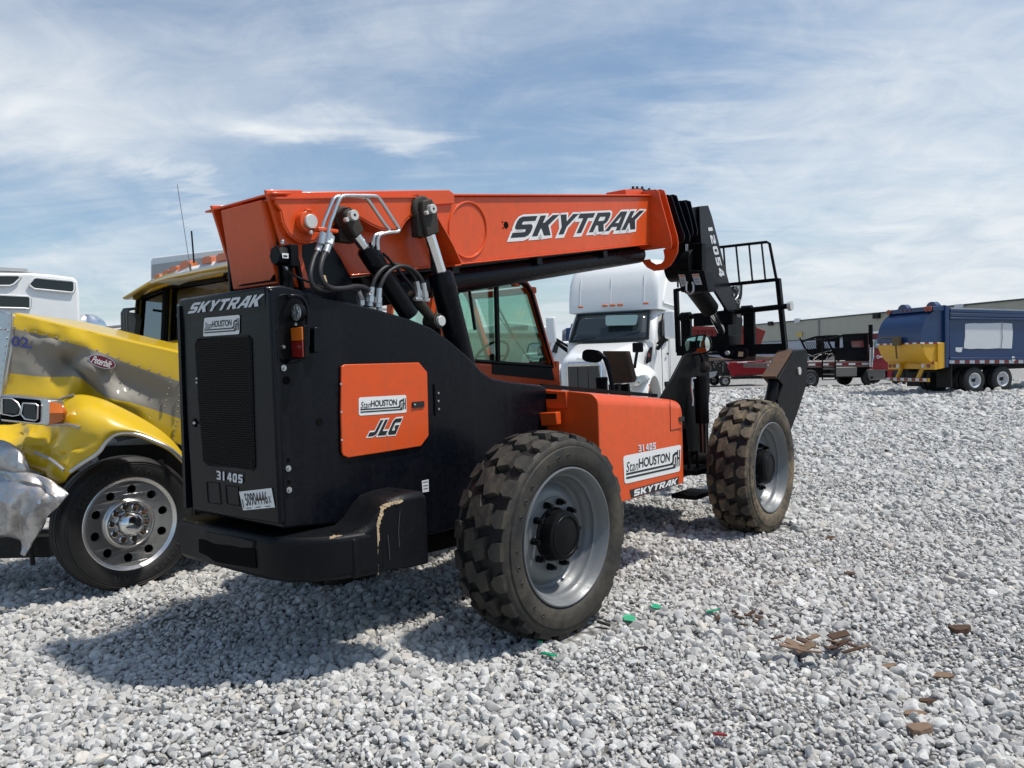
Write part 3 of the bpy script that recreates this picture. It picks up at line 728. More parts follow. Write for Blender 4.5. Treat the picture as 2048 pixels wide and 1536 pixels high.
strip(up_[::-1][1:], YP-.012, YB-.02, .010, boom, 'side_plate_top_lip', ORANGE)
strip(CR([(1640,104),(1688,128),(1730,190),(1775,262),(1820,340),(1870,430),(1925,552),(1884,560)]), YP-.02, YB, .010, boom, 'boom_gusset', ORANGE)
mb = MB(); mb.prism(S(YB-.02, CR([(1725,200),(1775,262),(1870,430),(1922,550),(1882,556),(1705,292)])), (0,.02,0)); mb.build('gusset_web', ORANGE, boom)
# embossed ring and cable hole
cR = P(936,460,Y=YB); 
mb = MB(); rg = []
for k in range(48):
    a = 2*math.pi*k/48; rg.append(cR+Vector((.20*math.cos(a), -.002, .20*math.sin(a)+.028*math.cos(a))))
mb.tube(rg+[rg[0]], .010, 8); mb.build('embossed_ring', ORANGE, tube_)
mb = MB(); h = P(1012,450,Y=YB-.001); mb.cyl(h, h+Vector((0,-.003,0)), .026, None, 20)
for p in ((1005,444),(1006,456)): mb.cyl(P(*p, Y=YB-.001), P(*p, Y=YB-.004), .006, None, 8)
mb.build('boom_hole', HOLE, tube_)
q = qS(YB-.002, [(1029,434),(1287,421),(1274,458),(1020.5,476)])
mb = MB(); word(mb, q, 'SKYTRAK', .001, 0, shear=.22, gap=.17, grow=.12, drop=.06); word(mb, q, 'SKYTRAK', .00125, 0, shear=.22, gap=.17, grow=.11, drop=.03); word(mb, q, 'SKYTRAK', .0015, 0, shear=.22, gap=.17, grow=.10); word(mb, q, 'SKYTRAK', .003, 1, shear=.22, gap=.17)
mb.build('lettering', [WHITE, INK], tube_, smooth=0, recalc=False)
# tail box and side cheeks
fb = [P(441,421,X=-1.45), P(521,400,X=-1.45), P(553,568,X=-1.37), P(466,580,X=-1.37)]
mb = MB(); d = Vector((.16,0,0)); 
mb.prism(fb, (.14,.0,.0)); tbx = mb.build('tail_cover', ORANGE, boom, bevel=.006)
mb = MB(); i_ = [P(475,573,X=-1.388), P(549,562,X=-1.388), P(547,549,X=-1.396), P(540,560,X=-1.39), P(482,569,X=-1.39)]; mb.prism(i_, (.01,0,0)); mb.build('tail_slot', HOLE, tbx)
for sgn in (-1, 1):
    Y = sgn*.27
    mb = MB(); ck = [Vector((-1.44,Y,bz(-1.44)+.02)), Vector((-1.20,Y,bz(-1.20)+.02)), Vector((-1.22,Y,2.34)), Vector((-1.17,Y,2.16)), Vector((-1.27,Y,2.16)), Vector((-1.33,Y,2.30)), Vector((-1.40,Y,2.55))]
    mb.prism(ck, (0,sgn*.02,0)); mb.build('tail_cheek', ORANGE, boom, bevel=.004)
mb = MB(); mb.beam((-1.425,.02,bz(-1.425)-.004), (-1.30,.02,bz(-1.30)-.004), .70, .012); mb.build('tail_top_plate', ORANGE, boom, bevel=.003)
# pivot boss
c = P(609,446,Y=YP); ppos = c
mb = MB(); mb.cyl(c, c+Vector((0,-.05,0)), .062, None, 32); c2 = c+Vector((0,-.05,0)); mb.cyl(c2+Vector((0,0,.05)), c2+Vector((0,.03,.062)), .02, None, 10); mb.build('pivot_boss', ORANGE, boom, bevel=.004)
mb = MB(); mb.cyl(c2, c2+Vector((0,-.02,0)), .040, None, 32); mb.cyl(c2+Vector((.0,.0,-.06)), c2+Vector((0,-.015,-.06)), .013, None, 6); mb.build('pivot_pin', PIN, boom, bevel=.003)
# collars at the boom head
def collar(X, pts, m_, name, th=.014, extra=None):
    near = SX(X, pts)
    poly = near+[Vector((p.x, -p.y, p.z)) for p in near[::-1]]
    mb = MB(); mb.prism(poly, (th, 0, 0)); return mb.build(name, m_, boom, bevel=.003)
C5 = lambda L: [(1240+a*.20508, 350+b*.20508) for a, b in L]
collar(2.93, C5([(345,138),(378,160),(388,215),(440,400),(495,600),(503,670),(495,715),(470,728),(400,700)]), ORANGE, 'boom_collar')
collar(3.05, C5([(395,138),(428,148),(445,195),(500,390),(555,585),(566,650),(548,720),(500,735),(430,712)]), ORANGE, 'boom_collar')
hk = C5([(566,650),(560,755),(528,820),(490,880),(420,925),(330,937),(262,902),(210,840),(228,828),(288,820),(300,846),(350,872),(400,862),(428,832),(432,790),(420,730)])
mb = MB(); mb.prism(SX(3.05, hk), (.018,0,0)); mb.build('hanging_hook', ORANGE, boom, bevel=.003)
for X, pts in ((3.16, [(465,190),(500,205),(522,265),(575,440),(628,590),(622,640),(585,662)]), (3.25, [(515,188),(550,198),(570,262),(625,430),(682,590),(676,645),(640,662)]),
               (3.36, [(585,248),(630,250),(655,310),(690,440),(712,560),(704,590),(670,612)]), (3.45, [(640,242),(685,255),(702,330),(735,450),(755,540),(750,585),(715,604)])):
    collar(X, C5(pts), BLACK, 'boom_collar')
mb = MB(); mb.prism([Vector((X1,-.17,bz(X1)-.02)), Vector((3.8,-.15,bz(3.8)-.10)), Vector((4.3,-.12,bz(4.3)-.14)), Vector((4.3,-.12,bz(4.3)-.40)), Vector((3.5,-.15,bz(3.5)-.42)), Vector((X1,-.17,bz(X1)-.45))], (0,.32,0)); mb.build('inner_boom_section', BLACKR, boom, bevel=.01)
mb = MB()
mb.box((2.80,0,bz(2.8)+.05), (.34,.22,.06), Matrix.Rotation(-.139,3,'Y')); mb.build('boom_head_block', ORANGE, boom, bevel=.008)
mb = MB()
for X, z, l, h_ in ((2.95,.075,.22,.04),(3.13,.06,.26,.05),(3.33,.03,.2,.07),(3.55,-.03,.18,.07)):
    mb.box((X,0,bz(X)+z), (l,.16,h_), Matrix.Rotation(-.139,3,'Y'))
for X in (2.88,2.96,3.06,3.2,3.36,3.5): mb.cyl((X,-.05,bz(X)+.06-.1*max(0,X-3.1)), (X,-.05,bz(X)+.12-.16*max(0,X-3.1)), .014, None, 8)
mb.build('wear_pad_block', GREASY, boom, bevel=.004)
# black tube beneath the boom
mb = MB(); za = -.485-.115
a = Vector((-.55,-.02,bz(-.55)+za+.0)); b = Vector((3.0,-.02,bz(3.0)+za+.045))
mb.cyl(a, b, .105, .085, 32); mb.cyl(Vector((-.6,.08,a.z+.05)), Vector((3.0,.1,b.z+.05)), .05, None, 16); mb.box(((a.x+b.x)/2,0,(a.z+b.z)/2+.10), (3.3,.2,.035), Matrix.Rotation(-.150,3,'Y'))
for X in (.2,1.2,2.2): mb.box((X,-.02,bz(X)+za+.085), (.07,.24,.06), Matrix.Rotation(-.14,3,'Y'))
mb.build('telescope_cylinder', BLACK, boom, bevel=.003)
# gooseneck
gp = C5([(772,305),(862,296),(900,410),(975,700),(1065,1050),(1138,1240),(1125,1350),(1085,1388),(1010,1262),(930,1135),(850,1120),(812,950),(790,880),(768,820),(770,760),(795,690),(785,560),(778,430)])
mb = MB(); g3d = S(-.16, gp); mb.prism(g3d, (0,.03,0)); mb.prism([Vector((p.x,.13,p.z)) for p in g3d], (0,.03,0)); gn = mb.build('gooseneck', BLACK, boom, bevel=.005)
mb = MB()
core = C5([(775,720),(870,720),(960,980),(1020,1130),(940,1135),(850,1120),(812,950),(790,880),(768,820)])
mb.prism([Vector((p.x,-.129,p.z)) for p in S(-.16, core)], (0,.258,0)); mb.prism([Vector((p.x,-.129,p.z)) for p in S(-.16, C5([(775,305),(800,302),(830,700),(795,690),(785,560)]))], (0,.258,0))
cc = P(1402,512,Y=-.16); mb.cyl((cc.x-.12,-.15,cc.z-.10), (cc.x-.12,.15,cc.z-.10), .17, None, 28); mb.build('gooseneck_core', BLACKR, gn, bevel=.004)
mb = MB(); mb.cyl(cc, cc+Vector((0,-.012,0)), .055, None, 24, 0); mb.cyl(cc+Vector((0,-.012,0)), cc+Vector((0,-.022,0)), .03, None, 20, 1); mb.build('gooseneck_pin', [BLACK, PIN], gn)
q = Quad(*[P(x, y, Y=-.162) for x, y in C5([(893,492),(1020,985),(970,990),(852,497)])], RN)
mb = MB(); word(mb, q, '12054', .002, 0, shear=0, gap=.30); mb.build('lettering', WHITEB, gn, smooth=0, recalc=False)
# rear face labels + shackle
XG2 = cc.x-.30
mb = MB()
for a in (C5([(570,972),(632,972),(655,1070),(600,1092)]), C5([(700,968),(768,962),(802,1068),(735,1072)])):
    q = Quad(*SX(XG2, a), BN); mb.fill([[(0,0),(1,0),(1,1),(0,1)]], q, .001, 0); mb.fill([[(.05,.78),(.95,.78),(.95,.95),(.05,.95)]], q, .002, 2)
    for y in (.15,.3,.45,.6): mb.fill([[(.1,y),(.8,y),(.8,y+.05),(.1,y+.05)]], q, .002, 1)
mb.build('warning_label', [WHITEB, INK, AMBER], gn, smooth=0, recalc=False)
mb = MB(); mb.prism(SX(XG2+.002, C5([(553,930),(820,930),(860,1130),(720,1140),(635,1158)])), (.2,0,0)); mb.prism(SX(XG2+.14, C5([(565,680),(800,660),(800,935),(600,935),(550,830)])), (.1,0,0)); mb.build('gooseneck_rear', BLACKR, gn, bevel=.006)
mb = MB(); sh_ = SX(XG2-.02, C5([(655,1040),(650,1090),(655,1135),(685,1155),(712,1135),(718,1090),(705,1045)])); mb.tube(sh_, .012, 8, 0, 4); mb.build('shackle', ZINC, gn)
mb = MB(); pxs = SX(XG2+.11, C5([(652,675),(652,770)])); mb.tube(pxs, .014, 8); mb.build('hose_fitting', ZINC, gn)
# tilt cylinder
a = P(1384,570,Y=-.02); b = P(1420,618,Y=-.02); c = P(1449,672,Y=-.02)
tc_ = part_empty('tilt_cylinder', TH)
mb = MB(); mb.cyl(a, b, .105, None, 28); mb.build('barrel', BLACKR, tc_, bevel=.006)
mb = MB(); mb.cyl(b, c, .052, None, 24); mb.build('rod', CHROME, tc_)
mb = MB(); mb.cyl(c+Vector((0,-.07,0)), c+Vector((0,.07,0)), .07, None, 20); mb.build('rod_eye', BLACKR, tc_)
# --- fork carriage
XC = 4.95
car = part_empty('fork_carriage', TH)
def cx(p): return P(*p, X=XC)
mb = MB()
for top_, bot_, wd in (((1556,557),(1571,702),.075), ((1352,578),(1357,705),.065)):
    a, b = cx(top_), cx(bot_); mb.beam(a, (a+b)/2, wd, .05, (0,1,0)); mb.beam((a+b)/2, b, wd, .05, (0,1,0))
a, b = cx((1352,580)), cx((1556,559)); mb.beam(a, b, .03, .04)
mb.beam(cx((1355,702)), cx((1572,697)), .06, .12, m=0); mb.build('carriage_frame', BLACKR, car, bevel=.005)
mb = MB(); a, b = cx((1355,636)), cx((1577,612)); mb.cyl(a, b, .032, None, 20, 0); mb.cyl(b, b+Vector((0,-.04,0)), .055, None, 20, 1)
for p in ((1372,634),(1494,621)): c = cx(p); mb.cyl(c+Vector((0,.06,0)), c+Vector((0,-.06,0)), .06, None, 20, 0)
mb.build('fork_shaft', [BLACKR, PIN], car)
mb = MB()
for p in ((1371,636),(1497,624)):
    a = cx(p)+Vector((.02,0,0)); mb.box((a.x,a.y,(a.z+1.66)/2), (.06,.13,a.z-1.66)); 
    mb.build('fork_shank', BLACKR, car, bevel=.006); mb = MB()
    vv = [Vector((XC+.0,a.y-.065,1.60)), Vector((XC+.0,a.y-.065,1.66)), Vector((XC+1.25,a.y-.065,1.625)), Vector((XC+1.25,a.y-.065,1.61))]; mb.prism(vv, (0,.13,0)); mb.build('fork', RUST, car, bevel=.006); mb = MB()
lg = part_empty('load_guard', TH)
mb = MB()
gt = [(1353,500),(1444,494),(1533,484),(1539,487),(1553,560)]
G = [P(*p, X=XC+.05) for p in gt]; mb.tube(G, .017, 8)
for a, b in (((1447,494),(1452,562)),((1472,491),(1479,565)),((1498,488),(1505,563)),((1523,485),(1531,561)),((1424,497),(1428,565)),((1400,499),(1404,568)),((1376,499),(1380,572)),((1353,500),(1356,575))):
    mb.beam(P(*a, X=XC+.05), P(*b, X=XC+.05), .03, .012, (0,1,0))
mb.build('guard_bar', BLACKR, lg)
mb = MB()
for pts in ([(1476,572),(1486,568),(1485,590),(1480,612),(1486,640),(1482,690),(1470,690),(1468,640),(1472,610),(1470,590)], [(1456,575),(1470,572),(1466,620),(1474,690),(1458,690),(1454,630)]):
    g_ = [P(x, y, Y=-.10) for x, y in pts]; g_ = [Vector((p.x+.0, -.10, p.z)) for p in g_]; mb.prism(g_, (0,.05,0))
mb.box((4.86,.05,1.80), (.25,.5,.22)); mb.box((4.88,.05,2.12), (.1,.5,.16)); mb.build('carriage_mount', BLACKR, car, bevel=.008)
mb = MB(); 
for p in ((1470,575),(1462,590),(1474,602)): c = P(*p, Y=-.13); mb.cyl(c+Vector((-.05,0,0)), c+Vector((.05,0,-.01)), .018, None, 8); mb.cyl(c, c+Vector((0,-.04,0)), .02, None, 8)
mb.cyl(P(1479,629,Y=-.13), P(1479,629,Y=-.18), .035, None, 14); mb.tube([P(x, y, Y=-.16) for x, y in ((1465,570),(1475,566),(1479,575),(1476,592),(1470,600))], .008, 6, 0, 4); mb.build('hydraulic_fittings', ZINC, car)
# --- hydraulic cylinders
def cylinder(name, Y, pin, rod_a, rod_b, bar_end, rr, br, endpin=None):
    e = part_empty(name, TH); p0 = P(*pin, Y=Y); a = P(*rod_a, Y=Y); b = P(*rod_b, Y=Y); c = P(*bar_end, Y=Y); d = (b-p0).normalized()
    mb = MB(); mb.cyl(a, b+d*.05, rr, None, 28); mb.build('rod', CHROME, e)
    mb = MB(); mb.lathe([(0,br*.7),(0,br*1.0),(.05,br*1.04),(.12,br*1.04),(.125,br),((c-b).length,br)], b, d, 36, 0, True); mb.lathe([(-.005,rr*1.05),(-.012,rr*1.5),(.01,br*.85)], b, d, 28); mb.build('barrel', BLACK, e, bevel=0)
    mb = MB(); sd = Vector((0,-1,0)); n_ = d.cross(sd)
    mb.prism([p0-d*rr*1.4+n_*rr*.9+sd*.05, p0-d*rr*1.4-n_*rr*.9+sd*.05, p0-n_*rr*1.5+sd*.05, a+d*.02-n_*rr*1.3+sd*.05, a+d*.02+n_*rr*1.3+sd*.05, p0+n_*rr*1.5+sd*.05], -sd*.10); mb.build('rod_eye', GREASY, e, bevel=.012)
    mb = MB(); mb.cyl(p0+sd*.05, p0+sd*.085, .030, None, 24, 0); mb.cyl(p0+sd*.0852, p0+sd*.0872, .008, None, 10, 1); mb.cyl(p0+sd*.05+Vector((-.045,0,-.03)), p0+sd*.075+Vector((-.045,0,-.03)), .014, None, 6, 0)
    mb.build('pin', [PIN, HOLE], e, bevel=.002)
    if endpin:
        f = P(*endpin, Y=Y); mb = MB(); mb.cyl(c-d*.08, f, br*.62, br*.5, 24, 0); mb.cyl(f+sd*-.06, f+sd*.05, .05, None, 24, 0); mb.cyl(f+sd*.05, f+sd*.075, .034, None, 24, 1); mb.build('cylinder_end', [GREASY, PIN], e, bevel=.003)
    return e
cylinder('lift_cylinder', -.345, (849,421), (855,466), (881,548), (1003,800), .047, .084)
cylinder('slave_cylinder', -.375, (691,434), (707,466), (733,498), (835,606), .033, .062, (868,643))
mb = MB(); mb.tube([P(x, y, Y=-.445) for x, y in ((766,507),(775,515),(812,560),(822,572))], .009, 8); mb.tube([P(x, y, Y=-.445) for x, y in ((788,528),(818,566),(828,582))], .009, 8); mb.build('cylinder_line', BLACK, TH)
# greasy stain block around the lift pin
mb = MB(); gs = P(838,425,Y=-.30); mb.lathe([(0,.10),(.03,.09),(.035,.05)], gs+Vector((0,-.022,.01)), (0,-1,0), 20, 0, True); mb.box(gs+Vector((-.03,-.03,-.09)), (.09,.07,.16)); mb.build('pin_bracket', GREASY, boom, bevel=.01)
mb = MB(); gs = P(684,436,Y=-.33); mb.lathe([(0,.07),(.03,.065)], gs+Vector((0,0,0)), (0,-1,0), 20, 0, True); mb.box(gs+Vector((.03,.02,-.08)), (.12,.07,.12)); mb.build('pin_bracket', GREASY, boom, bevel=.01)
# --- pivot tower
for Y in (-.262, .24):
    mb = MB(); tw = [Vector((p.x, Y, p.z)) for p in S(-.262, [(552,432),(561,440),(568,462),(582,481),(612,487),(640,478),(660,484),(684,520),(707,566),(728,628),(563,640)])]; mb.prism(tw, (0,.022,0)); mb.build('pivot_tower', BLACK, TH, bevel=.004)
mb = MB(); mb.beam(P(575,530,Y=-.30), P(577,590,Y=-.30), .04, .05, (0,1,0)); mb.beam(P(592,520,Y=-.30), P(606,592,Y=-.30), .02, .04, (0,1,0)); mb.build('tower_rib', BLACKR, TH, bevel=.003)
mb = MB(); c = P(562,512,Y=-.32); mb.lathe([(0,.055),(.05,.058),(.07,.05)], c+Vector((.03,.0,0)), (-1,0,0), 8, 0, True); mb.box(c+Vector((.045,-.02,.0)), (.05,.09,.12), None, 0)
lb = qS(-.388, [(564,506),(577,507),(577,517),(565,516)]); mb.fill([[(0,0),(1,0),(1,1),(0,1)]], lb, .0, 1); mb.fill([[(.15,.3),(.8,.3),(.8,.6),(.15,.6)]], lb, .002, 0); mb.cyl(c+Vector((.0,-.02,.06)), c+Vector((0,-.02,.085)), .01, None, 8, 2); mb.cyl(c+Vector((.01,-.03,-.06)), c+Vector((.01,-.03,-.085)), .01, None, 8, 2)
mb.build('boom_angle_sensor', [BLACKR, WHITE, ZINC], TH, bevel=.003)
mb = MB(); mb.tube([P(x, y, Y=-.36) for x, y in ((566,532),(572,540),(590,552),(612,562),(640,573),(668,584))], .006, 6, 0, 4); mb.build('sensor_cable', HOSE, TH)
# --- hard lines and hoses
hy = part_empty('hydraulic_lines', TH)
mb = MB()
for dx, dy, Y in ((0,0,-.44), (-13,2,-.42)):
    L_ = [(655,472),(660,448),(666,432),(676,405),(682,395),(690,391.5),(720,391.5),(750,392.5),(757,396),(763,404),(788,442),(797,456),(798,461),(793,464),(780,465),(762,469),(757,474),(755,484),(756,500)]
    if dx: L_ = [(643,470),(648,445),(654,430),(664,406),(669,397),(677,393),(700,393),(727,394.5),(735,399),(741,407),(768,446),(778,458),(778,463),(773,466),(764,466),(752,470),(748,476),(747,486),(748,500)]
    mb.tube([P(x, y, Y=Y) for x, y in L_], .0115, 10, 0, 3)
mb.build('steel_line', STEEL, hy)
def hose(pts, Y, r=.014, ends=((1,1)), m_=HOSE, name='hose'):
    p = [P(x, y, Y=(Y if isinstance(Y, float) else Y[min(i, len(Y)-1)])) for i, (x, y) in enumerate(pts)]
    mb = MB(); mb.tube(p, r, 10, 0, 6); mb.build(name, m_, hy)
    mb = MB()
    for a, b, f in ((p[0], p[1], ends[0]), (p[-1], p[-2], ends[1])):
        if f:
            d = (b-a).normalized(); mb.cyl(a-d*.045, a+d*.07*f, r*1.35, None, 12); mb.cyl(a-d*.02, a+d*.015, r*1.8, None, 6)
    mb.build('hose_fitting', ZINC, hy)
hose([(642,484),(636,500),(627,520),(621,545),(623,565),(633,577),(652,581),(680,579),(704,578),(717,584),(722,598)], [-.42,-.43,-.46,-.49,-.50,-.50,-.49,-.46,-.44,-.42,-.40])
hose([(658,486),(652,503),(644,520),(640,545),(648,566),(664,577),(690,577),(712,573),(732,577),(739,588),(740,600)], [-.44,-.45,-.48,-.50,-.51,-.50,-.49,-.46,-.44,-.42,-.40], .016)
hose([(741,598),(743,580),(750,558),(766,538),(786,530),(808,534),(826,549),(834,568),(837,585)], -.43)
hose([(757,600),(758,585),(764,564),(777,545),(797,533),(820,536),(838,552),(847,570),(850,588)], -.45, .013)
mb = MB(); mb.tube([P(x, y, Y=-.43) for x, y in ((648,566),(644,552))], .019, 10); mb.build('hose_tag', FOAM, hy)
mb = MB()
for p in ((722,600),(739,603),(757,605)): c = P(*p, Y=-.40); mb.cyl(c+Vector((0,0,.0)), c+Vector((0,0,-.03)), .024, None, 6); mb.cyl(c+Vector((0,0,.02)), c+Vector((0,0,-.05)), .015, None, 10)
for p in ((836,592),(850,594)): c = P(*p, Y=-.44); mb.cyl(c+Vector((0,0,.03)), c+Vector((0,0,-.02)), .016, None, 8); mb.cyl(c+Vector((-.03,0,-.02)), c+Vector((.03,0,-.02)), .014, None, 8)
for p in ((646,466),(658,466)): c = P(*p, Y=-.44); mb.cyl(c, P(p[0]-4,p[1]+22,Y=-.44), .021, None, 12)
mb.build('fitting_block', ZINC, hy)
mb = MB(); c = P(652,461,Y=-.41); mb.box(c, (.14,.05,.022)); mb.build('line_clamp', ORANGE, hy, bevel=.006)
# --- front frame, stabiliser cylinders and legs
ff = part_empty('front_frame', TH)
fp = [(1322,796),(1345,755),(1367,712),(1376,707),(1412,704),(1418,712),(1420,780),(1412,880),(1404,905),(1376,905),(1372,860)]
for Y in (-.47,):
    mb = MB(); mb.prism([Vector((p.x, Y, p.z)) for p in S(-.47, fp)], (0,.02,0)); mb.build('frame_plate', BLACKR, ff, bevel=.004)
mb = MB(); mb.box((3.1,0,.82), (1.0,.9,.5)); mb.box((2.45,0,.70), (.6,.74,.4)); mb.build('frame_box', BLACKR, ff, bevel=.01)
mb = MB(); c = P(1404,735,Y=-.55)
for r_, d_ in ((.055,.06),(.04,.075),(.022,.09)): mb.cyl(c, c+Vector((0,-d_,0)), r_, None, 24)
mb.build('frame_pivot', GREASY, ff)
for sgn in (-1, 1):
    sc_ = part_empty('axle_cylinder', TH); Y = -.58
    a, b, c = P(1402,752,Y=Y), P(1405,846,Y=Y), P(1407,905,Y=Y)
    for v in (a, b, c): v.y *= -sgn
    mb = MB(); mb.cyl(a, b, .066, None, 28); mb.cyl(a+Vector((0,0,-.04)), a+Vector((0,0,-.01)), .07, None, 28); mb.build('barrel', BLACKR, sc_)
    mb = MB(); mb.cyl(b, c, .032, None, 20); mb.build('rod', mat('dull_rod', (.16,.13,.12), .3, .9) if sgn < 0 else CHROME, sc_)
    if sgn < 0:
        mb = MB(); mb.tube([P(x, y, Y=Y-.09) for x, y in ((1391,756),(1384,757),(1383,775),(1386,800),(1385,812))], .009, 8); mb.cyl(P(1384,764,Y=Y-.09), P(1384,778,Y=Y-.09), .015, None, 10); mb.build('cylinder_hose', ZINC, sc_)
mb = MB(); 
for y0_ in (930, ): 
    mb.box((2.95,-.58,.60), (.42,.30,.05)); mb.box((2.95,-.58,.36), (.4,.26,.04))
for x in (1377,1394): mb.beam(P(x,900,Y=-.62), P(x+1,940,Y=-.62), .025, .025)
mb.build('axle_mount', BLACKR, ff, bevel=.006)
lx = S(-.88, [(1590,702),(1612,698),(1616,708),(1613,770),(1598,818),(1584,856),(1572,900),(1556,900),(1556,800),(1566,770),(1556,758)])
def leg(sgn, name):
    e = part_empty(name, TH)
    mb = MB(); mb.prism([Vector((p.x, p.y if sgn < 0 else -p.y, p.z)) for p in lx], (0, .16*(1 if sgn < 0 else -1), 0)); mb.build('leg_beam', BLACKR, e, bevel=.006)
    a = lx[0]; b = lx[10]
    mb = MB(); yy = -.80 if sgn < 0 else .80; mb.beam((a.x-.015, yy, a.z), (b.x-.015, yy, b.z), .24, .025, (0,1,0)) if False else None
    dx = Vector((b.x-a.x, 0, b.z-a.z)).normalized(); nn = Vector((-abs(dx.z), 0, abs(dx.x)*1.0)).normalized()
    nn = Vector((dx.z, 0, -dx.x)); nn = nn if nn.x < 0 else -nn
    A = Vector((a.x, -.86 if sgn < 0 else .70, a.z))+nn*.004; B_ = Vector((b.x, -.86 if sgn < 0 else .70, b.z))+nn*.004
    mb.prism([A, B_, B_+nn*.03, A+nn*.03], (0,.16,0)); mb.build('foot_pad', RUST, e, bevel=.004)
    c = P(1598,742,Y=-.885); c.y = c.y if sgn < 0 else -c.y
    mb = MB(); mb.cyl(c, c+Vector((0,sgn*.012,0)), .045, None, 20); mb.build('leg_pin', PIN, e)
    mb = MB(); mb.cyl((b.x+.1,yy,b.z-.0), (b.x-.25,yy,.72), .06, None, 16); mb.build('leg_cylinder', BLACKR, e)
leg(-1, 'stabiliser_leg')
# left leg: folded the same way, its worn foot plate faces the tail
e = part_empty('stabiliser_leg', TH)
XL = P(1235,740,Y=.88).x
mb = MB(); pl = SX(XL, [(1204,702),(1252,702),(1266,759),(1262,765),(1222,768)]); mb.prism(pl, (.10,0,0)); mb.build('foot_pad', RUST, e, bevel=.012)
mb = MB(); mb.beam(P(1230,768,X=XL+.1), P(1234,820,X=XL+.1), .12, .12, (0,1,0)); mb.beam(P(1250,768,X=XL+.1), P(1256,820,X=XL+.1), .05, .10, (0,1,0)); mb.build('leg_beam', BLACKR, e, bevel=.005)
# --- mirrors
def mirror(pts_px, X, nrm, arm, name='mirror', face=True, armr=.016):
    e = part_empty(name, TH); o_ = SX(X, pts_px); c = sum(o_, Vector())/len(o_)
    mb = MB(); back = [c+(p-c)*.80+Vector((.045,0,0)) for p in o_]; b0 = [c+(p-c)*1.0+Vector((.0,0,0)) for p in o_]; b1 = [c+(p-c)*.96+Vector((.02,0,0)) for p in o_]
    mb.loft([b0, b1, back]); mb.build('mirror_housing', BLACK, e, smooth=60)
    if face:
        mb = MB(); n = len(o_); g_ = [c+(p-c)*.88+Vector((-.003-.0,0,0)) for p in o_]; ctr = c+Vector((-.0055,0,0)); mid = [c+(p-c)*.5+Vector((-.005,0,0)) for p in o_]
        mb.add(g_+mid+[ctr], [(i, (i+1)%n, n+(i+1)%n, n+i) for i in range(n)]+[(n+i, n+(i+1)%n, 2*n) for i in range(n)]); mb.build('mirror_glass', MIRR, e, smooth=80)
        mb = MB(); mb.tube([c+(p-c)*.95+Vector((-.004,0,0)) for p in o_]+[c+(o_[0]-c)*.95+Vector((-.004,0,0))], .008, 6); mb.build('mirror_rim', BLACKR, e)
    if arm: mb = MB(); mb.tube([P(x, y, X=xx) for x, y, xx in arm], armr, 10, 0, 5); mb.build('mirror_arm', BLACK, e)
def ell(cx_, cy_, a, b, p=3.2, rot=0, n=28):
    out = []
    for k in range(n):
        t = 2*math.pi*k/n; c_, s_ = math.cos(t), math.sin(t)
        x = a*abs(c_)**(2/p)*(1 if c_ > 0 else -1); y = b*abs(s_)**(2/p)*(1 if s_ > 0 else -1)
        out.append((cx_+x*math.cos(rot)-y*math.sin(rot), cy_+x*math.sin(rot)+y*math.cos(rot)))
    return out
mirror(ell(1395.5, 690, 28, 19.5, 3.2, -.17), 3.25, None, [(1398,706,3.32),(1405,716,3.32),(1402,735,3.35)])
mirror(ell(1466, 705, 30, 13.5, 2.6, .10), 3.75, None, [(1440,707,3.78),(1420,706,3.75),(1404,712,3.6),(1402,730,3.5)], face=False)
mb = MB(); c = P(1456,706,X=3.72); mb.cyl(c, c+Vector((-.03,0,0)), .022, None, 14); mb.build('mirror_knob', PIN, TH)
mb = MB(); mb.fill([[(0,0),(1,0),(1,1),(0,1)]], Quad(*SX(3.735, [(1477,703),(1487,704),(1486,713),(1476,713)]), BN), .0); mb.build('mirror_label', FOAM, TH, smooth=0)
XM = P(1190,712,Y=.95).x
mirror(ell(1184, 712, 20, 13, 3, .1), XM, None, [(1196,705,XM),(1208,715,XM),(1214,728,XM),(1220,750,XM),(1226,782,XM)], face=False, armr=.026)
# --- cab
YC = .46
cab = part_empty('operator_cab', TH)
wo = [(905,580),(925,562),(1000,553),(1035,555),(1055,563),(1068,580),(1090,660),(1121,768),(1100,775),(900,760)]
def cabring(Y, k=0): return [Vector((p.x, Y, p.z)) for p in S(YC, wo)]
co = S(YC, wo); wi = S(YC, [(912,588),(930,568),(1000,561),(1034,563),(1052,570),(1061,584),(1082,655),(1104,733),(905,719)])
cc_ = sum(co, Vector())/len(co)
# right wall with its window opening; left wall alike
for Y, th in ((YC, .05), (1.22, .05)):
    mb = MB(); q = lambda u, v, h: Vector((u, Y+h, v))
    lo, li = [(p.x, p.z) for p in co], [(p.x, p.z) for p in wi]
    for hh in (0, th): mb.fill([lo, li], q, hh)
    for l in (lo, li):
        n = len(l); mb.add([q(*a, 0) for a in l]+[q(*a, th) for a in l], [(i, (i+1)%n, n+(i+1)%n, n+i) for i in range(n)])
    mb.build('cab_frame', ORANGE, cab, smooth=40)
mb = MB(); rim_ = [Vector((p.x, YC-.006, p.z)) for p in wi]; mb.tube(rim_+[rim_[0]], .018, 8); a, b = P(992,560,Y=YC-.008), P(996,727,Y=YC-.008); mb.beam(a, b, .035, .03, (0,1,0)); 
bb = S(YC-.006, [(985,722),(1104,735),(1109,761),(985,748)]); mb.prism(bb, (0,.01,0)); mb.build('window_frame', BLACKR, cab)
mb = MB(); mb.prism([Vector((p.x, YC+.02, p.z)) for p in wi], (0,.006,0)); mb.build('cab_window', CABGL, cab, smooth=0)
mb = MB(); mb.prism([Vector((p.x, 1.24, p.z)) for p in wi], (0,.006,0)); mb.build('cab_window', CABGL, cab, smooth=0)
zr = co[2].z
mb = MB(); xs = [co[1].x, co[3].x, co[4].x]
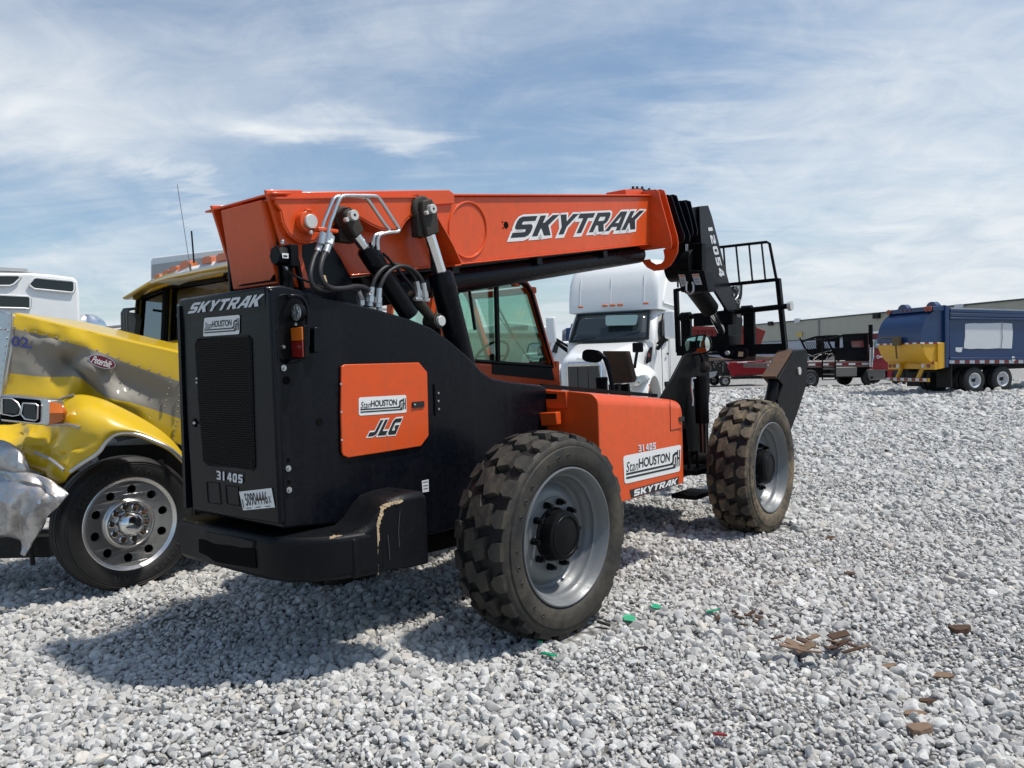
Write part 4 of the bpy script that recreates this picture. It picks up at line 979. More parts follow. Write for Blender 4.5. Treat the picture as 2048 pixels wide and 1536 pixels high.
for y in (YC+.05, 1.17): mb.beam((co[1].x,y,zr-.03), (co[4].x-.05,y,zr-.03), .07, .05)
for x in (co[0].x+.02, co[3].x, ): mb.beam((x,YC,zr-.05), (x,1.22,zr-.05), .08, .05)
mb.beam((co[5].x,YC,co[5].z), (co[5].x,1.22,co[5].z), .09, .06); mb.beam((co[7].x-.03,YC,co[7].z+.1), (co[7].x-.03,1.22,co[7].z+.1), .05, .25)
mb.beam((wi[0].x-.06,.52,1.3), (wi[0].x-.06,.52,zr), .08, .08, (0,1,0)); mb.beam((wi[0].x+.42,1.19,1.3), (wi[0].x+.42,1.19,zr), .10, .08, (0,1,0)); mb.build('cab_frame_bar', ORANGE, cab, bevel=.01)
mb = MB(); 
for k in range(8): x = xs[0]+.12+k*(xs[1]-xs[0]-.1)/7; mb.beam((x,YC+.05,zr-.03), (x+.05,1.18,zr-.03), .022, .03)
mb.build('roof_guard_bar', BLACKR, cab)
mb = MB(); lowp = [Vector((co[9].x,YC+.0,1.0)), Vector((co[9].x,YC,wi[8].z-.03)), Vector((wi[7].x,YC,wi[7].z-.03)), Vector((co[7].x,YC,co[7].z)), Vector((co[7].x+.05,YC,1.0))]
mb.prism(lowp, (0,.05,0)); mb.prism([p+Vector((0,.71,0)) for p in lowp], (0,.05,0)); mb.box(((co[9].x+co[7].x)/2,.84,1.02), (co[7].x-co[9].x,.7,.06)); mb.build('cab_lower_panel', ORANGE, cab, bevel=.004)
mb = MB(); fx = co[5].x; mb.beam((fx-.02,.5,co[5].z-.04), (co[7].x-.05,.5,co[7].z+.2), .012, .01) ; mb = MB()
fr = [Vector((co[5].x-.01,YC+.05,co[5].z-.03)), Vector((co[7].x-.04,YC+.05,co[7].z+.2)), Vector((co[7].x-.04,1.17,co[7].z+.2)), Vector((co[5].x-.01,1.17,co[5].z-.03))]
mb.prism(fr, (.006,0,.0)); mb.build('windscreen', CABGL, cab, smooth=0)
mb = MB(); sx_ = wi[0].x+.25; mb.box((sx_,.85,1.40), (.5,.5,.14)); mb.box((sx_-.25,.85,1.72), (.14,.48,.6), Matrix.Rotation(-.15,3,'Y')); mb.box((sx_-.05,.85,1.2), (.3,.3,.3)); mb.build('seat', BLACKR, cab, bevel=.03, seg=3)
st = Vector((sx_+.62,.85,1.75)); ax = Vector((-.75,0,.66)).normalized(); e1 = Vector((0,1,0)); e2 = ax.cross(e1)
mb = MB(); rg = [st+(e1*math.cos(t)+e2*math.sin(t))*.19 for t in [2*math.pi*k/28 for k in range(29)]]; mb.tube(rg, .014, 8); mb.beam(st-e1*.18, st+e1*.18, .03, .015); mb.cyl(st, st-ax*.55, .035, .05, 12); mb.build('steering_wheel', BLACKR, cab)
mb = MB(); mb.box((co[7].x-.22,.84,1.52), (.22,.6,.3)); mb.build('dashboard', BLACKR, cab, bevel=.03)
mb = MB(); w0 = Vector((co[7].x-.02,.75,1.62)); w1 = Vector((co[5].x+.13,1.02,2.15)); mb.beam(w0, w1, .012, .012); mb.beam(w1+(w0-w1)*.45, w1+Vector((0.02,.02,.1)), .018, .02); mb.build('wiper', BLACKR, cab)
mb = MB(); mb.tube([P(x, y, Y=YC-.06) for x, y in ((912,560),(922,552),(931,556),(937,572),(947,640),(950,660))], .014, 8, 0, 4); mb.build('grab_handle', BLACK, cab)
# ================================================================ WRECKED YELLOW TRUCK
YO = (-2.9, 7.2, 0.0)
YT = thing('wrecked_truck', YO, 0, 'crashed yellow and grey long-nosed truck with crumpled bumper, left of the telehandler', 'truck')
def yb(mb, name, m, parent=YT, **k): return mb.build(name, m, parent, off=YO, **k)
def V(x, y, D): return Vector(WD(x, y, D))
def hd(x): return 5.98+.0006*x          # depth of the hood's near side
cols = [
 [(22,626),(22,656),(15,700),(8,745),(2,795)],
 [(55,634),(55,664),(50,707),(50,750),(45,797)],
 [(90,642),(90,672),(88,714),(92,754),(88,801)],
 [(122,650),(122,681),(118,722),(128,754),(122,802)],
 [(150,657),(150,688),(142,724),(160,755),(150,805)],
 [(185,665),(185,700),(176,738),(196,780),(188,822)],
 [(215,672),(215,710),(214,752),(226,796),(215,838)],
 [(255,681),(255,727),(252,765),(262,806),(252,850)],
 [(300,691),(300,743),(298,778),(300,817),(296,866)],
 [(345,701),(345,758),(345,795),(345,832),(345,884)],
 [(385,711),(385,772),(385,812),(385,847),(385,900)]]
dof = [ # depth offsets (dents): + is further in
 [0,0,0,0,0],[0,.0,.01,.01,.0],[0,.0,.03,.02,.0],[0,.01,.07,.05,.01],[0,-.01,.12,.02,.04],[0,-.02,-.035,.10,.07],[0,0,-.01,-.04,.08],[0,0,.03,-.03,.05],[0,0,.03,.01,.0],[0,0,.01,.01,0],[0,0,0,0,0]]
G = [[V(c[r][0], c[r][1], hd(c[r][0])+dof[i][r]+(.02 if r == 0 else 0)) for i, c in enumerate(cols)] for r in range(5)]
def cat(p0, p1, p2, p3, t): return .5*((2*p1)+(p2-p0)*t+(2*p0-5*p1+4*p2-p3)*t*t+(3*p1-p0-3*p2+p3)*t**3)
def dense(rows, ku, kv, fn=None, mrow=None):
    def along(L, k):
        out = []
        for i in range(len(L)-1):
            for j in range(k): out.append(cat(L[max(i-1,0)], L[i], L[i+1], L[min(i+2,len(L)-1)], j/k))
        return out+[L[-1]]
    A = [along(r, ku) for r in rows]; cols_ = [along([r[c] for r in A], kv) for c in range(len(A[0]))]
    R_ = [[cols_[c][r] for c in range(len(cols_))] for r in range(len(cols_[0]))]
    if fn: R_ = [[fn(p) for p in r] for r in R_]
    mm = None
    if mrow: mm = [mrow[i//kv] for i in range(len(R_)-1)]
    return R_, mm
def pix(p):
    c = RC.T@(np.array(p)-CAM); return CX-FP*c[0]/c[2], CY+FP*c[1]/c[2]
def seg_d(x, y, a, b):
    ax_, ay_ = a; bx_, by_ = b; t = max(0, min(1, ((x-ax_)*(bx_-ax_)+(y-ay_)*(by_-ay_))/((bx_-ax_)**2+(by_-ay_)**2))); return math.hypot(x-ax_-t*(bx_-ax_), y-ay_-t*(by_-ay_))
from mathutils import noise as mno
def creases(lines, nz=0.0, nzone=None):
    def fn(p):
        x, y = pix(p); d = 0
        for a, b, amp, wd in lines: d += amp*math.exp(-seg_d(x, y, a, b)/wd)
        if nz:
            f = 1 if nzone is None else max(0, min(1, (nzone-x)/60)); v = mno.noise(Vector(p)*4.5); v2 = mno.noise(Vector(p)*11)
            d += nz*f*(abs(v)*1.6-.4+abs(v2)*.5)
        return Vector(p)+away*d
    return fn
away = Vector((.17, .98, 0)).normalized()
R_, mm = dense(G, 8, 10, creases([((142,712),(232,806),-.05,20), ((100,684),(148,706),-.025,12), ((108,752),(150,712),.05,14), ((160,700),(205,742),.03,12), ((180,745),(262,800),.03,18), ((60,668),(112,678),.028,7)], .010, 230), [0,1,1,0])
mb = MB(); mb.grid(R_, mrow=mm); hside = yb(mb, 'hood_side', [YEL, YGREY], smooth=40, recalc=False)
md = hside.modifiers.new('solid', 'SOLIDIFY'); md.thickness = .006; md.offset = 0
# top of the hood and far side
away = Vector((.17, .98, 0)).normalized()
T0 = G[0]; rows = [T0, [p+away*.08+Vector((0,0,.006)) for p in T0], [p+away*.32+Vector((0,0,-.012)) for p in T0], [p+away*.95+Vector((0,0,-.04)) for p in T0], [p+away*1.2+Vector((0,0,-.12)) for p in T0], [p+away*1.25+Vector((0,0,-.6)) for p in T0]]
mb = MB(); mb.grid(rows); hood_y = yb(mb, 'hood', YEL, sub=2, smooth=180, recalc=False); md = hood_y.modifiers.new('solid', 'SOLIDIFY'); md.thickness = .006; md.offset = 0
# rivets
mb = MB()
def rivet(x, y, D, r=.008): c = V(x, y, D); n = (Vector(CAM)-c).normalized(); mb.lathe([(-.004,r),(.002,r*.9),(.005,r*.5),(.006,0)], c, n, 10)
for k in range(17):
    t = k/16; x = 30+t*330; i = min(int(t*10), 9)
    yy = np.interp(x, [c[1][0] for c in cols], [c[1][1] for c in cols])-3
    rivet(x, yy, hd(x)-.012)
for k in range(5): rivet(340-k*2.6, 765+k*12, hd(340)-.012); rivet(360-k*1.2, 780+k*11, hd(360)-.012)
for k in range(5): rivet(354-k*2, 842+k*9, hd(350)-.012)
yb(mb, 'rivets', YGREY, smooth=80)
# grille surround at the very front
mb = MB(); a = [V(-60,600,6.02), V(0,619,5.99), V(22,626,5.97), V(22,700,5.97), V(14,745,5.96), V(2,800,5.96), V(-60,800,5.99)]
mb.prism(a, away*.9+Vector((0,0,-.30))); gs_ = yb(mb, 'grille_surround', ALU, bevel=.02)
mb = MB()
for k in range(11): rivet(18-k*1.7, 632+k*15, 5.955, .011)
for k in range(3): rivet(8-k*9, 658+k*0, 5.965, .011)
yb(mb, 'rivets', ALU, gs_, smooth=80)
mb = MB(); mb.tube([V(22,626,5.955), V(22,656,5.955), V(16,700,5.95), V(8,745,5.95), V(2,797,5.95)], .010, 6); yb(mb, 'surround_edge', ALU)
# painted number and oval badge
def vq(tl, tr, br, bl, D, f=hd):
    p = [V(x, y, f(x)+D) for x, y in (tl, tr, br, bl)]; n = (Vector(CAM)-p[0]).normalized(); return Quad(*p, n)
q = vq((24,671),(66,677),(64,698),(22,692), -.035)
mb = MB(); ftext(mb, q, '02.', 0, 0, 1, 1, .006, 0, .03); yb(mb, 'painted_number', mat('number_blue', (.045,.06,.22), .5), hside, smooth=0, recalc=False)
c = V(204,723.5,hd(204)-.035); n = (Vector(CAM)-c).normalized(); e1 = (V(232,731,hd(232)-.03)-V(178,714,hd(178)-.03)); ln = e1.length/2; e1.normalize(); e2 = n.cross(e1)
def oval(s, h, k=32): return [c+e1*math.cos(t)*ln*s+e2*math.sin(t)*.050*s**.3*(s)+n*h for t in [2*math.pi*i/k for i in range(k)]]
mb = MB(); mb.loft([oval(1,-.03), oval(1,.0)], m=0); yb(mb, 'badge_rim', ALU, hside)
mb = MB(); mb.loft([oval(.93,.0), oval(.93,.004)], m=0)
q = Quad(c-e1*ln*.72+e2*.028, c+e1*ln*.72+e2*.028, c+e1*ln*.72-e2*.03, c-e1*ln*.72-e2*.03, n); ftext(mb, q, 'Peterbilt', 0, 0, 1, 1, .006, 1, .012, .3, .92)
yb(mb, 'oval_badge', [mat('badge_red', (.16,.008,.02), .3), WHITE], hside, smooth=0, recalc=False)
# --- fender
FT = [(372,918,6.05),(350,888,6.03),(322,862,6.0),(285,838,5.98),(245,817,5.96),(205,799,5.95),(165,790,5.95),(132,796,5.96),(100,815,5.96),(62,838,5.97),(20,850,5.98),(-25,850,5.98)]
FM = [(372,921,5.97),(346,893,5.90),(316,872,5.85),(280,856,5.80),(243,840,5.76),(206,826,5.72),(165,825,5.68),(130,845,5.69),(100,868,5.76),(68,885,5.74),(30,880,5.82),(-25,885,5.80)]
FM2 = [(372,923,5.95),(344,894,5.86),(312,876,5.80),(275,862,5.74),(240,858,5.69),(212,858,5.65),(180,872,5.62),(150,890,5.64),(118,905,5.66),(85,915,5.72),(40,905,5.74),(-25,915,5.78)]
FL = [(372,926,5.95),(342,897,5.86),(308,880,5.80),(270,866,5.75),(235,866,5.71),(215,880,5.68),(196,905,5.66),(165,925,5.66),(140,943,5.64),(116,960,5.70),(60,930,5.76),(-25,940,5.80)]
FI = [(x-2, y+6, D+.10) for x, y, D in FL]
R_, mm = dense([[V(*p) for p in r] for r in (FT, FM, FM2, FL, FI)], 7, 7, creases([((8,880),(60,862),.05,9), ((60,862),(52,900),-.05,8), ((62,905),(110,870),.05,9), ((85,895),(160,905),-.03,8), ((110,915),(185,880),.025,8), ((0,850),(90,846),.03,8)], .05, 150))
mb = MB(); mb.grid(R_); fe = yb(mb, 'fender', YEL, smooth=35, recalc=False); md = fe.modifiers.new('solid', 'SOLIDIFY'); md.thickness = .008; md.offset = 0
mb = MB(); mb.tube([V(x, y+1, D-.01) for x, y, D in FL[:9]], .014, 8, 0, 4); yb(mb, 'fender_lip', ALU, fe)
mb = MB(); 
for pts in ([(148,790,5.93),(118,800,5.93),(98,812,5.93),(90,826,5.92)], [(92,850,5.66),(130,848,5.65),(160,855,5.62)], [(70,905,5.68),(100,918,5.62),(128,940,5.6)], [(20,905,5.7),(45,912,5.66),(60,950,5.64)]):
    mb.tube([V(*p) for p in pts], .012, 6, 0, 4)
yb(mb, 'torn_edge', CRUMP, fe)
# creases
# --- headlamp
mb = MB(); hp = [(0,789),(97,800),(101,808),(100,845),(93,852),(0,842)]
outer = [V(x, y, 5.62) for x, y in hp]; mb.prism(outer, away*.14, 0); hl = yb(mb, 'headlight', ALU, bevel=.012)
mb = MB(); mb.prism([V(x, y, 5.612) for x, y in ((1,793),(78,800),(80,806),(79,843),(74,846),(1,838))], away*.01); yb(mb, 'lamp_recess', HOLE, hl)
mb = MB()
for q_ in ([(4,796),(24,797),(36,806),(42,818),(38,830),(26,832),(4,828)], [(46,806),(72,808),(76,812),(75,838),(70,841),(50,838),(42,828)]):
    mb.tube([V(x, y, 5.60) for x, y in q_+q_[:1]], .006, 6)
yb(mb, 'lamp_ring', ALU, hl)
mb = MB(); mb.prism([V(x, y, 5.605) for x, y in ((6,798),(24,799),(34,808),(38,818),(34,828),(6,826))], away*.01); mb.prism([V(x, y, 5.605) for x, y in ((48,808),(70,810),(73,838),(50,836),(46,826))], away*.01); yb(mb, 'lamp_glass', mat('broken_lamp', (.07,.072,.075), .3, .6), hl)
rr = []
for k in range(7):
    t = k/6; s = math.sqrt(max(0, 1-t*t)); cxx = 99+36*t
    rr.append([V(cxx, 826-22*s-1*t, 5.60), V(cxx, 826, 5.60-.05*s), V(cxx, 826+22*s, 5.60), V(cxx, 826+20*s, 5.72), V(cxx, 826-20*s, 5.72)])
mb = MB(); mb.loft(rr); yb(mb, 'turn_signal', AMBER, hl, smooth=60)
# --- crumpled bumper
rnd = random.Random(5)
def crump(rows, amp): return [[V(x, y, D+rnd.uniform(-amp, amp)) for x, y, D in r] for r in rows]
B0 = [[(-60,925,5.75),(0,930,5.66),(30,938,5.60),(62,946,5.58),(96,958,5.56),(122,975,5.58),(138,988,5.60)],
      [(-60,960,5.62),(0,960,5.60),(28,966,5.52),(58,972,5.50),(88,985,5.54),(108,1000,5.52),(122,1006,5.56)],
      [(-60,1000,5.60),(0,1000,5.58),(25,1005,5.52),(52,1012,5.56),(78,1018,5.50),(92,1030,5.54),(100,1028,5.55)],
      [(-60,1045,5.62),(0,1048,5.60),(22,1050,5.56),(46,1050,5.60),(66,1050,5.54),(76,1062,5.54),(82,1058,5.55)],
      [(-60,1062,5.66),(0,1068,5.63),(22,1070,5.60),(44,1076,5.62),(56,1076,5.58),(58,1092,5.56),(64,1086,5.56)],
      [(-60,1064,5.74),(0,1071,5.72),(22,1073,5.70),(42,1080,5.68),(46,1096,5.60),(43,1108,5.58),(50,1112,5.58)]]
R_, mm = dense(crump(B0, .018), 5, 5, creases([((0,955),(95,985),.04,7), ((95,985),(60,1050),-.05,8), ((70,960),(110,1010),.03,6), ((10,1000),(60,1030),-.04,8)], .014))
mb = MB(); mb.grid(R_); bu = yb(mb, 'bumper', CRUMP, smooth=28, recalc=False); md = bu.modifiers.new('solid', 'SOLIDIFY'); md.thickness = .012; md.offset = 0
B1 = [[(-40,880,5.72),(0,878,5.68),(20,884,5.64),(42,900,5.64),(50,912,5.64)], [(-40,910,5.70),(0,905,5.6),(18,915,5.62),(36,925,5.56),(46,930,5.6)], [(-40,940,5.72),(0,938,5.64),(20,944,5.6),(40,948,5.58),(62,950,5.6)]]
mb = MB(); mb.grid(crump(B1, .012)); o = yb(mb, 'torn_sheet', CRUMP, bu, sub=1, smooth=30, recalc=False); md = o.modifiers.new('solid', 'SOLIDIFY'); md.thickness = .008
mb = MB(); mb.beam(V(-80,1090,6.2), V(120,1085,6.2), .3, .16); mb.beam(V(-60,1000,6.3), V(330,960,6.5), .5, .35); mb.beam(V(60,1070,6.0), V(66,1130,5.95), .03, .05); yb(mb, 'front_frame', DARK)
# --- wheel
wc = V(251,1044,6.12); wax = (Vector((-.10, -1, 0))).normalized()
# square the wheel up with its own round outline (it is steered a little to the left)
we = part_empty('wheel', YT, tuple(wc-Vector(YO)), (0, 0, rad(49)))
T = MB(); TR_ = .527
T.lathe([(-.05,.335),(-.10,.345),(-.125,.375),(-.142,.42),(-.140,.47),(-.128,.498),(-.110,.512),(-.104,.508),(-.098,.518),(-.062,.524),(-.060,.510),(-.050,.510),(-.048,.526),(-.012,.527),(-.010,.512),(.0,.512),(.002,.527),(.04,.526),(.042,.512),(.05,.512),(.052,.524),(.10,.516),(.13,.49),(.142,.42),(.10,.345),(.05,.33)], (0,0,0), (0,1,0), 96)
for rr_ in (.47, .485): T.lathe([(-.1385+(.02 if rr_ < .4 else 0),rr_-.004),(-.1435+(.016 if rr_ < .4 else 0),rr_),(-.1385+(.02 if rr_ < .4 else 0),rr_+.004)], (0,0,0), (0,1,0), 96)
T.build('tyre', TYRE_C, we, smooth=50)
mb = MB()
word_ = 'GOODYEAR'
for s0, txt in ((150, word_), (330, word_)):
    for i, ch in enumerate(txt):
        a = rad(s0-i*11.5); r0, r1 = .398, .448; hw = rad(4.0)
        def qq(u, v, h, a=a): 
            r = r0+(r1-r0)*v; t = a+hw*(1-2*u); return Vector((r*math.cos(t), -.1435-h+(.0 if v > .3 else .004), r*math.sin(t)))
        ftext(mb, qq, ch, 0, 0, 1, 1, .0008, 0, .03)
mb.build('tyre_lettering', mat('tyre_letters', (.024,.024,.025), .45), we, smooth=0, recalc=False)
R_ = MB()
R_.lathe([(-.085,.318),(-.112,.314),(-.116,.305),(-.108,.296),(-.098,.290),(-.094,.285)], (0,0,0), (0,1,0), 80)
R_.lathe([(-.068,.168),(-.080,.166),(-.092,.158),(-.098,.150),(-.090,.142),(-.070,.138),(-.066,.135),(-.066,.0)], (0,0,0), (0,1,0), 64)
ring = []; q = lambda x, y, h: Vector((x, -.068-.026*max(0,(math.hypot(x,y)-.17)/.115)-h, y))
NR = 120
lo = circ_loop(0, 0, .285, .285, 100); li = circ_loop(0, 0, .168, .168, 60)
hs = [circ_loop(.228*math.cos(2*math.pi*(k+.35)/10), .228*math.sin(2*math.pi*(k+.35)/10), .029, .029, 20) for k in range(10)]
R_.fill([lo, li]+hs, q, 0)
for hcirc in hs: R_.add([q(x, y, 0) for x, y in hcirc]+[q(x, y, -.022) for x, y in hcirc], [(i, (i+1)%20, 20+(i+1)%20, 20+i) for i in range(20)])
R_.build('rim', ALU, we, smooth=35)
mb = MB(); mb.lathe([(-.03,.29),(-.03,.0)], (0,0,0), (0,1,0), 32); mb.build('brake_drum', HOLE, we)
mb = MB(); mb.lathe([(-.066,.088),(-.12,.085),(-.128,.078),(-.15,.068),(-.165,.045),(-.171,.02),(-.172,0)], (0,0,0), (0,1,0), 48); mb.build('hub_cap', CHROME, we, smooth=60)
mb = MB(); m2 = MB()
for k in range(10):
    a = 2*math.pi*(k+.85)/10; cc0 = Vector((.113*math.cos(a), -.066, .113*math.sin(a)))
    m2.lathe([(0,.024),(-.010,.023),(-.012,.019),(-.004,.017)], cc0, (0,1,0), 16)
    mb.cyl(cc0, cc0+Vector((0,-.022,0)), .0155, None, 6); mb.cyl(cc0+Vector((0,-.022,0)), cc0+Vector((0,-.034,0)), .009, None, 8)
mb.build('lug_nut', RUST, we); m2.build('nut_ring', CHROME, we)
for o in list(we.children):
    if not o.name.startswith('tyre'): o.scale = (1.17, 1.0, 1.17)
# --- cab far behind the hood
def cp(x, y): return V(x, y, 8.3-.0043*(x-275))     # the windscreen plane runs towards the right and nearer
cabback = Vector((.28, .96, 0))*1.5
yc = part_empty('cab', YT)
mb = MB()
fr_o = [(272,592),(281,577),(330,562),(450,535),(560,512),(600,512),(600,790),(262,790),(262,690)]
wins = [[(277,598),(331,577),(326,690),(310,693),(271,682)], [(338,575),(450,556),(452,549),(585,524),(585,660),(452,666),(362,682),(333,689)]]
q = lambda x, y, h: cp(x, y)+cabback.normalized()*h
mb.fill([fr_o]+wins, q, 0); mb.fill([fr_o]+wins, q, .05)
for l in [fr_o]+wins:
    n = len(l); mb.add([q(x, y, 0) for x, y in l]+[q(x, y, .05) for x, y in l], [(i, (i+1)%n, n+(i+1)%n, n+i) for i in range(n)])
yb(mb, 'cab_front', YEL, yc)
mb = MB()
for l in wins: mb.tube([q(x, y, -.008) for x, y in l+l[:1]], .022, 6)
mb.beam(q(335,575,-.02), q(330,690,-.02), .06, .03, (1,0,0)); yb(mb, 'window_gasket', BLACKR, yc)
for l in wins: mb = MB(); mb.prism([q(x, y, .03) for x, y in l], cabback.normalized()*.006); yb(mb, 'windscreen', DKGL, yc, smooth=0)
mb = MB(); L0 = [q(*p, .05) for p in ((272,592),(262,690),(262,790))]
zt_ = q(281,577,0).z
mb.add([L0[0], L0[2], L0[2]+cabback, L0[0]+cabback], [(0,1,2,3)])
rf = [q(x, y, .02) for x, y in ((272,592),(281,577),(330,562),(450,535),(600,512))]
mb.grid([rf, [p+cabback+Vector((0,0,.05)) for p in rf]]); yb(mb, 'cab_shell', YEL, yc, recalc=False, solid=.03)
mb = MB(); bkz = [L0[2]+cabback, q(600,790,0)+cabback]
wz0, wz1 = 1.0, 1.75
a0 = L0[2]+cabback; a1 = q(600,790,.05)+cabback
mb.add([Vector((a0.x,a0.y,.4)), Vector((a1.x,a1.y,.4)), Vector((a1.x,a1.y,1.72)), Vector((a0.x,a0.y,1.72))], [(0,1,2,3)]); mb.beam(Vector((a0.x,a0.y,2.5)), Vector((a1.x,a1.y,2.65)), .05, .16); mb.beam(Vector(a0)+Vector((.4,-.9,2.0-a0.z)), Vector(a0)+Vector((.42,-.9,2.6-a0.z)), .1, .1)
sw = q(395,640,.55); ax = Vector((-.3,-.8,.6)).normalized(); e1 = ax.orthogonal().normalized(); e2 = ax.cross(e1)
mb.tube([sw+(e1*math.cos(t)+e2*math.sin(t))*.22 for t in [2*math.pi*k/28 for k in range(29)]], .015, 8); yb(mb, 'cab_interior', mat('cab_interior', (.05,.055,.055), .7), yc, recalc=False, solid=.02)
mb = MB(); q_ = lambda x, y, h: q(x, y, -.05-h)
vis = [[V(246,597,7.75), V(300,564,7.45), V(330,551,7.3), V(452,529,6.85), V(600,505,6.3)], [q(276,599,-.02), q(302,577,-.02), q(332,567,-.02), q(452,541,-.02), q(600,517,-.02)]]
mb.grid(vis); vs_ = yb(mb, 'sun_visor', YEL, yc, recalc=False, solid=.02)
mb = MB(); wt = [[V(302,562,7.52), V(330,549,7.38), V(380,536,7.12), V(452,520,6.85), V(600,498,6.3)], [V(300,566,7.42), V(331,556,7.28), V(380,546,7.05), V(452,532,6.82), V(600,508,6.28)]]
mb.grid(wt); mb.grid([wt[0], [p+cabback*.6+Vector((0,0,.0)) for p in wt[0]]]); yb(mb, 'white_roof_panel', TWHITE, yc, recalc=False, solid=.02)
for x, y, s in ((313,554,.5),(331,547,.6),(346,541,.8),(369,532,1.0),(413,523,1.0),(442,517,1.0)):
    c = V(x, y, 7.48-.0045*(x-300)); d = Vector((.25,.93,.15)).normalized(); L_ = .13*s+.05
    mb = MB(); sg = V(x+14, y-3, 7.48-.0045*(x-286))-c; sg.normalize()
    mb.loft([[c+sg*(a*w_)+Vector((0,0,b*h_))+d*dd for a, b in ((-1,-.4),(1,-.4),(1,.6),(.5,1),(-.5,1),(-1,.6))] for dd, w_, h_ in ((0,.055*s+.02,.035*s+.01),(.08,.06*s+.015,.04*s+.01),(.2,.02,.012))]); yb(mb, 'marker_light', AMBER, yc, smooth=50)
# antennas
mb = MB(); mb.tube([V(381,541,7.0), V(368,455,7.0), V(354.5,369,7.0)], .003, 5); mb.cyl(V(381,541,7.0), V(380,528,7.0), .010, None, 8); yb(mb, 'antenna', GREYM, yc)
mb = MB(); mb.tube([V(388,526,7.1), V(383,462,7.1)], .008, 6); yb(mb, 'antenna', BLACKR, yc)
# far-side air cleaner and mirror bracket
mb = MB()
for x in (246,251,256): mb.tube([V(272,617,8.2), V(x+2,619,7.9), V(x-2,626,7.8), V(x-1,680,7.8)], .014, 6)
mb.prism([V(x, y, 7.95) for x, y in ((256,624),(268,628),(272,640),(266,684),(258,684),(254,640))], Vector((0,.12,0))); yb(mb, 'mirror_bracket', GREYM, yc)
mb = MB(); mb.grid([[V(320,690,7.2), V(345,683,7.1), V(400,676,7.0)], [V(300,694,7.0), V(345,697,6.9), V(400,690,6.8)], [V(300,700,6.8), V(345,706,6.7), V(400,700,6.6)]]); yb(mb, 'cowl', YEL, yc, recalc=False, solid=.02)
# sleeper box behind the cab
sb0 = [V(300,520,9.9), V(306,514,9.9), V(452,496,9.0), V(600,480,8.2), V(600,600,8.2), V(300,640,9.9)]
mb = MB(); mb.prism(sb0, Vector((.28,.96,0))*2.2); sl_ = yb(mb, 'sleeper_box', TWHITE, YT, bevel=.06, seg=4)
mb = MB(); mb.prism([V(303,530,9.87), V(452,509,8.97), V(600,492,8.17), V(600,600,8.17), V(303,640,9.87)], Vector((.28,.96,0))*.01); yb(mb, 'sleeper_front', mat('sleeper_grey', (.40,.40,.40), .45), sl_)
mb = MB(); mb.beam(Vector((-2.4,8.3,.7)), Vector((-1.1,13,.75)), .9, .3); mb.box((-1.4,11.5,.55), (2.2,1.1,1.0)); mb.box((-3.0,7.2,.75), (1.0,1.4,.7)); yb(mb, 'truck_frame', DARK)
# ================================================================ VEHICLES AND BUILDING BEHIND
def rr(X, hw, z0, z1, r, n=5, hw2=None, yc=0):
    hw2 = hw if hw2 is None else hw2; out = [Vector((X, yc-hw, z0))]
    for k in range(n+1): a = rad(90*k/n); out.append(Vector((X, yc-hw2+r-r*math.cos(a), z1-r+r*math.sin(a))))
    for k in range(n+1): a = rad(90*k/n); out.append(Vector((X, yc+hw2-r+r*math.sin(a), z1-r+r*math.cos(a))))
    out.append(Vector((X, yc+hw, z0))); return out
def truck_wheel(parent, p, r=.5, w=.28, side=-1, rimm=RIMG, dual=False, tm=TYRE_C):
    e = part_empty('wheel', parent, tuple(p)); s = side; mb = MB()
    mb.lathe([(s*.0,r*.56),(s*.005,r*.62),(s*.012,r*.8),(-s*.01,r*.93),(-s*.04,r),(-s*(w-.04),r),(-s*w,r*.9),(-s*w,r*.55)], (0,0,0), (0,1,0), 40)
    if dual: mb.lathe([(-s*(w+.06),r*.6),(-s*(w+.07),r*.93),(-s*(w+.1),r),(-s*(2*w),r),(-s*(2*w+.05),r*.9),(-s*(2*w+.05),r*.5)], (0,0,0), (0,1,0), 40)
    mb.build('tyre', tm, e); mb = MB()
    d = -s*(.14 if dual else .05)
    mb.lathe([(s*.002,r*.57),(s*.004,r*.53),(-s*.03,r*.50),(d,r*.46),(d,r*.25),(d+s*.05,r*.22),(d+s*.06,0)], (0,0,0), (0,1,0), 32)
    mb.build('rim', rimm, e)
    mb = MB()
    for k in range(5): a = 2*math.pi*k/5+.3; c = Vector((r*.36*math.cos(a), d+s*.002, r*.36*math.sin(a))); mb.cyl(c, c+Vector((0,s*.004,0)), r*.06, None, 12)
    mb.cyl((0,d+s*.05,0), (0,d+s*.10,0), r*.15, None, 16); mb.build('hub', DARK, e)
    return e
# ---------------------------------------------------------------- white highway tractor
SF = Frame((1.62, 17.3, 0), math.atan2(-.92, -.38))
WT = thing('tractor_truck', SF.o, SF.yaw, 'white tractor unit with tall roof fairing facing the camera, seen behind the telehandler', 'truck')
mb = MB(); mb.loft([rr(.0,.50,.75,1.60,.16), rr(-.05,.56,.72,1.70,.2), rr(-.5,.66,.70,1.80,.24), rr(-1.2,.80,.70,1.92,.26), rr(-2.2,1.00,.70,2.06,.28), rr(-2.35,1.08,.70,2.08,.2)]); wh = mb.build('hood', TWHITE, WT, smooth=60)
mb = MB(); mb.loft([rr(-2.2,1.10,.55,2.04,.1), rr(-2.5,1.17,.5,2.50,.16,hw2=1.12), rr(-2.85,1.20,.5,2.88,.2,hw2=1.10), rr(-3.6,1.22,.5,2.92,.2)]); cb = mb.build('cab', TWHITE, WT, smooth=45)
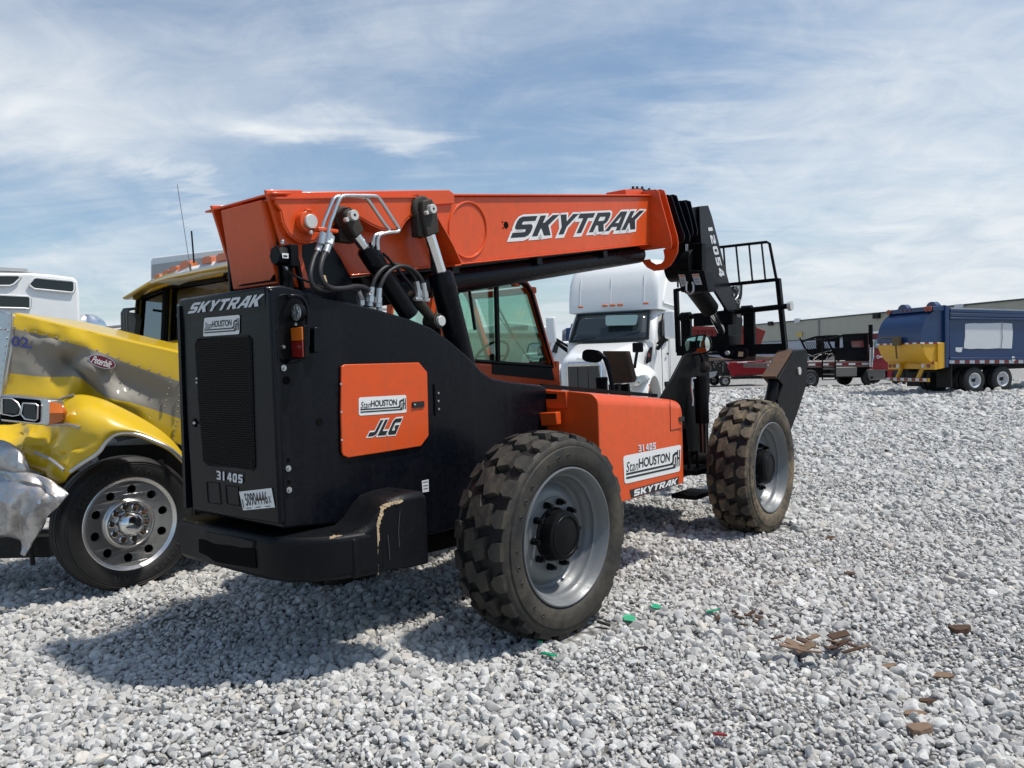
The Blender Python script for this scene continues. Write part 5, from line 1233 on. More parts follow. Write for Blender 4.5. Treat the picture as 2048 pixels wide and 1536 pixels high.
mb = MB(); mb.loft([rr(-2.60,1.12,2.84,2.93,.04), rr(-2.62,1.16,2.84,3.05,.08), rr(-2.68,1.17,2.84,3.40,.16), rr(-2.80,1.18,2.84,3.78,.26), rr(-3.0,1.19,2.84,4.02,.34), rr(-3.35,1.2,2.84,4.17,.36), rr(-4.1,1.21,2.84,4.24,.36), rr(-5.6,1.22,2.84,4.25,.32)]); fa = mb.build('roof_fairing', TWHITE, WT, smooth=70)
mb = MB(); mb.loft([rr(-3.62,1.235,.6,2.9,.1), rr(-5.6,1.235,.6,2.9,.1)]); sl2 = mb.build('sleeper', TWHITE, WT, smooth=45)
mb = MB()
for y in (-.62,-.13,.13): mb.tube([Vector((-2.70,y,3.1)), Vector((-2.86,y,3.45)), Vector((-3.13,y,3.86)), Vector((-3.5,y,4.105))], .008, 6) if False else None
for y in (-.86,-.05,.80): mb.tube([Vector((-2.612,y,2.98)), Vector((-2.660,y,3.30)), Vector((-2.770,y,3.70)), Vector((-3.0,y*.95,4.010))], .008, 6, 0, 3)
for y in (.95,): mb.tube([Vector((-3.05,1.185,3.05)), Vector((-3.35,1.20,3.45)), Vector((-3.75,1.215,3.75)), Vector((-4.4,1.22,3.8))], .035, 8, 0, 4)
mb.tube([Vector((-3.0,1.2,3.0)), Vector((-4.6,1.245,2.98))], .03, 8); mb.build('fairing_crease', TWHITE, fa)
mb = MB(); ws = [Vector((-2.155,-1.0,2.10)), Vector((-2.155,1.0,2.10)), Vector((-2.70,.94,2.80)), Vector((-2.70,-.94,2.80))]
n_ = Vector((.79,0,.62)); rows = []
for k in range(5):
    t = k/4; a = ws[0].lerp(ws[3], t); b = ws[1].lerp(ws[2], t); rows.append([a.lerp(b, j/8)+Vector((.10*(1-(2*j/8-1)**2)+.07, 0, 0)) for j in range(9)])
mb.grid(rows); mb.build('windscreen', glass('tractor_windscreen', (.10,.13,.13), .5) if False else mat('tractor_windscreen', (.020,.028,.030), .06, 0, .7, rvar=0), cb, smooth=80, solid=.02)
mb = MB(); ed = rows[0]+[r[-1] for r in rows]+rows[-1][::-1]+[r[0] for r in rows][::-1]; mb.tube([p+Vector((.01,0,0)) for p in ed], .03, 6); mb.tube([Vector((-2.02,.1,2.13)), Vector((-2.08,.5,2.22)), Vector((-2.15,.8,2.30))], .012, 5); mb.tube([Vector((-2.0,-.9,2.12)), Vector((-2.02,-.3,2.17))], .012, 5); mb.build('window_seal', BLKGL, cb)
q = Quad(Vector((-2.40,-.1,2.62)), Vector((-2.45,.72,2.60)), Vector((-2.28,.70,2.34)), Vector((-2.22,-.05,2.36)), (.8,0,.6))
mb = MB(); mb.fill([rrect(0,0,1,1,.08,.15)], q, .175); mb.build('painted_window_light', mat('pale_windscreen_patch', (.16,.24,.25), .1), cb, smooth=0)  # pale patch on the windscreen, light through the cab put into its colour
sw_ = [Vector((x, 1.205, z)) for x, z in ((-2.62,2.10),(-2.66,2.45),(-2.85,2.72),(-3.35,2.74),(-3.38,2.05),(-3.0,2.02))]
mb = MB(); mb.prism(sw_, (0,.02,0)); mb.build('side_window', BLKGL, cb)
mb = MB(); mb.tube([p+Vector((0,.012,0)) for p in sw_+sw_[:1]], .02, 6); mb.beam((-2.6,1.22,.6), (-2.6,1.215,2.0), .012, .012); mb.beam((-3.45,1.225,.6), (-3.45,1.225,2.8), .012, .012); mb.box((-3.3,1.23,1.72), (.16,.02,.05)); mb.box((-3.15,1.20,.95), (.3,.06,.12)); mb.build('door_trim', BLACKR, cb)
for y in (-.85,-.2,0,.2,.85):
    mb = MB(); X = -2.60 if abs(y) < .5 else -2.63; mb.box((X,y,2.99), (.07,.14,.05)); mb.build('marker_light', AMBER, fa, bevel=.015)
mb = MB(); mb.loft([[Vector((.01,-.40,.72)),Vector((.01,.40,.72)),Vector((.03,.42,1.5)),Vector((.02,.36,1.6)),Vector((.02,-.36,1.6)),Vector((.03,-.42,1.5))],[Vector((.05,-.38,.74)),Vector((.05,.38,.74)),Vector((.07,.40,1.48)),Vector((.06,.34,1.57)),Vector((.06,-.34,1.57)),Vector((.07,-.40,1.48))]]); gr = mb.build('grille', CHROME, WT)
mb = MB()
for y in (-.36,-.12,.12): 
    mb.prism([Vector((.075,y+.01,.76)), Vector((.075,y+.23,.76)), Vector((.09,y+.23,1.50)), Vector((.09,y+.01,1.50))], (.01,0,0))
mb.build('grille_mesh', mat('grille_mesh', (.09,.085,.08), .5, .5), gr)
mb = MB(); q = Quad(Vector((.03,-.16,1.69)), Vector((.03,.16,1.69)), Vector((.05,.16,1.64)), Vector((.05,-.16,1.64)), (1,0,.3)); ftext(mb, q, 'Peterbilt', 0, 0, 1, 1, .01, 0, .01, .3); mb.build('badge', mat('badge_grey', (.3,.3,.3), .3), wh, smooth=0, recalc=False)
for sgn in (-1, 1):
    # fender: an arch round the wheel
    ro = []
    for k in range(11):
        a = rad(185-k*18.5+0); 
        X = -.98-.80*math.cos(a)*(-1); z = .55+.78*max(math.sin(a), -.3)
        z += .08; ro.append([Vector((X, sgn*.72, z+.18*max(0,math.sin(a)))), Vector((X, sgn*1.0, z+.13)), Vector((X, sgn*1.22, z+.05)), Vector((X, sgn*1.34, z-.06)), Vector((X+.0, sgn*1.36, z-.18)), Vector((X, sgn*1.26, z-.19)), Vector((X, sgn*.72, z-.05))])
    mb = MB(); mb.loft(ro); mb.build('fender', TWHITE, WT, smooth=70)
    mb = MB(); hl_ = [Vector((.02-.0, sgn*.62, .92)), Vector((-.10, sgn*.98, .98)), Vector((-.42, sgn*1.17, 1.12)), Vector((-.30, sgn*1.10, 1.24)), Vector((-.02, sgn*.80, 1.20)), Vector((.04, sgn*.60, 1.08))]
    mb.prism([p+Vector((.16,sgn*.22,.045)) for p in hl_], (-.25,0,0)); hl = mb.build('headlight', mat('headlight_lens', (.42,.43,.42), .12, .2, .6), WT, bevel=.03)
    mb = MB(); 
    for yy, xx in ((.98,.16),(1.20,.10)): mb.lathe([(0,.085),(.03,.08),(.04,0)], (xx, sgn*yy, 1.125), (1,0,0), 16)
    mb.build('lamp_reflector', CHROME, hl)
    mb = MB(); mb.box((-.45,sgn*1.35,.98), (.06,.03,.16)); mb.build('side_marker', AMBER, WT)
    e = part_empty('mirror', WT); mb = MB(); mb.tube([Vector((-2.45,sgn*1.15,1.85)), Vector((-2.3,sgn*1.3,2.0)), Vector((-2.2,sgn*1.42,2.12))], .05, 8); mb.tube([Vector((-2.45,sgn*1.15,1.98)), Vector((-2.2,sgn*1.42,2.2))], .03, 8); mb.build('mirror_arm', BLACKR, e)
    mb = MB(); mb.box((-2.18,sgn*1.52,2.42), (.12,.26,.68)); mb.build('mirror_head', TWHITE, e, bevel=.05, seg=3)
    e = part_empty('hood_mirror', WT); mb = MB(); mb.tube([Vector((-.62,sgn*.98,1.30)), Vector((-.58,sgn*1.02,1.52)), Vector((-.45,sgn*1.10,1.78))], .035, 8); mb.build('mirror_arm', BLACKR, e)
    mb = MB(); mb.box((-.42,sgn*1.13,1.88), (.10,.24,.22)); mb.build('mirror_head', BLACKR, e, bevel=.03)
    truck_wheel(WT, (-.98, sgn*1.24, .50), .50, .28, sgn)
    for X in (-5.4,-6.7): truck_wheel(WT, (X, sgn*1.15, .50), .50, .25, sgn, dual=True)
    mb = MB(); mb.box((-3.0,sgn*1.12,.45), (1.1,.18,.3)); mb.cyl((-3.6,sgn*.95,.62), (-5.0,sgn*.95,.62), .3, None, 20); mb.build('step_and_tank', ALU, WT)
mb = MB(); mb.lathe([(0,.05),(.02,.045)], (-1.8,1.06,1.7), (0,1,0), 16, 0, True); mb.build('side_badge', TRED, wh)
mb = MB(); mb.prism([Vector((-1.75,.99,1.5)), Vector((-2.0,1.03,1.55)), Vector((-2.1,1.05,1.9)), Vector((-1.95,1.02,1.82))], (0,.05,0)); mb.build('air_intake', BLACKR, wh)
mb = MB(); mb.box((.05,0,.50), (.16,2.1,.36)); mb.build('bumper', TWHITE, WT, bevel=.05); mb = MB(); mb.beam((-.5,0,.6), (-7.5,0,.65), .9, .25); mb.build('chassis', DARK, WT)
# ---------------------------------------------------------------- refuse truck
GFm = Frame((15.98, 26.75, 0), rad(16))
gs, gP = GFm.S, GFm.P
GT = thing('garbage_truck', GFm.o, GFm.yaw, 'dark blue rear-loading garbage truck with yellow lower hopper, parked at the right edge', 'truck')
C3 = lambda L: [(1740+a*.1504, 590+b*.1504) for a, b in L]
W_ = 2.05
mb = MB(); mb.prism(gs(.0, C3([(1055,200),(2100,232),(2600,250),(2600,870),(1055,870)])), (0,W_,0)); gb = mb.build('body', TBLUE, GT, bevel=.02)
mb = MB()
for a, b, hh in (((1058,205),(2600,250),.10),((1058,262),(2600,285),.12),((1058,310),(2600,330),.06),((1058,850),(2600,842),.09)):
    A, B_ = gP(*C3([a])[0], Y=-.04), gP(*C3([b])[0], Y=-.04); mb.beam(A, B_, .08, hh)
mb.build('body_rail', TBLUE, gb, bevel=.01)
mb = MB(); A, B_ = gP(*C3([(1080,203)])[0], Y=-.02), gP(*C3([(2100,232)])[0], Y=-.02); mb.beam(A+Vector((0,.1,.07)), B_+Vector((0,.1,.07)), .2, .04); mb.build('top_rail', TGREY, gb)
mb = MB(); mb.prism(gs(-.08, C3([(1003,130),(1060,150),(1050,965),(1003,965)])), (0,W_+.16,0)); mb.build('rear_frame', TBLUE, GT, bevel=.02)
cur = [(1003,165),(860,205),(800,255),(745,325),(705,410),(680,510)]
curl = [(680,625),(690,690),(712,750),(745,815),(790,870),(830,900),(880,910),(1003,905)]
def sm2(L):
    out = []
    for i in range(len(L)-1):
        q = [Vector(L[max(i-1,0)]), Vector(L[i]), Vector(L[i+1]), Vector(L[min(i+2,len(L)-1)])]
        out += [tuple(cat(*q, k/4)) for k in range(4)]
    return out+[L[-1]]
cur = cur[:1]+sm2(cur[1:]); curl = sm2(curl[:7])+curl[7:]
mb = MB(); mb.prism(gs(.02, C3(cur+[(675,570),(676,625),(1003,625)])), (0,W_-.04,0)); hp_ = mb.build('hopper', TBLUE, GT, bevel=.0, smooth=30)
mb = MB(); mb.prism(gs(.02, C3([(1003,650),(678,650)]+curl[1:])), (0,W_-.04,0)); hpl = mb.build('lower_hopper', TYEL, GT, smooth=30)
hpl['label'] = 'yellow lower half of the hopper'
def tape(parent, A, B_, n, wd, h, nv, name='reflective_tape'):
    mb = MB(); A = Vector(A); B_ = Vector(B_)
    for k in range(n):
        a = A.lerp(B_, k/n); b = A.lerp(B_, (k+1)/n); mb.add([a, b, b+Vector((0,0,h)), a+Vector((0,0,h))], [(0,1,2,3)], k % 2)
    return mb.build(name, [WHITEB, TRED], parent, smooth=0, recalc=False)
# tape strips between blue and yellow, on the side and round the back
c = gs(0, C3([(676,650),(1003,650)])); c2 = gs(0, C3([(676,628),(1003,628)]))
mb = MB(); mb.prism([c2[0]+Vector((-.012,0,0)), c2[1], c[1], c[0]+Vector((-.012,0,0))], (0,W_,0)); mb.build('hopper_band', TYEL, GT)
hh = c2[0].z-c[0].z
tape(GT, c[0]+Vector((-.02,-.003,0)), c[1]+Vector((0,-.003,0)), 6, 0, hh, None)
tape(GT, c[0]+Vector((-.018,W_,0)), c[0]+Vector((-.018,0,0)), 12, 0, hh, None)
mb = MB(); mb.prism(gs(-.05, C3([(905,640),(1003,628),(1003,965),(930,985),(905,985)])), (0,W_+.1,0)); mb.build('hopper_side_plate', TYEL, GT, bevel=.01)
pr = gP(*C3([(830,200)])[0], Y=0)
mb = MB(); tbp = gs(-.04, C3([(840,150),(1003,150),(1003,208),(840,208)])); mb.prism(tbp, (0,W_+.08,0)); mb.build('rear_light_bar', TBLUE, GT, bevel=.01)
xb = tbp[0].x; zb = (tbp[0].z+tbp[3].z)/2
for y in (.08, .22, 1.95): mb = MB(); mb.cyl((xb,y,zb), (xb-.04,y,zb), .09, None, 16); mb.build('warning_light', mat('dull_red_lamp', (.30,.05,.02), .3), GT)
mb = MB(); 
for y in (.95,1.15,1.35): mb.box((xb-.01,y,zb), (.03,.06,.05))
mb.build('small_lamp', REDL, GT)
for y in (.35, 1.65):
    mb = MB(); mb.cyl((xb+.3,y,tbp[0].z-.06), (xb+.5,y,tbp[0].z-.06), .24, None, 20); mb.build('lift_drum', TBLUE, GT)
cz = gP(*C3([(900,940)])[0], Y=0)
mb = MB()
for y0_, y1_ in ((-.04,.55),(1.5,2.09)): mb.box((cz.x-.10,(y0_+y1_)/2,cz.z), (.14,y1_-y0_,.26))
mb.box((cz.x+.02,1.2,cz.z+.02), (.1,1.2,.10)); rb = mb.build('rear_bumper', TYEL, GT, bevel=.01)
for y in (.05, .22, .45, 1.6, 1.78, 1.98):
    mb = MB(); mb.cyl((cz.x-.17,y,cz.z+(.0 if y > .1 else .12)), (cz.x-.19,y,cz.z+(.0 if y > .1 else .12)), .07, None, 14); mb.build('rear_lamp', WHITEB if y in (.45,1.6) else REDL, rb)
for y in (.55,1.5):
    mb = MB(); mb.beam((cz.x-.12,y,cz.z-.1), (cz.x-.30,y+.03,cz.z-.46), .10, .08, (0,1,0)); mb.build('step_arm', TYEL, GT)
A = Vector((cz.x-.34,1.95,cz.z-.52)); B_ = Vector((cz.x-.34,.1,cz.z-.52)); mb = MB(); mb.beam(A+Vector((.06,0,.04)), B_+Vector((.06,0,.04)), .12, .09, (1,0,0)); mb.build('rear_step', TYEL, GT); tape(GT, A+Vector((-.03,0,0)), B_+Vector((-.03,0,0)), 11, 0, .10, None)
A, B_ = gs(-.05, C3([(1058,910),(2600,906)])); tape(GT, A, B_, 24, 0, .13, None); mb = MB(); mb.beam(A+Vector((0,.03,.06)), B_+Vector((0,.03,.06)), .04, .16); mb.build('lower_rail', TBLUE, GT)
wpz = C3([(1265,385),(1320,378),(1395,374),(1440,378),(1560,376),(1760,370),(1890,380),(1900,500),(1893,620),(1885,712),(1700,708),(1560,716),(1440,712),(1330,718),(1250,708),(1252,640),(1265,560)])
mb = MB(); mb.prism(gs(-.012, wpz), (0,.010,0)); mb.prism(gs(-.012, C3([(1140,697),(1232,697),(1218,758),(1180,762),(1140,748)])), (0,.01,0)); mb.build('whitewash_patch', WHITEB, gb)
mb = MB(); mb.tube(gs(-.03, C3([(1760,372),(1756,480),(1764,560),(1752,640),(1745,708)])), .008, 5); mb.build('patch_seam', GREYM, gb)
mb = MB(); hd_ = gs(0, C3([(676,545)]))[0]; mb.tube([hd_+Vector((-.06,1.9,0)), hd_+Vector((-.10,1.3,-.01)), hd_+Vector((-.02,.95,.0))], .02, 6); mb.box(hd_+Vector((-.12,.95,-.15)), (.16,.28,.30)); mb.tube([hd_+Vector((-.12,1.0,-.3)), hd_+Vector((-.10,.98,-.75))], .03, 6); mb.build('hopper_latch', mat('latch_metal', (.12,.09,.04), .6, .3), hp_)
A, B_ = gP(1925,760,Y=0), gP(2100,760,Y=0)
mb = MB(); mb.beam((-1.6,.7,.95), (9,.7,.95), .3, .35); mb.beam((-1.6,1.4,.95), (9,1.4,.95), .3, .35); mb.box((-.95,.35,.72), (.06,.62,.95)); mb.box((-.95,1.7,.72), (.06,.62,.95)); mb.build('chassis', DARK, GT)
tyrem = rubber('lugged_tyre', .35, (.05,.05,.05))
for px in (1950, 2006):
    X = gP(px,762,Y=0).x
    for sgn, y in ((-1,.0),(1,W_)): truck_wheel(GT, (X, y, .455), .455, .26, sgn, WHITEB, True, tyrem)
mb = MB(); mb.box((5.9,1.15,1.6), (1.9,2.2,2.2)); mb.build('cab', TWHITE, GT, bevel=.1); truck_wheel(GT, (6.2,.05,.46), .46, .3, -1); truck_wheel(GT, (6.2,2.0,.46), .46, .3, 1)
mb = MB(); mb.lathe([(0,.09),(.02,.08)], gs(-.06, C3([(1905,850)]))[0], (0,-1,0), 14, 0, True); mb.build('side_lamp', WHITEB, GT)
# ---------------------------------------------------------------- flatbed truck
FF = Frame((13.08, 33.72, 0), rad(9)); fs_, fP = FF.S, FF.P
FT_ = thing('flatbed_truck', FF.o, FF.yaw, 'dark red flatbed truck with black headboard and junk on deck, left of garbage truck', 'truck')
C2 = lambda L: [(1600+a*.12695, 640+b*.12695) for a, b in L]
dk = fs_(0, [(1535,726),(1737,722),(1737,734),(1535,736)]); mb = MB(); mb.prism(dk, (0,2.3,0)); d_ = mb.build('deck', mat('worn_deck', (.16,.10,.085), .7, .1, .3, .4), FT_)
tape(FT_, Vector((dk[3].x,-.01,(dk[3].z+dk[0].z)/2-.03)), Vector((dk[2].x,-.01,(dk[2].z+dk[1].z)/2-.03)), 15, 0, .08, None)
mb = MB()
hb = C2([(410,262),(450,300),(690,225),(900,210),(1065,205),(1080,240),(1075,740),(1040,740),(1045,635),(600,635),(555,560)])
inner = [C2([(470,330),(690,260),(700,430),(560,450),(520,430)]), C2([(810,320),(1020,320),(1030,430),(830,430)])]
for Y in (.05, 2.2):
    q = lambda u, v, h: Vector((u, Y+h, v)); lo = [(p.x, p.z) for p in fs_(0, hb)]; ins = [[(p.x, p.z) for p in fs_(0, i)] for i in inner]
    mb.fill([lo]+ins, q, 0); mb.fill([lo]+ins, q, .05)
mb.build('headboard', BLACKR, FT_, smooth=0)
mb = MB(); g_ = fs_(0, C2([(440,300),(560,560)])); mb.beam(g_[0], g_[0]+Vector((0,2.2,0)), .06, .06)
A, B_ = fs_(0, C2([(412,258),(560,570)])); mb.beam(A, B_, .05, .05, (0,1,0)); mb.beam(A+Vector((0,2.2,0)), B_+Vector((0,2.2,0)), .05, .05, (0,1,0))
for k in range(12): a = fs_(.5+k*.12, C2([(470,345)]))[0]; mb.beam(Vector((fs_(0, C2([(455,330)]))[0].x, .3+k*.15, fs_(0, C2([(455,330)]))[0].z)), Vector((fs_(0, C2([(555,560)]))[0].x, .3+k*.15, fs_(0, C2([(555,560)]))[0].z)), .02, .02, (0,1,0))
a, b, c_ = fs_(-.02, C2([(440,310),(690,235),(1080,215)])); mb.beam(a, b, .05, .07); mb.beam(b, c_, .05, .07)
for x in (353, 556): A, B_ = fs_(-.05, C2([(x,290),(x,940)])); mb.beam(A, B_, .04, .05, (0,1,0))
mb.build('rack_bar', BLACKR, FT_)
mb = MB(); A, B_ = fs_(-.1, C2([(1112,110),(1112,740)])); mb.cyl(A, B_, .075, None, 14, 0); mb.cyl(A+Vector((0,0,-.9)), A+Vector((0,0,.1)), .09, None, 14, 1); mb.tube(fs_(-.15, C2([(1140,320),(1160,350),(1160,600),(1140,640),(1135,740)])), .04, 8, 0, 3); mb.build('exhaust_stack', [CHROME, BLACKR], FT_)
mb = MB(); cbp = fs_(.05, C2([(1120,215),(1250,190),(1330,230),(1400,470),(1420,520),(1900,600),(1960,700),(1960,900),(1700,900),(1650,760),(1500,760),(1440,940),(1380,940),(1380,790),(1120,790)])); mb.prism(cbp, (0,2.0,0)); cb2 = mb.build('cab', TRED, FT_, bevel=.03)
mb = MB(); mb.prism(fs_(.03, C2([(1160,300),(1330,300),(1380,480),(1300,465),(1175,430)])), (0,.03,0)); mb.build('side_window', mat('side_window_pale', (.22,.30,.30), .12), cb2)
mb = MB(); mb.beam(fs_(.04, C2([(1125,205)]))[0], fs_(.04, C2([(1260,188)]))[0], .1, .08); mb.build('roof_edge', TWHITE, cb2)
mb = MB(); mb.lathe([(0,.075),(.01,.075),(.01,.045),(0,.045)], fs_(.04, C2([(1228,582)]))[0], (0,-1,0), 18); mb.beam(fs_(.03, C2([(1255,578)]))[0], fs_(.03, C2([(1335,578)]))[0], .01, .07); mb.build('door_emblem', WHITEB, cb2)
mb = MB(); mb.prism(fs_(-.02, C2([(560,745),(898,740),(898,885),(560,892)])), (0,.6,0)); mb.prism(fs_(-.02, C2([(1060,800),(1345,800),(1345,930),(1090,940)])), (0,.6,0)); mb.build('tool_box', mat('tool_box_metal', (.20,.195,.18), .5, .4), FT_, bevel=.02)
mb = MB(); 
for yy in (770,855,940): mb.beam(fs_(-.03, C2([(350,yy)]))[0], fs_(-.03, C2([(556,yy)]))[0], .05, .05)
mb.beam(fs_(-.04, C2([(1080,795)]))[0], fs_(-.04, C2([(1360,790)]))[0], .05, .05); mb.beam(fs_(-.04, C2([(1090,942)]))[0], fs_(-.04, C2([(1375,925)]))[0], .08, .05); mb.build('side_step', GREYM, FT_)
mb = MB(); A = fs_(.8, [(1560,745)])[0]; B_ = fs_(.8, [(1800,745)])[0]; mb.beam(A, B_, .8, .45); mb.box((A.x+.3,1.1,A.z), (.4,2,.6)); mb.build('chassis', DARK, FT_)
for px, r in ((1621.5,.42),(1743,.38),(1803,.42)):
    X = fP(px,757,Y=0).x
    for sgn, y in ((-1,.0),(1,2.2)): truck_wheel(FT_, (X, y, r), r, .26, sgn, RIMG if px < 1700 else DARK, False, tyrem)
JK = thing('scrap_pile', (0,0,0), 0, 'tangle of grey and black scrap metal lying on the flatbed deck', 'scrap')
JK.location = FF.o+FF.U*float(dk[0].x+2.5)+FF.L*1.0+np.array([0,0,float(dk[0].z)]); JK.rotation_euler = (0,0,FF.yaw)
rj = random.Random(3)
for k in range(13):
    x = rj.uniform(-2.3, 2.0); L_ = rj.uniform(.5, 1.6); a = rj.uniform(-.4,.4); z = .04+rj.uniform(0,.25)
    mb = MB()
    if k % 3: mb.beam((x,rj.uniform(-.6,.3),z), (x+L_,rj.uniform(-.6,.3),z+rj.uniform(-.02,.3)), .05, .03)
    else: mb.tube([Vector((x,-.4,.02)), Vector((x+.3*L_,-.3,.25)), Vector((x+.7*L_,-.2,.28)), Vector((x+L_,-.3,.02))], .025, 6, 0, 4)
    mb.build('metal_bar', [GREYM, DARK, STEEL][k % 3], JK)
mb = MB(); mb.prism([Vector((.9,-.5,.02)), Vector((2.3,-.5,.05)), Vector((2.0,-.5,.42))], (0,.8,0)); mb.build('bent_sheet', GREYM, JK)
# ---------------------------------------------------------------- red wrecked pickup
RF = Frame((10.6, 38.4, 0), rad(4)); rs, rP = RF.S, RF.P
RT = thing('wrecked_pickup', RF.o, RF.yaw, 'dark red pickup with its front end torn off, far behind the front wheel', 'pickup')
C1 = lambda L: [(1360+a*.12695, 640+b*.12695) for a, b in L]
mb = MB(); mb.prism(rs(0, C1([(745,735),(790,660),(1020,652),(1290,640),(1450,560),(1455,620),(1420,640),(1415,860),(1340,862),(870,888),(855,900),(800,870),(775,790)])), (0,1.9,0)); rbody = mb.build('body', TRED, RT, bevel=.03)
mb = MB(); mb.prism(rs(-.01, C1([(900,664),(1060,660),(1060,674),(900,678)])), (0,.008,0)); mb.build('tailgate_lettering', WHITEB, rbody)
mb = MB(); mb.prism(rs(.1, C1([(420,560),(640,590),(760,700),(800,880),(620,880),(440,860)])), (0,1.6,0)); mb.prism(rs(.3, C1([(830,560),(1240,570),(1240,640),(830,650)])), (0,1.3,0)); mb.build('engine_bay', DARK, RT, bevel=.03)
mb = MB(); mb.prism(rs(0, C1([(450,822),(590,805),(560,880),(500,915),(450,900)])), (0,1.8,0)); mb.build('bumper', CRUMP, RT)
mb = MB()
for k in range(9): p = rs(.02, C1([(480+rj.uniform(0,220), 600+rj.uniform(0,220))]))[0]; mb.beam(p, p+Vector((rj.uniform(-.3,.3),0,rj.uniform(-.3,.3))), .06, .05)
mb.build('torn_bits', GREYM, RT)
mb = MB(); mb.beam(rs(0, C1([(880,885)]))[0], rs(0, C1([(1350,885)]))[0], .1, .08); mb.beam(rs(.5, C1([(950,905)]))[0], rs(.5, C1([(1380,905)]))[0], .6, .12); mb.build('chassis', DARK, RT)
X = rP(1451,763,Y=0).x
for sgn, y in ((-1,.0),(1,1.8)): truck_wheel(RT, (X,y,.27), .27, .22, sgn, STEEL); truck_wheel(RT, (X+3.2,y,.27), .27, .22, sgn, STEEL)
# ---------------------------------------------------------------- red dump body
DF = Frame((12.5, 48, 0), rad(2)); ds, dP = DF.S, DF.P
DB = thing('dump_trailer', DF.o, DF.yaw, 'faded red high-sided dump trailer standing in front of the warehouse', 'trailer')
mb = MB(); mb.prism(ds(0, [(1372,653),(1512,654),(1532,662),(1524,683),(1519,706),(1372,706)]), (0,2.5,0)); dbb = mb.build('tipper_body', BRED, DB, bevel=.03)
mb = MB()
for px in range(1385,1515,14): A, B_ = ds(-.03, [(px,657),(px,705)]); mb.beam(A, B_, .10, .12, (0,1,0))
A, B_ = ds(-.05, [(1372,656),(1513,657)]); mb.beam(A, B_, .12, .22); mb.build('body_ribs', BRED, dbb)
zb_ = ds(0, [(1450,706)])[0]; mb = MB(); mb.beam((-3,1.2,1.0), (3,1.2,1.0), .9, .4); mb.build('chassis', DARK, DB)
for x in (-1.5,0,1.5): truck_wheel(DB, (x,.1,.5), .5, .3, -1); truck_wheel(DB, (x,2.4,.5), .5, .3, 1)
# ---------------------------------------------------------------- warehouse
A = np.array([56.6, 85.7]); B2 = np.array([39.4, 163.0]); dv = (A-B2)/np.linalg.norm(A-B2); yw = math.atan2(dv[1], dv[0])
WH = thing('warehouse', (B2[0], B2[1], 0), yw, 'long low warehouse with beige ribbed metal walls and green roof trim behind the trucks', 'building')
Lw = float(np.linalg.norm(A-B2))+45
def ribbed(name, col):
    m, t, b = new_mat(name); c = N(t, 'ShaderNodeTexCoord').outputs['Object']
    wv = N(t, 'ShaderNodeTexWave', wave_type='BANDS', bands_direction='X'); wv.inputs['Scale'].default_value = 1.0; t.links.new(c, wv.inputs[0])
    n1 = noise(t, mapping(t, c, sc=(.5,1,.1)), 1.2, 6, .6)
    base = mixc(t, ramp(t, n1, [(.35, g4(0)), (.7, g4(.5))]), col+(1,), tuple(q*.8 for q in col)+(1,))
    base = mixc(t, ramp(t, wv.outputs['Fac'], [(.0, g4(.35)), (.25, g4(0))]), base, tuple(q*.72 for q in col)+(1,))
    setc(t, b, 'Base Color', base); b.inputs['Roughness'].default_value = .5
    bn = N(t, 'ShaderNodeBump'); bn.inputs['Strength'].default_value = .6; bn.inputs['Distance'].default_value = .04
    t.links.new(wv.outputs['Fac'], bn.inputs['Height']); t.links.new(bn.outputs[0], b.inputs['Normal']); return m
mb = MB(); mb.box((Lw/2, 12.5, 4.85), (Lw, 25, 3.3)); wall = mb.build('wall', ribbed('beige_ribbed_wall', (.44,.415,.335)), WH)
mb = MB(); mb.box((Lw/2, 12.5, 1.6), (Lw-.02, 24.98, 3.2)); mb.build('lower_wall', ribbed('lavender_ribbed_wall', (.48,.49,.55)), WH)
mb = MB(); mb.box((Lw/2, -.06, 6.44), (Lw+.3, .16, .20)); mb.box((Lw/2, -.04, 3.22), (Lw, .1, .12)); mb.prism([Vector((-.2,-.2,6.5)), Vector((-.2,12.5,6.9)), Vector((-.2,25.2,6.5))], (Lw+.4,0,0)); mb.build('roof_trim', mat('green_trim', (.05,.08,.075), .5), WH)
WF = Frame((B2[0], B2[1], 0), yw)
for px, py, m_ in ((1753,632,DARK),(1541,647,DARK),(1919,614,WHITEB),(1595,641,WHITEB)):
    p = WF.P(px, py, Y=-.25); mb = MB(); mb.box(p, (1.1,.5,.7)); mb.box(p+Vector((0,-.26,-.08)), (.8,.04,.3)); mb.build('wall_lamp', m_, WH, bevel=.1)
p = WF.P(1599,669,Y=-.1); mb = MB(); mb.box(p, (1.5,.1,.7)); mb.build('wall_sign', mat('sign_yellow', (.6,.42,.10), .5), WH)
for k in range(6): mb = MB(); mb.box((20+k*22, -.06, 3.1), (.35,.14,6.2)); mb.build('downpipe', mat('pipe_grey', (.25,.25,.23), .5), WH)
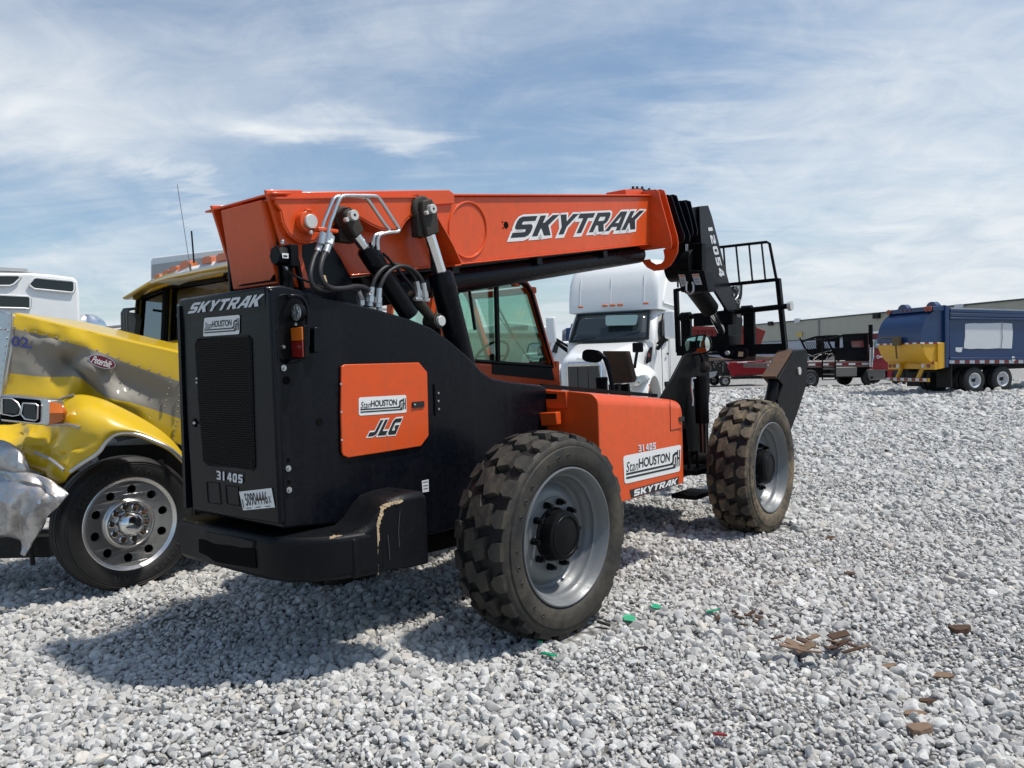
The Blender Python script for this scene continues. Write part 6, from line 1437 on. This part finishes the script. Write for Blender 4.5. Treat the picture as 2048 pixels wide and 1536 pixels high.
# ---------------------------------------------------------------- white sleeper truck on the left
LT = thing('sleeper_truck', (-6.2, 11.5, 0), 0, 'white truck sleeper with rounded black side windows, beyond the yellow hood', 'truck')
def lb(mb, name, m, parent=LT, **k): return mb.build(name, m, parent, off=(-6.2,11.5,0), **k)
ld = lambda x: 11.6+.004*x
C8 = lambda L: [(a*.14648, 520+b*.14648) for a, b in L]
def LV(pts, o=0.0): return [V(x, y, ld(x)+o) for x, y in pts]
sh0 = C8([(-500,165),(400,172),(700,195),(1000,235),(1045,262),(1060,300),(1085,450),(1097,900),(1100,1500),(-500,1500)])
dep = Vector((-.72,1,0))*1.9
mb = MB(); mb.prism(LV(sh0), dep); lt = lb(mb, 'cab', TWHITE, bevel=.10, seg=4)
for pts in ([(-500,205),(240,212),(275,228),(262,262),(190,330),(130,352),(-500,352)], [(430,290),(465,250),(500,243),(980,290),(1010,305),(1014,400),(1000,440),(975,445),(470,395),(420,360),(398,325)], [(-500,455),(380,495),(412,520),(416,640),(395,668),(340,660),(-500,640)]):
    w0 = LV(C8(pts), -.03); mb = MB(); mb.prism(w0, (0,.05,0)); lb(mb, 'side_window', BLKGL, lt, bevel=.01)
    mb = MB(); mb.tube([p+Vector((0,.0,0)) for p in w0+w0[:1]], .014, 6); lb(mb, 'window_seal', TWHITE, lt)
mb = MB(); a = LV([(0,540),(55,543)], .3); mb.beam(V(-5,541,12.1), V(56,544,12.3), .5, .05); 
mb.loft([[V(x, y, 12.2)+Vector((0,d,0)) for x, y in ((2,542),(14,537),(38,536),(56,544))] for d in (0,.5)]); lb(mb, 'roof_lamp_base', TGREY, lt)
for x in (2, 41): mb = MB(); mb.loft([[V(x+a_, 540+b_, 12.15+d) for a_, b_ in ((-5,-3),(5,-2.5),(6,2),(-5,2))] for d in (0,.15)]); lb(mb, 'marker_light', mat('dull_orange_lamp', (.5,.12,.05), .4), lt)
mb = MB(); mb.lathe([(0,.0),(.02,.12),(.1,.22),(.3,.24),(.5,.22)], V(166,655,12.6), (-.2,1,0), 24); lb(mb, 'air_cleaner', CHROME, LT)
for x in (-8.4,-6.2,-5.2): mb = MB(); truck_wheel(LT, (x+6.2,.15,.5), .5, .3, -1)
mb = MB(); mb.box((-6.6,12.8,.8), (5,1.2,.5)); lb(mb, 'chassis', DARK)
# ---------------------------------------------------------------- small vehicles in the gaps
WC = thing('wrecked_car', (-5.6, 11.5, 0), 0, 'white car with a crushed buckled roof, between the white sleeper and yellow cab', 'car')
def wb_(mb, name, m, parent=WC, **k): return mb.build(name, m, parent, off=(-5.6,11.5,0), **k)
mb = MB(); mb.prism([V(x, y, 11.0) for x, y in ((180,664),(200,655),(225,653),(252,650),(280,652),(300,660),(300,800),(170,800),(170,690))], Vector((0,1.6,0))); wcb = wb_(mb, 'body', TWHITE, bevel=.05)
mb = MB(); mb.prism([V(x, y, 10.97) for x, y in ((208,672),(222,661),(250,658),(275,660),(275,690),(212,690))], Vector((0,.05,0))); wb_(mb, 'broken_window', HOLE, wcb)
mb = MB(); mb.prism([V(x, y, 10.93) for x, y in ((183,666),(190,662),(214,656),(220,657),(206,672),(190,672))], Vector((0,.2,0))); mb.tube([V(176,662,10.9), V(215,655,10.95), V(255,651,10.95)], .02, 6); wb_(mb, 'buckled_roof', CRUMP, wcb)
RV = thing('motor_home', (1.2, 40, 0), 0, 'pale motor home with dark windows, seen through the green cab glass', 'motor home')
def rvb(mb, name, m, parent=RV, **k): return mb.build(name, m, parent, off=(1.2,40,0), **k)
mb = MB(); mb.prism([V(x, y, 40) for x, y in ((880,664),(1108,664),(1112,668),(1112,740),(880,740))], Vector((0,2.5,0))); rvo = rvb(mb, 'body', mat('cream_panel', (.50,.48,.44), .5), bevel=.05)
mb = MB(); mb.prism([V(x, y, 39.9) for x, y in ((900,661),(980,650),(1005,643),(1040,645),(1085,652),(1104,652),(1112,656),(1112,668),(900,668))], Vector((0,2.5,0))); rvb(mb, 'roof', TWHITE, rvo, bevel=.08)
mb = MB(); mb.prism([V(x, y, 39.85) for x, y in ((1016,656),(1034,652),(1056,651),(1056,660),(1014,661))], Vector((0,.05,0))); mb.prism([V(x, y, 39.85) for x, y in ((900,668),(1100,668),(1100,676),(900,676))], Vector((0,.12,0))); rvb(mb, 'window', BLKGL, rvo)
for x in (-4,-1,1.2): truck_wheel(RV, (x,.1,.4), .4, .25, -1)
PK = thing('pickup_truck', (1.0, 24, 0), 0, 'white pickup seen through the cab glass and beside the white tractor mirror', 'pickup')
def pkb(mb, name, m, parent=PK, **k): return mb.build(name, m, parent, off=(1.0,24,0), **k)
mb = MB(); mb.prism([V(x, y, 24) for x, y in ((1044,712),(1050,706),(1082,705),(1092,711),(1100,700),(1104,684),(1140,682),(1150,710),(1150,770),(1040,770))], Vector((.2,1.9,0))); pko = pkb(mb, 'body', TWHITE, bevel=.06, seg=3)
mb = MB(); mb.prism([V(x, y, 23.96) for x, y in ((1104,704),(1109,688),(1118,687),(1114,706))], Vector((0,.05,0))); mb.prism([V(x, y, 23.96) for x, y in ((1077,722),(1082,714),(1092,713),(1090,740),(1078,740))], Vector((0,.05,0))); pkb(mb, 'window', BLKGL, pko)
mb = MB(); mb.prism([V(x, y, 23.95) for x, y in ((1055,730),(1064,722),(1078,720),(1077,728),(1060,735))], Vector((0,.05,0))); pkb(mb, 'fender', TWHITE, pko, bevel=.02)
for x in (-.5,2.2): truck_wheel(PK, (x,-.02,.38), .38, .25, -1)
SC = thing('scrap_heap', (.2, 21, 0), 0, 'heap of broken grey metal behind the cab, low in its window', 'scrap')
for k in range(26):
    mb = MB(); x = rj.uniform(-.9,.9); z = .9+rj.uniform(0,.45); d = Vector((rj.uniform(-.3,.3), rj.uniform(-.1,.1), rj.uniform(-.15,.2))); mb.beam(Vector((x,0,z)), Vector((x,0,z))+d, rj.uniform(.04,.12), .03); mb.build('metal_scrap', [GREYM, DARK, STEEL, TGREY][k % 4], SC)
mb = MB(); mb.box((0,.3,.5), (2.0,.8,1.0)); mb.build('crushed_block', GREYM, SC, bevel=.1)
BC = thing('waste_container', (3, 30, 0), 0, 'blue steel waste container between the white tractor mirror and its windscreen', 'container')
mb = MB(); mb.prism([V(x, y, 30) for x, y in ((1132,656),(1146,655),(1149,651),(1165,651),(1165,740),(1130,740))], Vector((0,2.2,0))); bco = mb.build('bin', TBLUE, BC, off=(3,30,0), bevel=.03)
mb = MB(); mb.tube([V(1143,656,29.9), V(1144,650,29.9), V(1158,645,29.9), V(1166,643,29.9)], .05, 6); mb.build('lift_arm', DARK, BC, off=(3,30,0))
mb = MB()
for x in (1137,1146,1156): mb.beam(V(x,658,29.97), V(x,740,29.97), .08, .08, (0,1,0))
mb.build('bin_ribs', TBLUE, bco, off=(3,30,0))
# ================================================================ GROUND AND GRAVEL
def gh(x, y):
    x = np.asarray(x, float); y = np.asarray(y, float)
    h = .018*np.sin(x*1.3+y*.7)+.014*np.sin(x*2.9-y*1.9+1.3)+.012*np.sin(y*3.7+x*.6+.4)+.008*np.sin(x*6.1+y*5.3)
    fade = 1/(1+((x*x+y*y)/900))
    h = h*fade
    h += .075*np.exp(-(((x+2.75)/.75)**2+((y-5.42)/.22)**2))+.03*np.exp(-(((x-.35)/.5)**2+((y-4.35)/.22)**2))
    for cx_0, cy_0, r in ((.33,4.9,.45),(2.44,7.4,.5)): h = h*(1-.8*np.exp(-(((x-cx_0)**2+(y-cy_0)**2)/r**2)))
    return h
def stone_mat(name, ground=False):
    m, t, b = new_mat(name)
    geo = N(t, 'ShaderNodeNewGeometry'); c = geo.outputs['Position']
    big = noise(t, c, .55, 5, .6, .5)
    if ground:
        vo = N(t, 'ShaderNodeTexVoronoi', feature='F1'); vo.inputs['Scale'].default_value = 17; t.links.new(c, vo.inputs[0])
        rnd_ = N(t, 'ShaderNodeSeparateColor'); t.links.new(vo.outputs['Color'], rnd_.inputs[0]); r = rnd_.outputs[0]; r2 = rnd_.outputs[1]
    else:
        oi = N(t, 'ShaderNodeObjectInfo'); r = oi.outputs['Random']; r2 = math_(t, 'FRACT', math_(t, 'MULTIPLY', r, 37.7))
    n = noise(t, c, 70, 5, .65)
    base = ramp(t, r, [(.0, (.30,.295,.28,1)), (.12, (.42,.413,.392,1)), (.55, (.53,.522,.497,1)), (1, (.68,.67,.64,1))])
    warm = mixc(t, 1, base, (1.04,.97,.87,1), 'MULTIPLY')
    base = mixc(t, ramp(t, r2, [(.90, g4(0)), (.96, g4(.8))]), base, warm)
    base = mixc(t, ramp(t, n, [(.35, g4(.45)), (.6, g4(0))]), base, (.30,.297,.288,1))
    base = mixc(t, ramp(t, big, [(.35, g4(.22)), (.6, g4(0))]), base, (.46,.445,.42,1))
    # patches where tyres ground rubber and bark into the stones
    base = mixc(t, ramp(t, noise(t, mapping(t, c, (5, 3, 0), (0, 0, .5), (.5, 1.2, 1)), .9, 4, .6), [(.66, g4(0)), (.74, g4(.35))]), base, (.23,.18,.13,1))
    if ground:
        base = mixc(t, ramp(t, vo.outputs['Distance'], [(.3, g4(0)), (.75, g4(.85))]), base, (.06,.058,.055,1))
        bn = N(t, 'ShaderNodeBump'); bn.inputs['Strength'].default_value = 1; bn.inputs['Distance'].default_value = .04
        t.links.new(math_(t, 'SUBTRACT', 1, vo.outputs['Distance']), bn.inputs['Height']); t.links.new(bn.outputs[0], b.inputs['Normal'])
    else:
        bn = N(t, 'ShaderNodeBump'); bn.inputs['Strength'].default_value = .55; bn.inputs['Distance'].default_value = .006
        t.links.new(n, bn.inputs['Height']); t.links.new(bn.outputs[0], b.inputs['Normal'])
    setc(t, b, 'Base Color', base); b.inputs['Roughness'].default_value = .92; b.inputs['Specular IOR Level'].default_value = .25
    return m
STONE = stone_mat('limestone'); STONEG = stone_mat('limestone_far', True)
xs = np.concatenate([-np.geomspace(400, 12, 22)[:-1], np.arange(-12, 14.01, .22), np.geomspace(14, 400, 22)[1:]])
ys = np.concatenate([[-30, -10, -4], np.arange(-1, 22, .22), np.geomspace(22, 900, 30)])
XX, YY = np.meshgrid(xs, ys); ZZ = gh(XX, YY)-.012
mb = MB(); mb.grid([[(XX[i, j], YY[i, j], ZZ[i, j]) for j in range(len(xs))] for i in range(len(ys))])
tag(mb.build('ground', STONEG, recalc=False, smooth=60), kind='structure')
# loose crushed stone as instances
rocks = bpy.data.collections.new('stone_shapes')
rg_ = np.random.default_rng(4)
for k in range(9):
    bm = bmesh.new(); bmesh.ops.create_icosphere(bm, subdivisions=3 if k < 5 else 2, radius=1)
    sc = Vector((1, rg_.uniform(.72, .98), rg_.uniform(.55, .8)))
    planes = [(Vector(rg_.normal(size=3)).normalized(), rg_.uniform(.50, .82)) for _ in range(11)]
    for v in bm.verts:
        p = v.co.copy()
        for n, d in planes:
            e = p.dot(n)-d
            if e > 0: p -= n*e*.94
        p += Vector(rg_.normal(size=3))*.010
        v.co = Vector((p.x*sc.x, p.y*sc.y, p.z*sc.z))*1.12
    me = bpy.data.meshes.new('stone'); bm.to_mesh(me); bm.free(); me.materials.append(STONE)
    me.shade_smooth(); me.set_sharp_from_angle(angle=rad(28))
    o = bpy.data.objects.new('stone_%d' % k, me); rocks.objects.link(o)
bands = [(2.2, 4.6, .0282, .0162), (4.6, 7.2, .0318, .0183), (7.2, 11, .042, .0245), (11, 18, .062, .034), (18, 34, .115, .058)]
pts = []; scl = []
for a, b, sp, r in bands:
    hx = b*.80+1.2
    gx, gy = np.meshgrid(np.arange(-hx, hx, sp), np.arange(a, b, sp)); gx = gx.ravel(); gy = gy.ravel()
    gx = gx+rg_.uniform(-.55, .55, gx.size)*sp; gy = gy+rg_.uniform(-.55, .55, gy.size)*sp
    keep = (np.abs(gx) < gy*.80+1.0)
    gx, gy = gx[keep], gy[keep]
    s = r*np.clip(rg_.lognormal(0, .42, gx.size), .40, 2.5)
    s = s*(.95+.16*np.sin(gx*.9+gy*1.7+1)*np.sin(gx*1.6-gy*.8)+.10*np.sin(gx*3.1+gy*2.3))
    z = gh(gx, gy)+s*rg_.uniform(-.25, .35, gx.size)
    pts.append(np.stack([gx, gy, z], 1)); scl.append(s)
pts = np.concatenate(pts); scl = np.concatenate(scl)
# keep stones out of the tyres
for wx, wy, ax_ in ((.345,4.87,MF.U),(2.45,7.42,MF.U)):
    d = pts[:, :2]-np.array([wx, wy]); lu = d@ax_[:2]; lv = d@np.array([-ax_[1], ax_[0]])
    m_ = (np.abs(lu) < .26) & (lv > -.20) & (lv < .22); pts = pts[~m_]; scl = scl[~m_]
NPT = len(pts)
me = bpy.data.meshes.new('gravel'); me.vertices.add(NPT); me.vertices.foreach_set('co', pts.astype(np.float32).ravel())
at = me.attributes.new('scl', 'FLOAT_VECTOR', 'POINT'); s3 = scl[:, None]*rg_.uniform(.8, 1.2, (NPT, 3)); at.data.foreach_set('vector', s3.astype(np.float32).ravel())
at = me.attributes.new('rot', 'FLOAT_VECTOR', 'POINT'); at.data.foreach_set('vector', np.stack([rg_.normal(0, .55, NPT), rg_.normal(0, .55, NPT), rg_.uniform(0, 6.28, NPT)], 1).astype(np.float32).ravel())
at = me.attributes.new('pick', 'INT', 'POINT'); at.data.foreach_set('value', np.where(pts[:, 1] < 9, rg_.integers(0, 9, NPT), rg_.integers(5, 9, NPT)).astype(np.int32))
grv = bpy.data.objects.new('gravel', me); scene.collection.objects.link(grv); tag(grv, 'loose light grey crushed stone covering the yard', 'gravel', kind='stuff')
ng = bpy.data.node_groups.new('scatter', 'GeometryNodeTree')
ng.interface.new_socket('Geometry', in_out='INPUT', socket_type='NodeSocketGeometry'); ng.interface.new_socket('Geometry', in_out='OUTPUT', socket_type='NodeSocketGeometry')
gi = ng.nodes.new('NodeGroupInput'); go = ng.nodes.new('NodeGroupOutput'); ip = ng.nodes.new('GeometryNodeInstanceOnPoints'); ci = ng.nodes.new('GeometryNodeCollectionInfo')
ci.inputs['Collection'].default_value = rocks; ci.inputs['Separate Children'].default_value = True; ci.inputs['Reset Children'].default_value = True
def na(n, ty):
    q = ng.nodes.new('GeometryNodeInputNamedAttribute'); q.data_type = ty; q.inputs[0].default_value = n; return q.outputs[0]
ng.links.new(gi.outputs[0], ip.inputs['Points']); ng.links.new(ci.outputs[0], ip.inputs['Instance']); ip.inputs['Pick Instance'].default_value = True
ng.links.new(na('pick', 'INT'), ip.inputs['Instance Index'])
er = ng.nodes.new('FunctionNodeEulerToRotation'); ng.links.new(na('rot', 'FLOAT_VECTOR'), er.inputs[0]); ng.links.new(er.outputs[0], ip.inputs['Rotation'])
ng.links.new(na('scl', 'FLOAT_VECTOR'), ip.inputs['Scale']); ng.links.new(ip.outputs[0], go.inputs[0])
grv.modifiers.new('scatter', 'NODES').node_group = ng
# ---------------------------------------------------------------- litter lying on the stones
WOODM = mat('weathered_wood', (.20,.13,.085), .8, 0, .3, .5, (.26,.20,.15), 14, .5, 40)
BARK = mat('dark_bark', (.075,.042,.026), .85, 0, .3, .4, (.15,.10,.07), 20, .5, 60)
GRN = mat('green_plastic', (.012,.30,.14), .35, 0, .5)
REDP = mat('red_plastic', (.25,.015,.02), .4, 0, .5)
rl = random.Random(11)
def chunk(px, py, wpx, hpx, name, mtl, label, cat, group, yaw=0, th=.02, tilt=.15, flat=True):
    p = GR(px, py); p[2] = float(gh(p[0], p[1]))+.022; D = p[1]; k = D/FP
    L_ = wpx*k; W2 = hpx*k*(D/1.72)*.75
    base = []
    for fx, fy in ((-.5,-.35),(-.2,-.5),(.22,-.46),(.5,-.2),(.46,.3),(.1,.5),(-.3,.42)):
        base.append((fx*L_*rl.uniform(.8,1.1), fy*W2*rl.uniform(.75,1.15)))
    mb = MB(); mb.loft([[Vector((x, y, -th*.5)) for x, y in base], [Vector((x*.99, y*.98, th*.15+rl.uniform(-.12,.12)*th)) for x, y in base]])
    if name == 'plastic_shard': p[2] += .016
    o = mb.build(name, mtl, None, bevel=.0012, smooth=0); o.location = p; o.rotation_euler = (rl.uniform(-tilt,tilt), rl.uniform(-tilt,tilt), yaw); tag(o, label, cat, group); return o
g1 = 'wood scraps lying on the gravel'
chunk(1838,1460,58,30,'wood_block',WOODM,'largest pale squared wood block, nearest to the bottom right corner','wood block',g1,.2,.05)
chunk(1827,1427,50,14,'wood_splinter',WOODM,'long thin wood splinter lying just above the largest wood block','wood scrap',g1,-.1,.015)
chunk(1855,1404,42,16,'wood_splinter',BARK,'reddish split wood piece at the top of the bottom right wood cluster','wood scrap',g1,.1,.025)
chunk(1918,1268,44,20,'wood_block',BARK,'small dark brown wood block near the right edge, with a black crack','wood block',g1,.1,.05)
chunk(1888,1352,40,14,'wood_splinter',WOODM,'thin brown wood scrap between the dark block and the bottom cluster','wood scrap',g1,-.4,.015)
chunk(1775,1328,36,9,'wood_splinter',WOODM,'small pale wood sliver left of centre in the wood scraps','wood scrap',g1,.15,.012)
chunk(1662,1088,26,10,'wood_splinter',BARK,'lone reddish bark chip right of the front wheel','wood scrap',g1,-.3,.02)
chunk(1699,1152,22,7,'wood_splinter',BARK,'tiny brown bark chip below the lone reddish chip','wood scrap',g1,.2,.012)
bp = thing('bark_heap', tuple(GR(1640,1298)+np.array([0,0,.03])), 0, 'scattered reddish brown bark flakes heaped on the gravel right of the rear wheel', 'bark')
for k in range(16):
    x, y = rl.gauss(0,.11), rl.gauss(0,.10); mb = MB(); s = rl.uniform(.03,.075); mb.box((0,0,0), (s*1.7,s*.7,.010)); o = mb.build('bark_flake', [BARK,WOODM][k%2], bp, bevel=.003); o.location = (x,y,rl.uniform(0,.025)); o.rotation_euler = (rl.uniform(-.5,.5), rl.uniform(-.4,.4), rl.uniform(-.6,.6))
bp = thing('bark_heap', tuple(GR(1482,1245)+np.array([0,0,.03])), 0, 'small patch of dark bark crumbs close to the green shards', 'bark')
for k in range(12):
    x, y = rl.gauss(0,.09), rl.gauss(0,.09); mb = MB(); s = rl.uniform(.015,.04); mb.box((0,0,0), (s*1.6,s*.8,.010)); o = mb.build('bark_flake', BARK, bp, bevel=.002); o.location = (x,y,rl.uniform(0,.02)); o.rotation_euler = (rl.uniform(-.5,.5), rl.uniform(-.4,.4), rl.uniform(-.6,.6))
g2 = 'green plastic shards on the gravel'
for px, py, w_, h_, yw_, lb_ in ((1098,1322,26,20,1.0,'largest bright green plastic shard, below the rear tyre'),(1080,1289,12,10,.3,'tiny green plastic bit directly above the largest green shard'),
    (1258,1243,30,11,-.35,'green plastic shard nearest to the right side of the rear tyre'),(1311,1225,26,8,.0,'thin green plastic shard right of the rear tyre, farthest up'),(1423,1235,28,10,.15,'green plastic shard farthest right, beside the dark bark crumbs')):
    chunk(px,py,w_,h_,'plastic_shard',GRN,lb_,'plastic shard',g2,yw_,.014,.35)
chunk(1440,1479,30,10,'plastic_shard',REDP,'dark red plastic shard near the bottom edge','plastic shard',None,-.5,.012,.4)
chunk(1282,1307,34,8,'rubber_scrap',HOSE,'short black rubber strip lying right of the largest green shard','rubber scrap',None,.5,.014,.2)
chunk(1207,1250,12,16,'steel_bolt',DARK,'small black and white fitting beside the rear tyre','metal scrap',None,1.2,.02,.2)
g3 = 'dark scraps farther out on the gravel'
for px, py, lb_ in ((1700,888,'small black scrap left of the brown stones, mid distance'),(1767,904,'dark scrap nearer and right of the other mid-distance scrap'),(1957,861,'small dark scrap out towards the garbage truck, at the right')):
    chunk(px,py,18,5,'dark_scrap',DARK,lb_,'scrap',g3,.2,.03,.3)
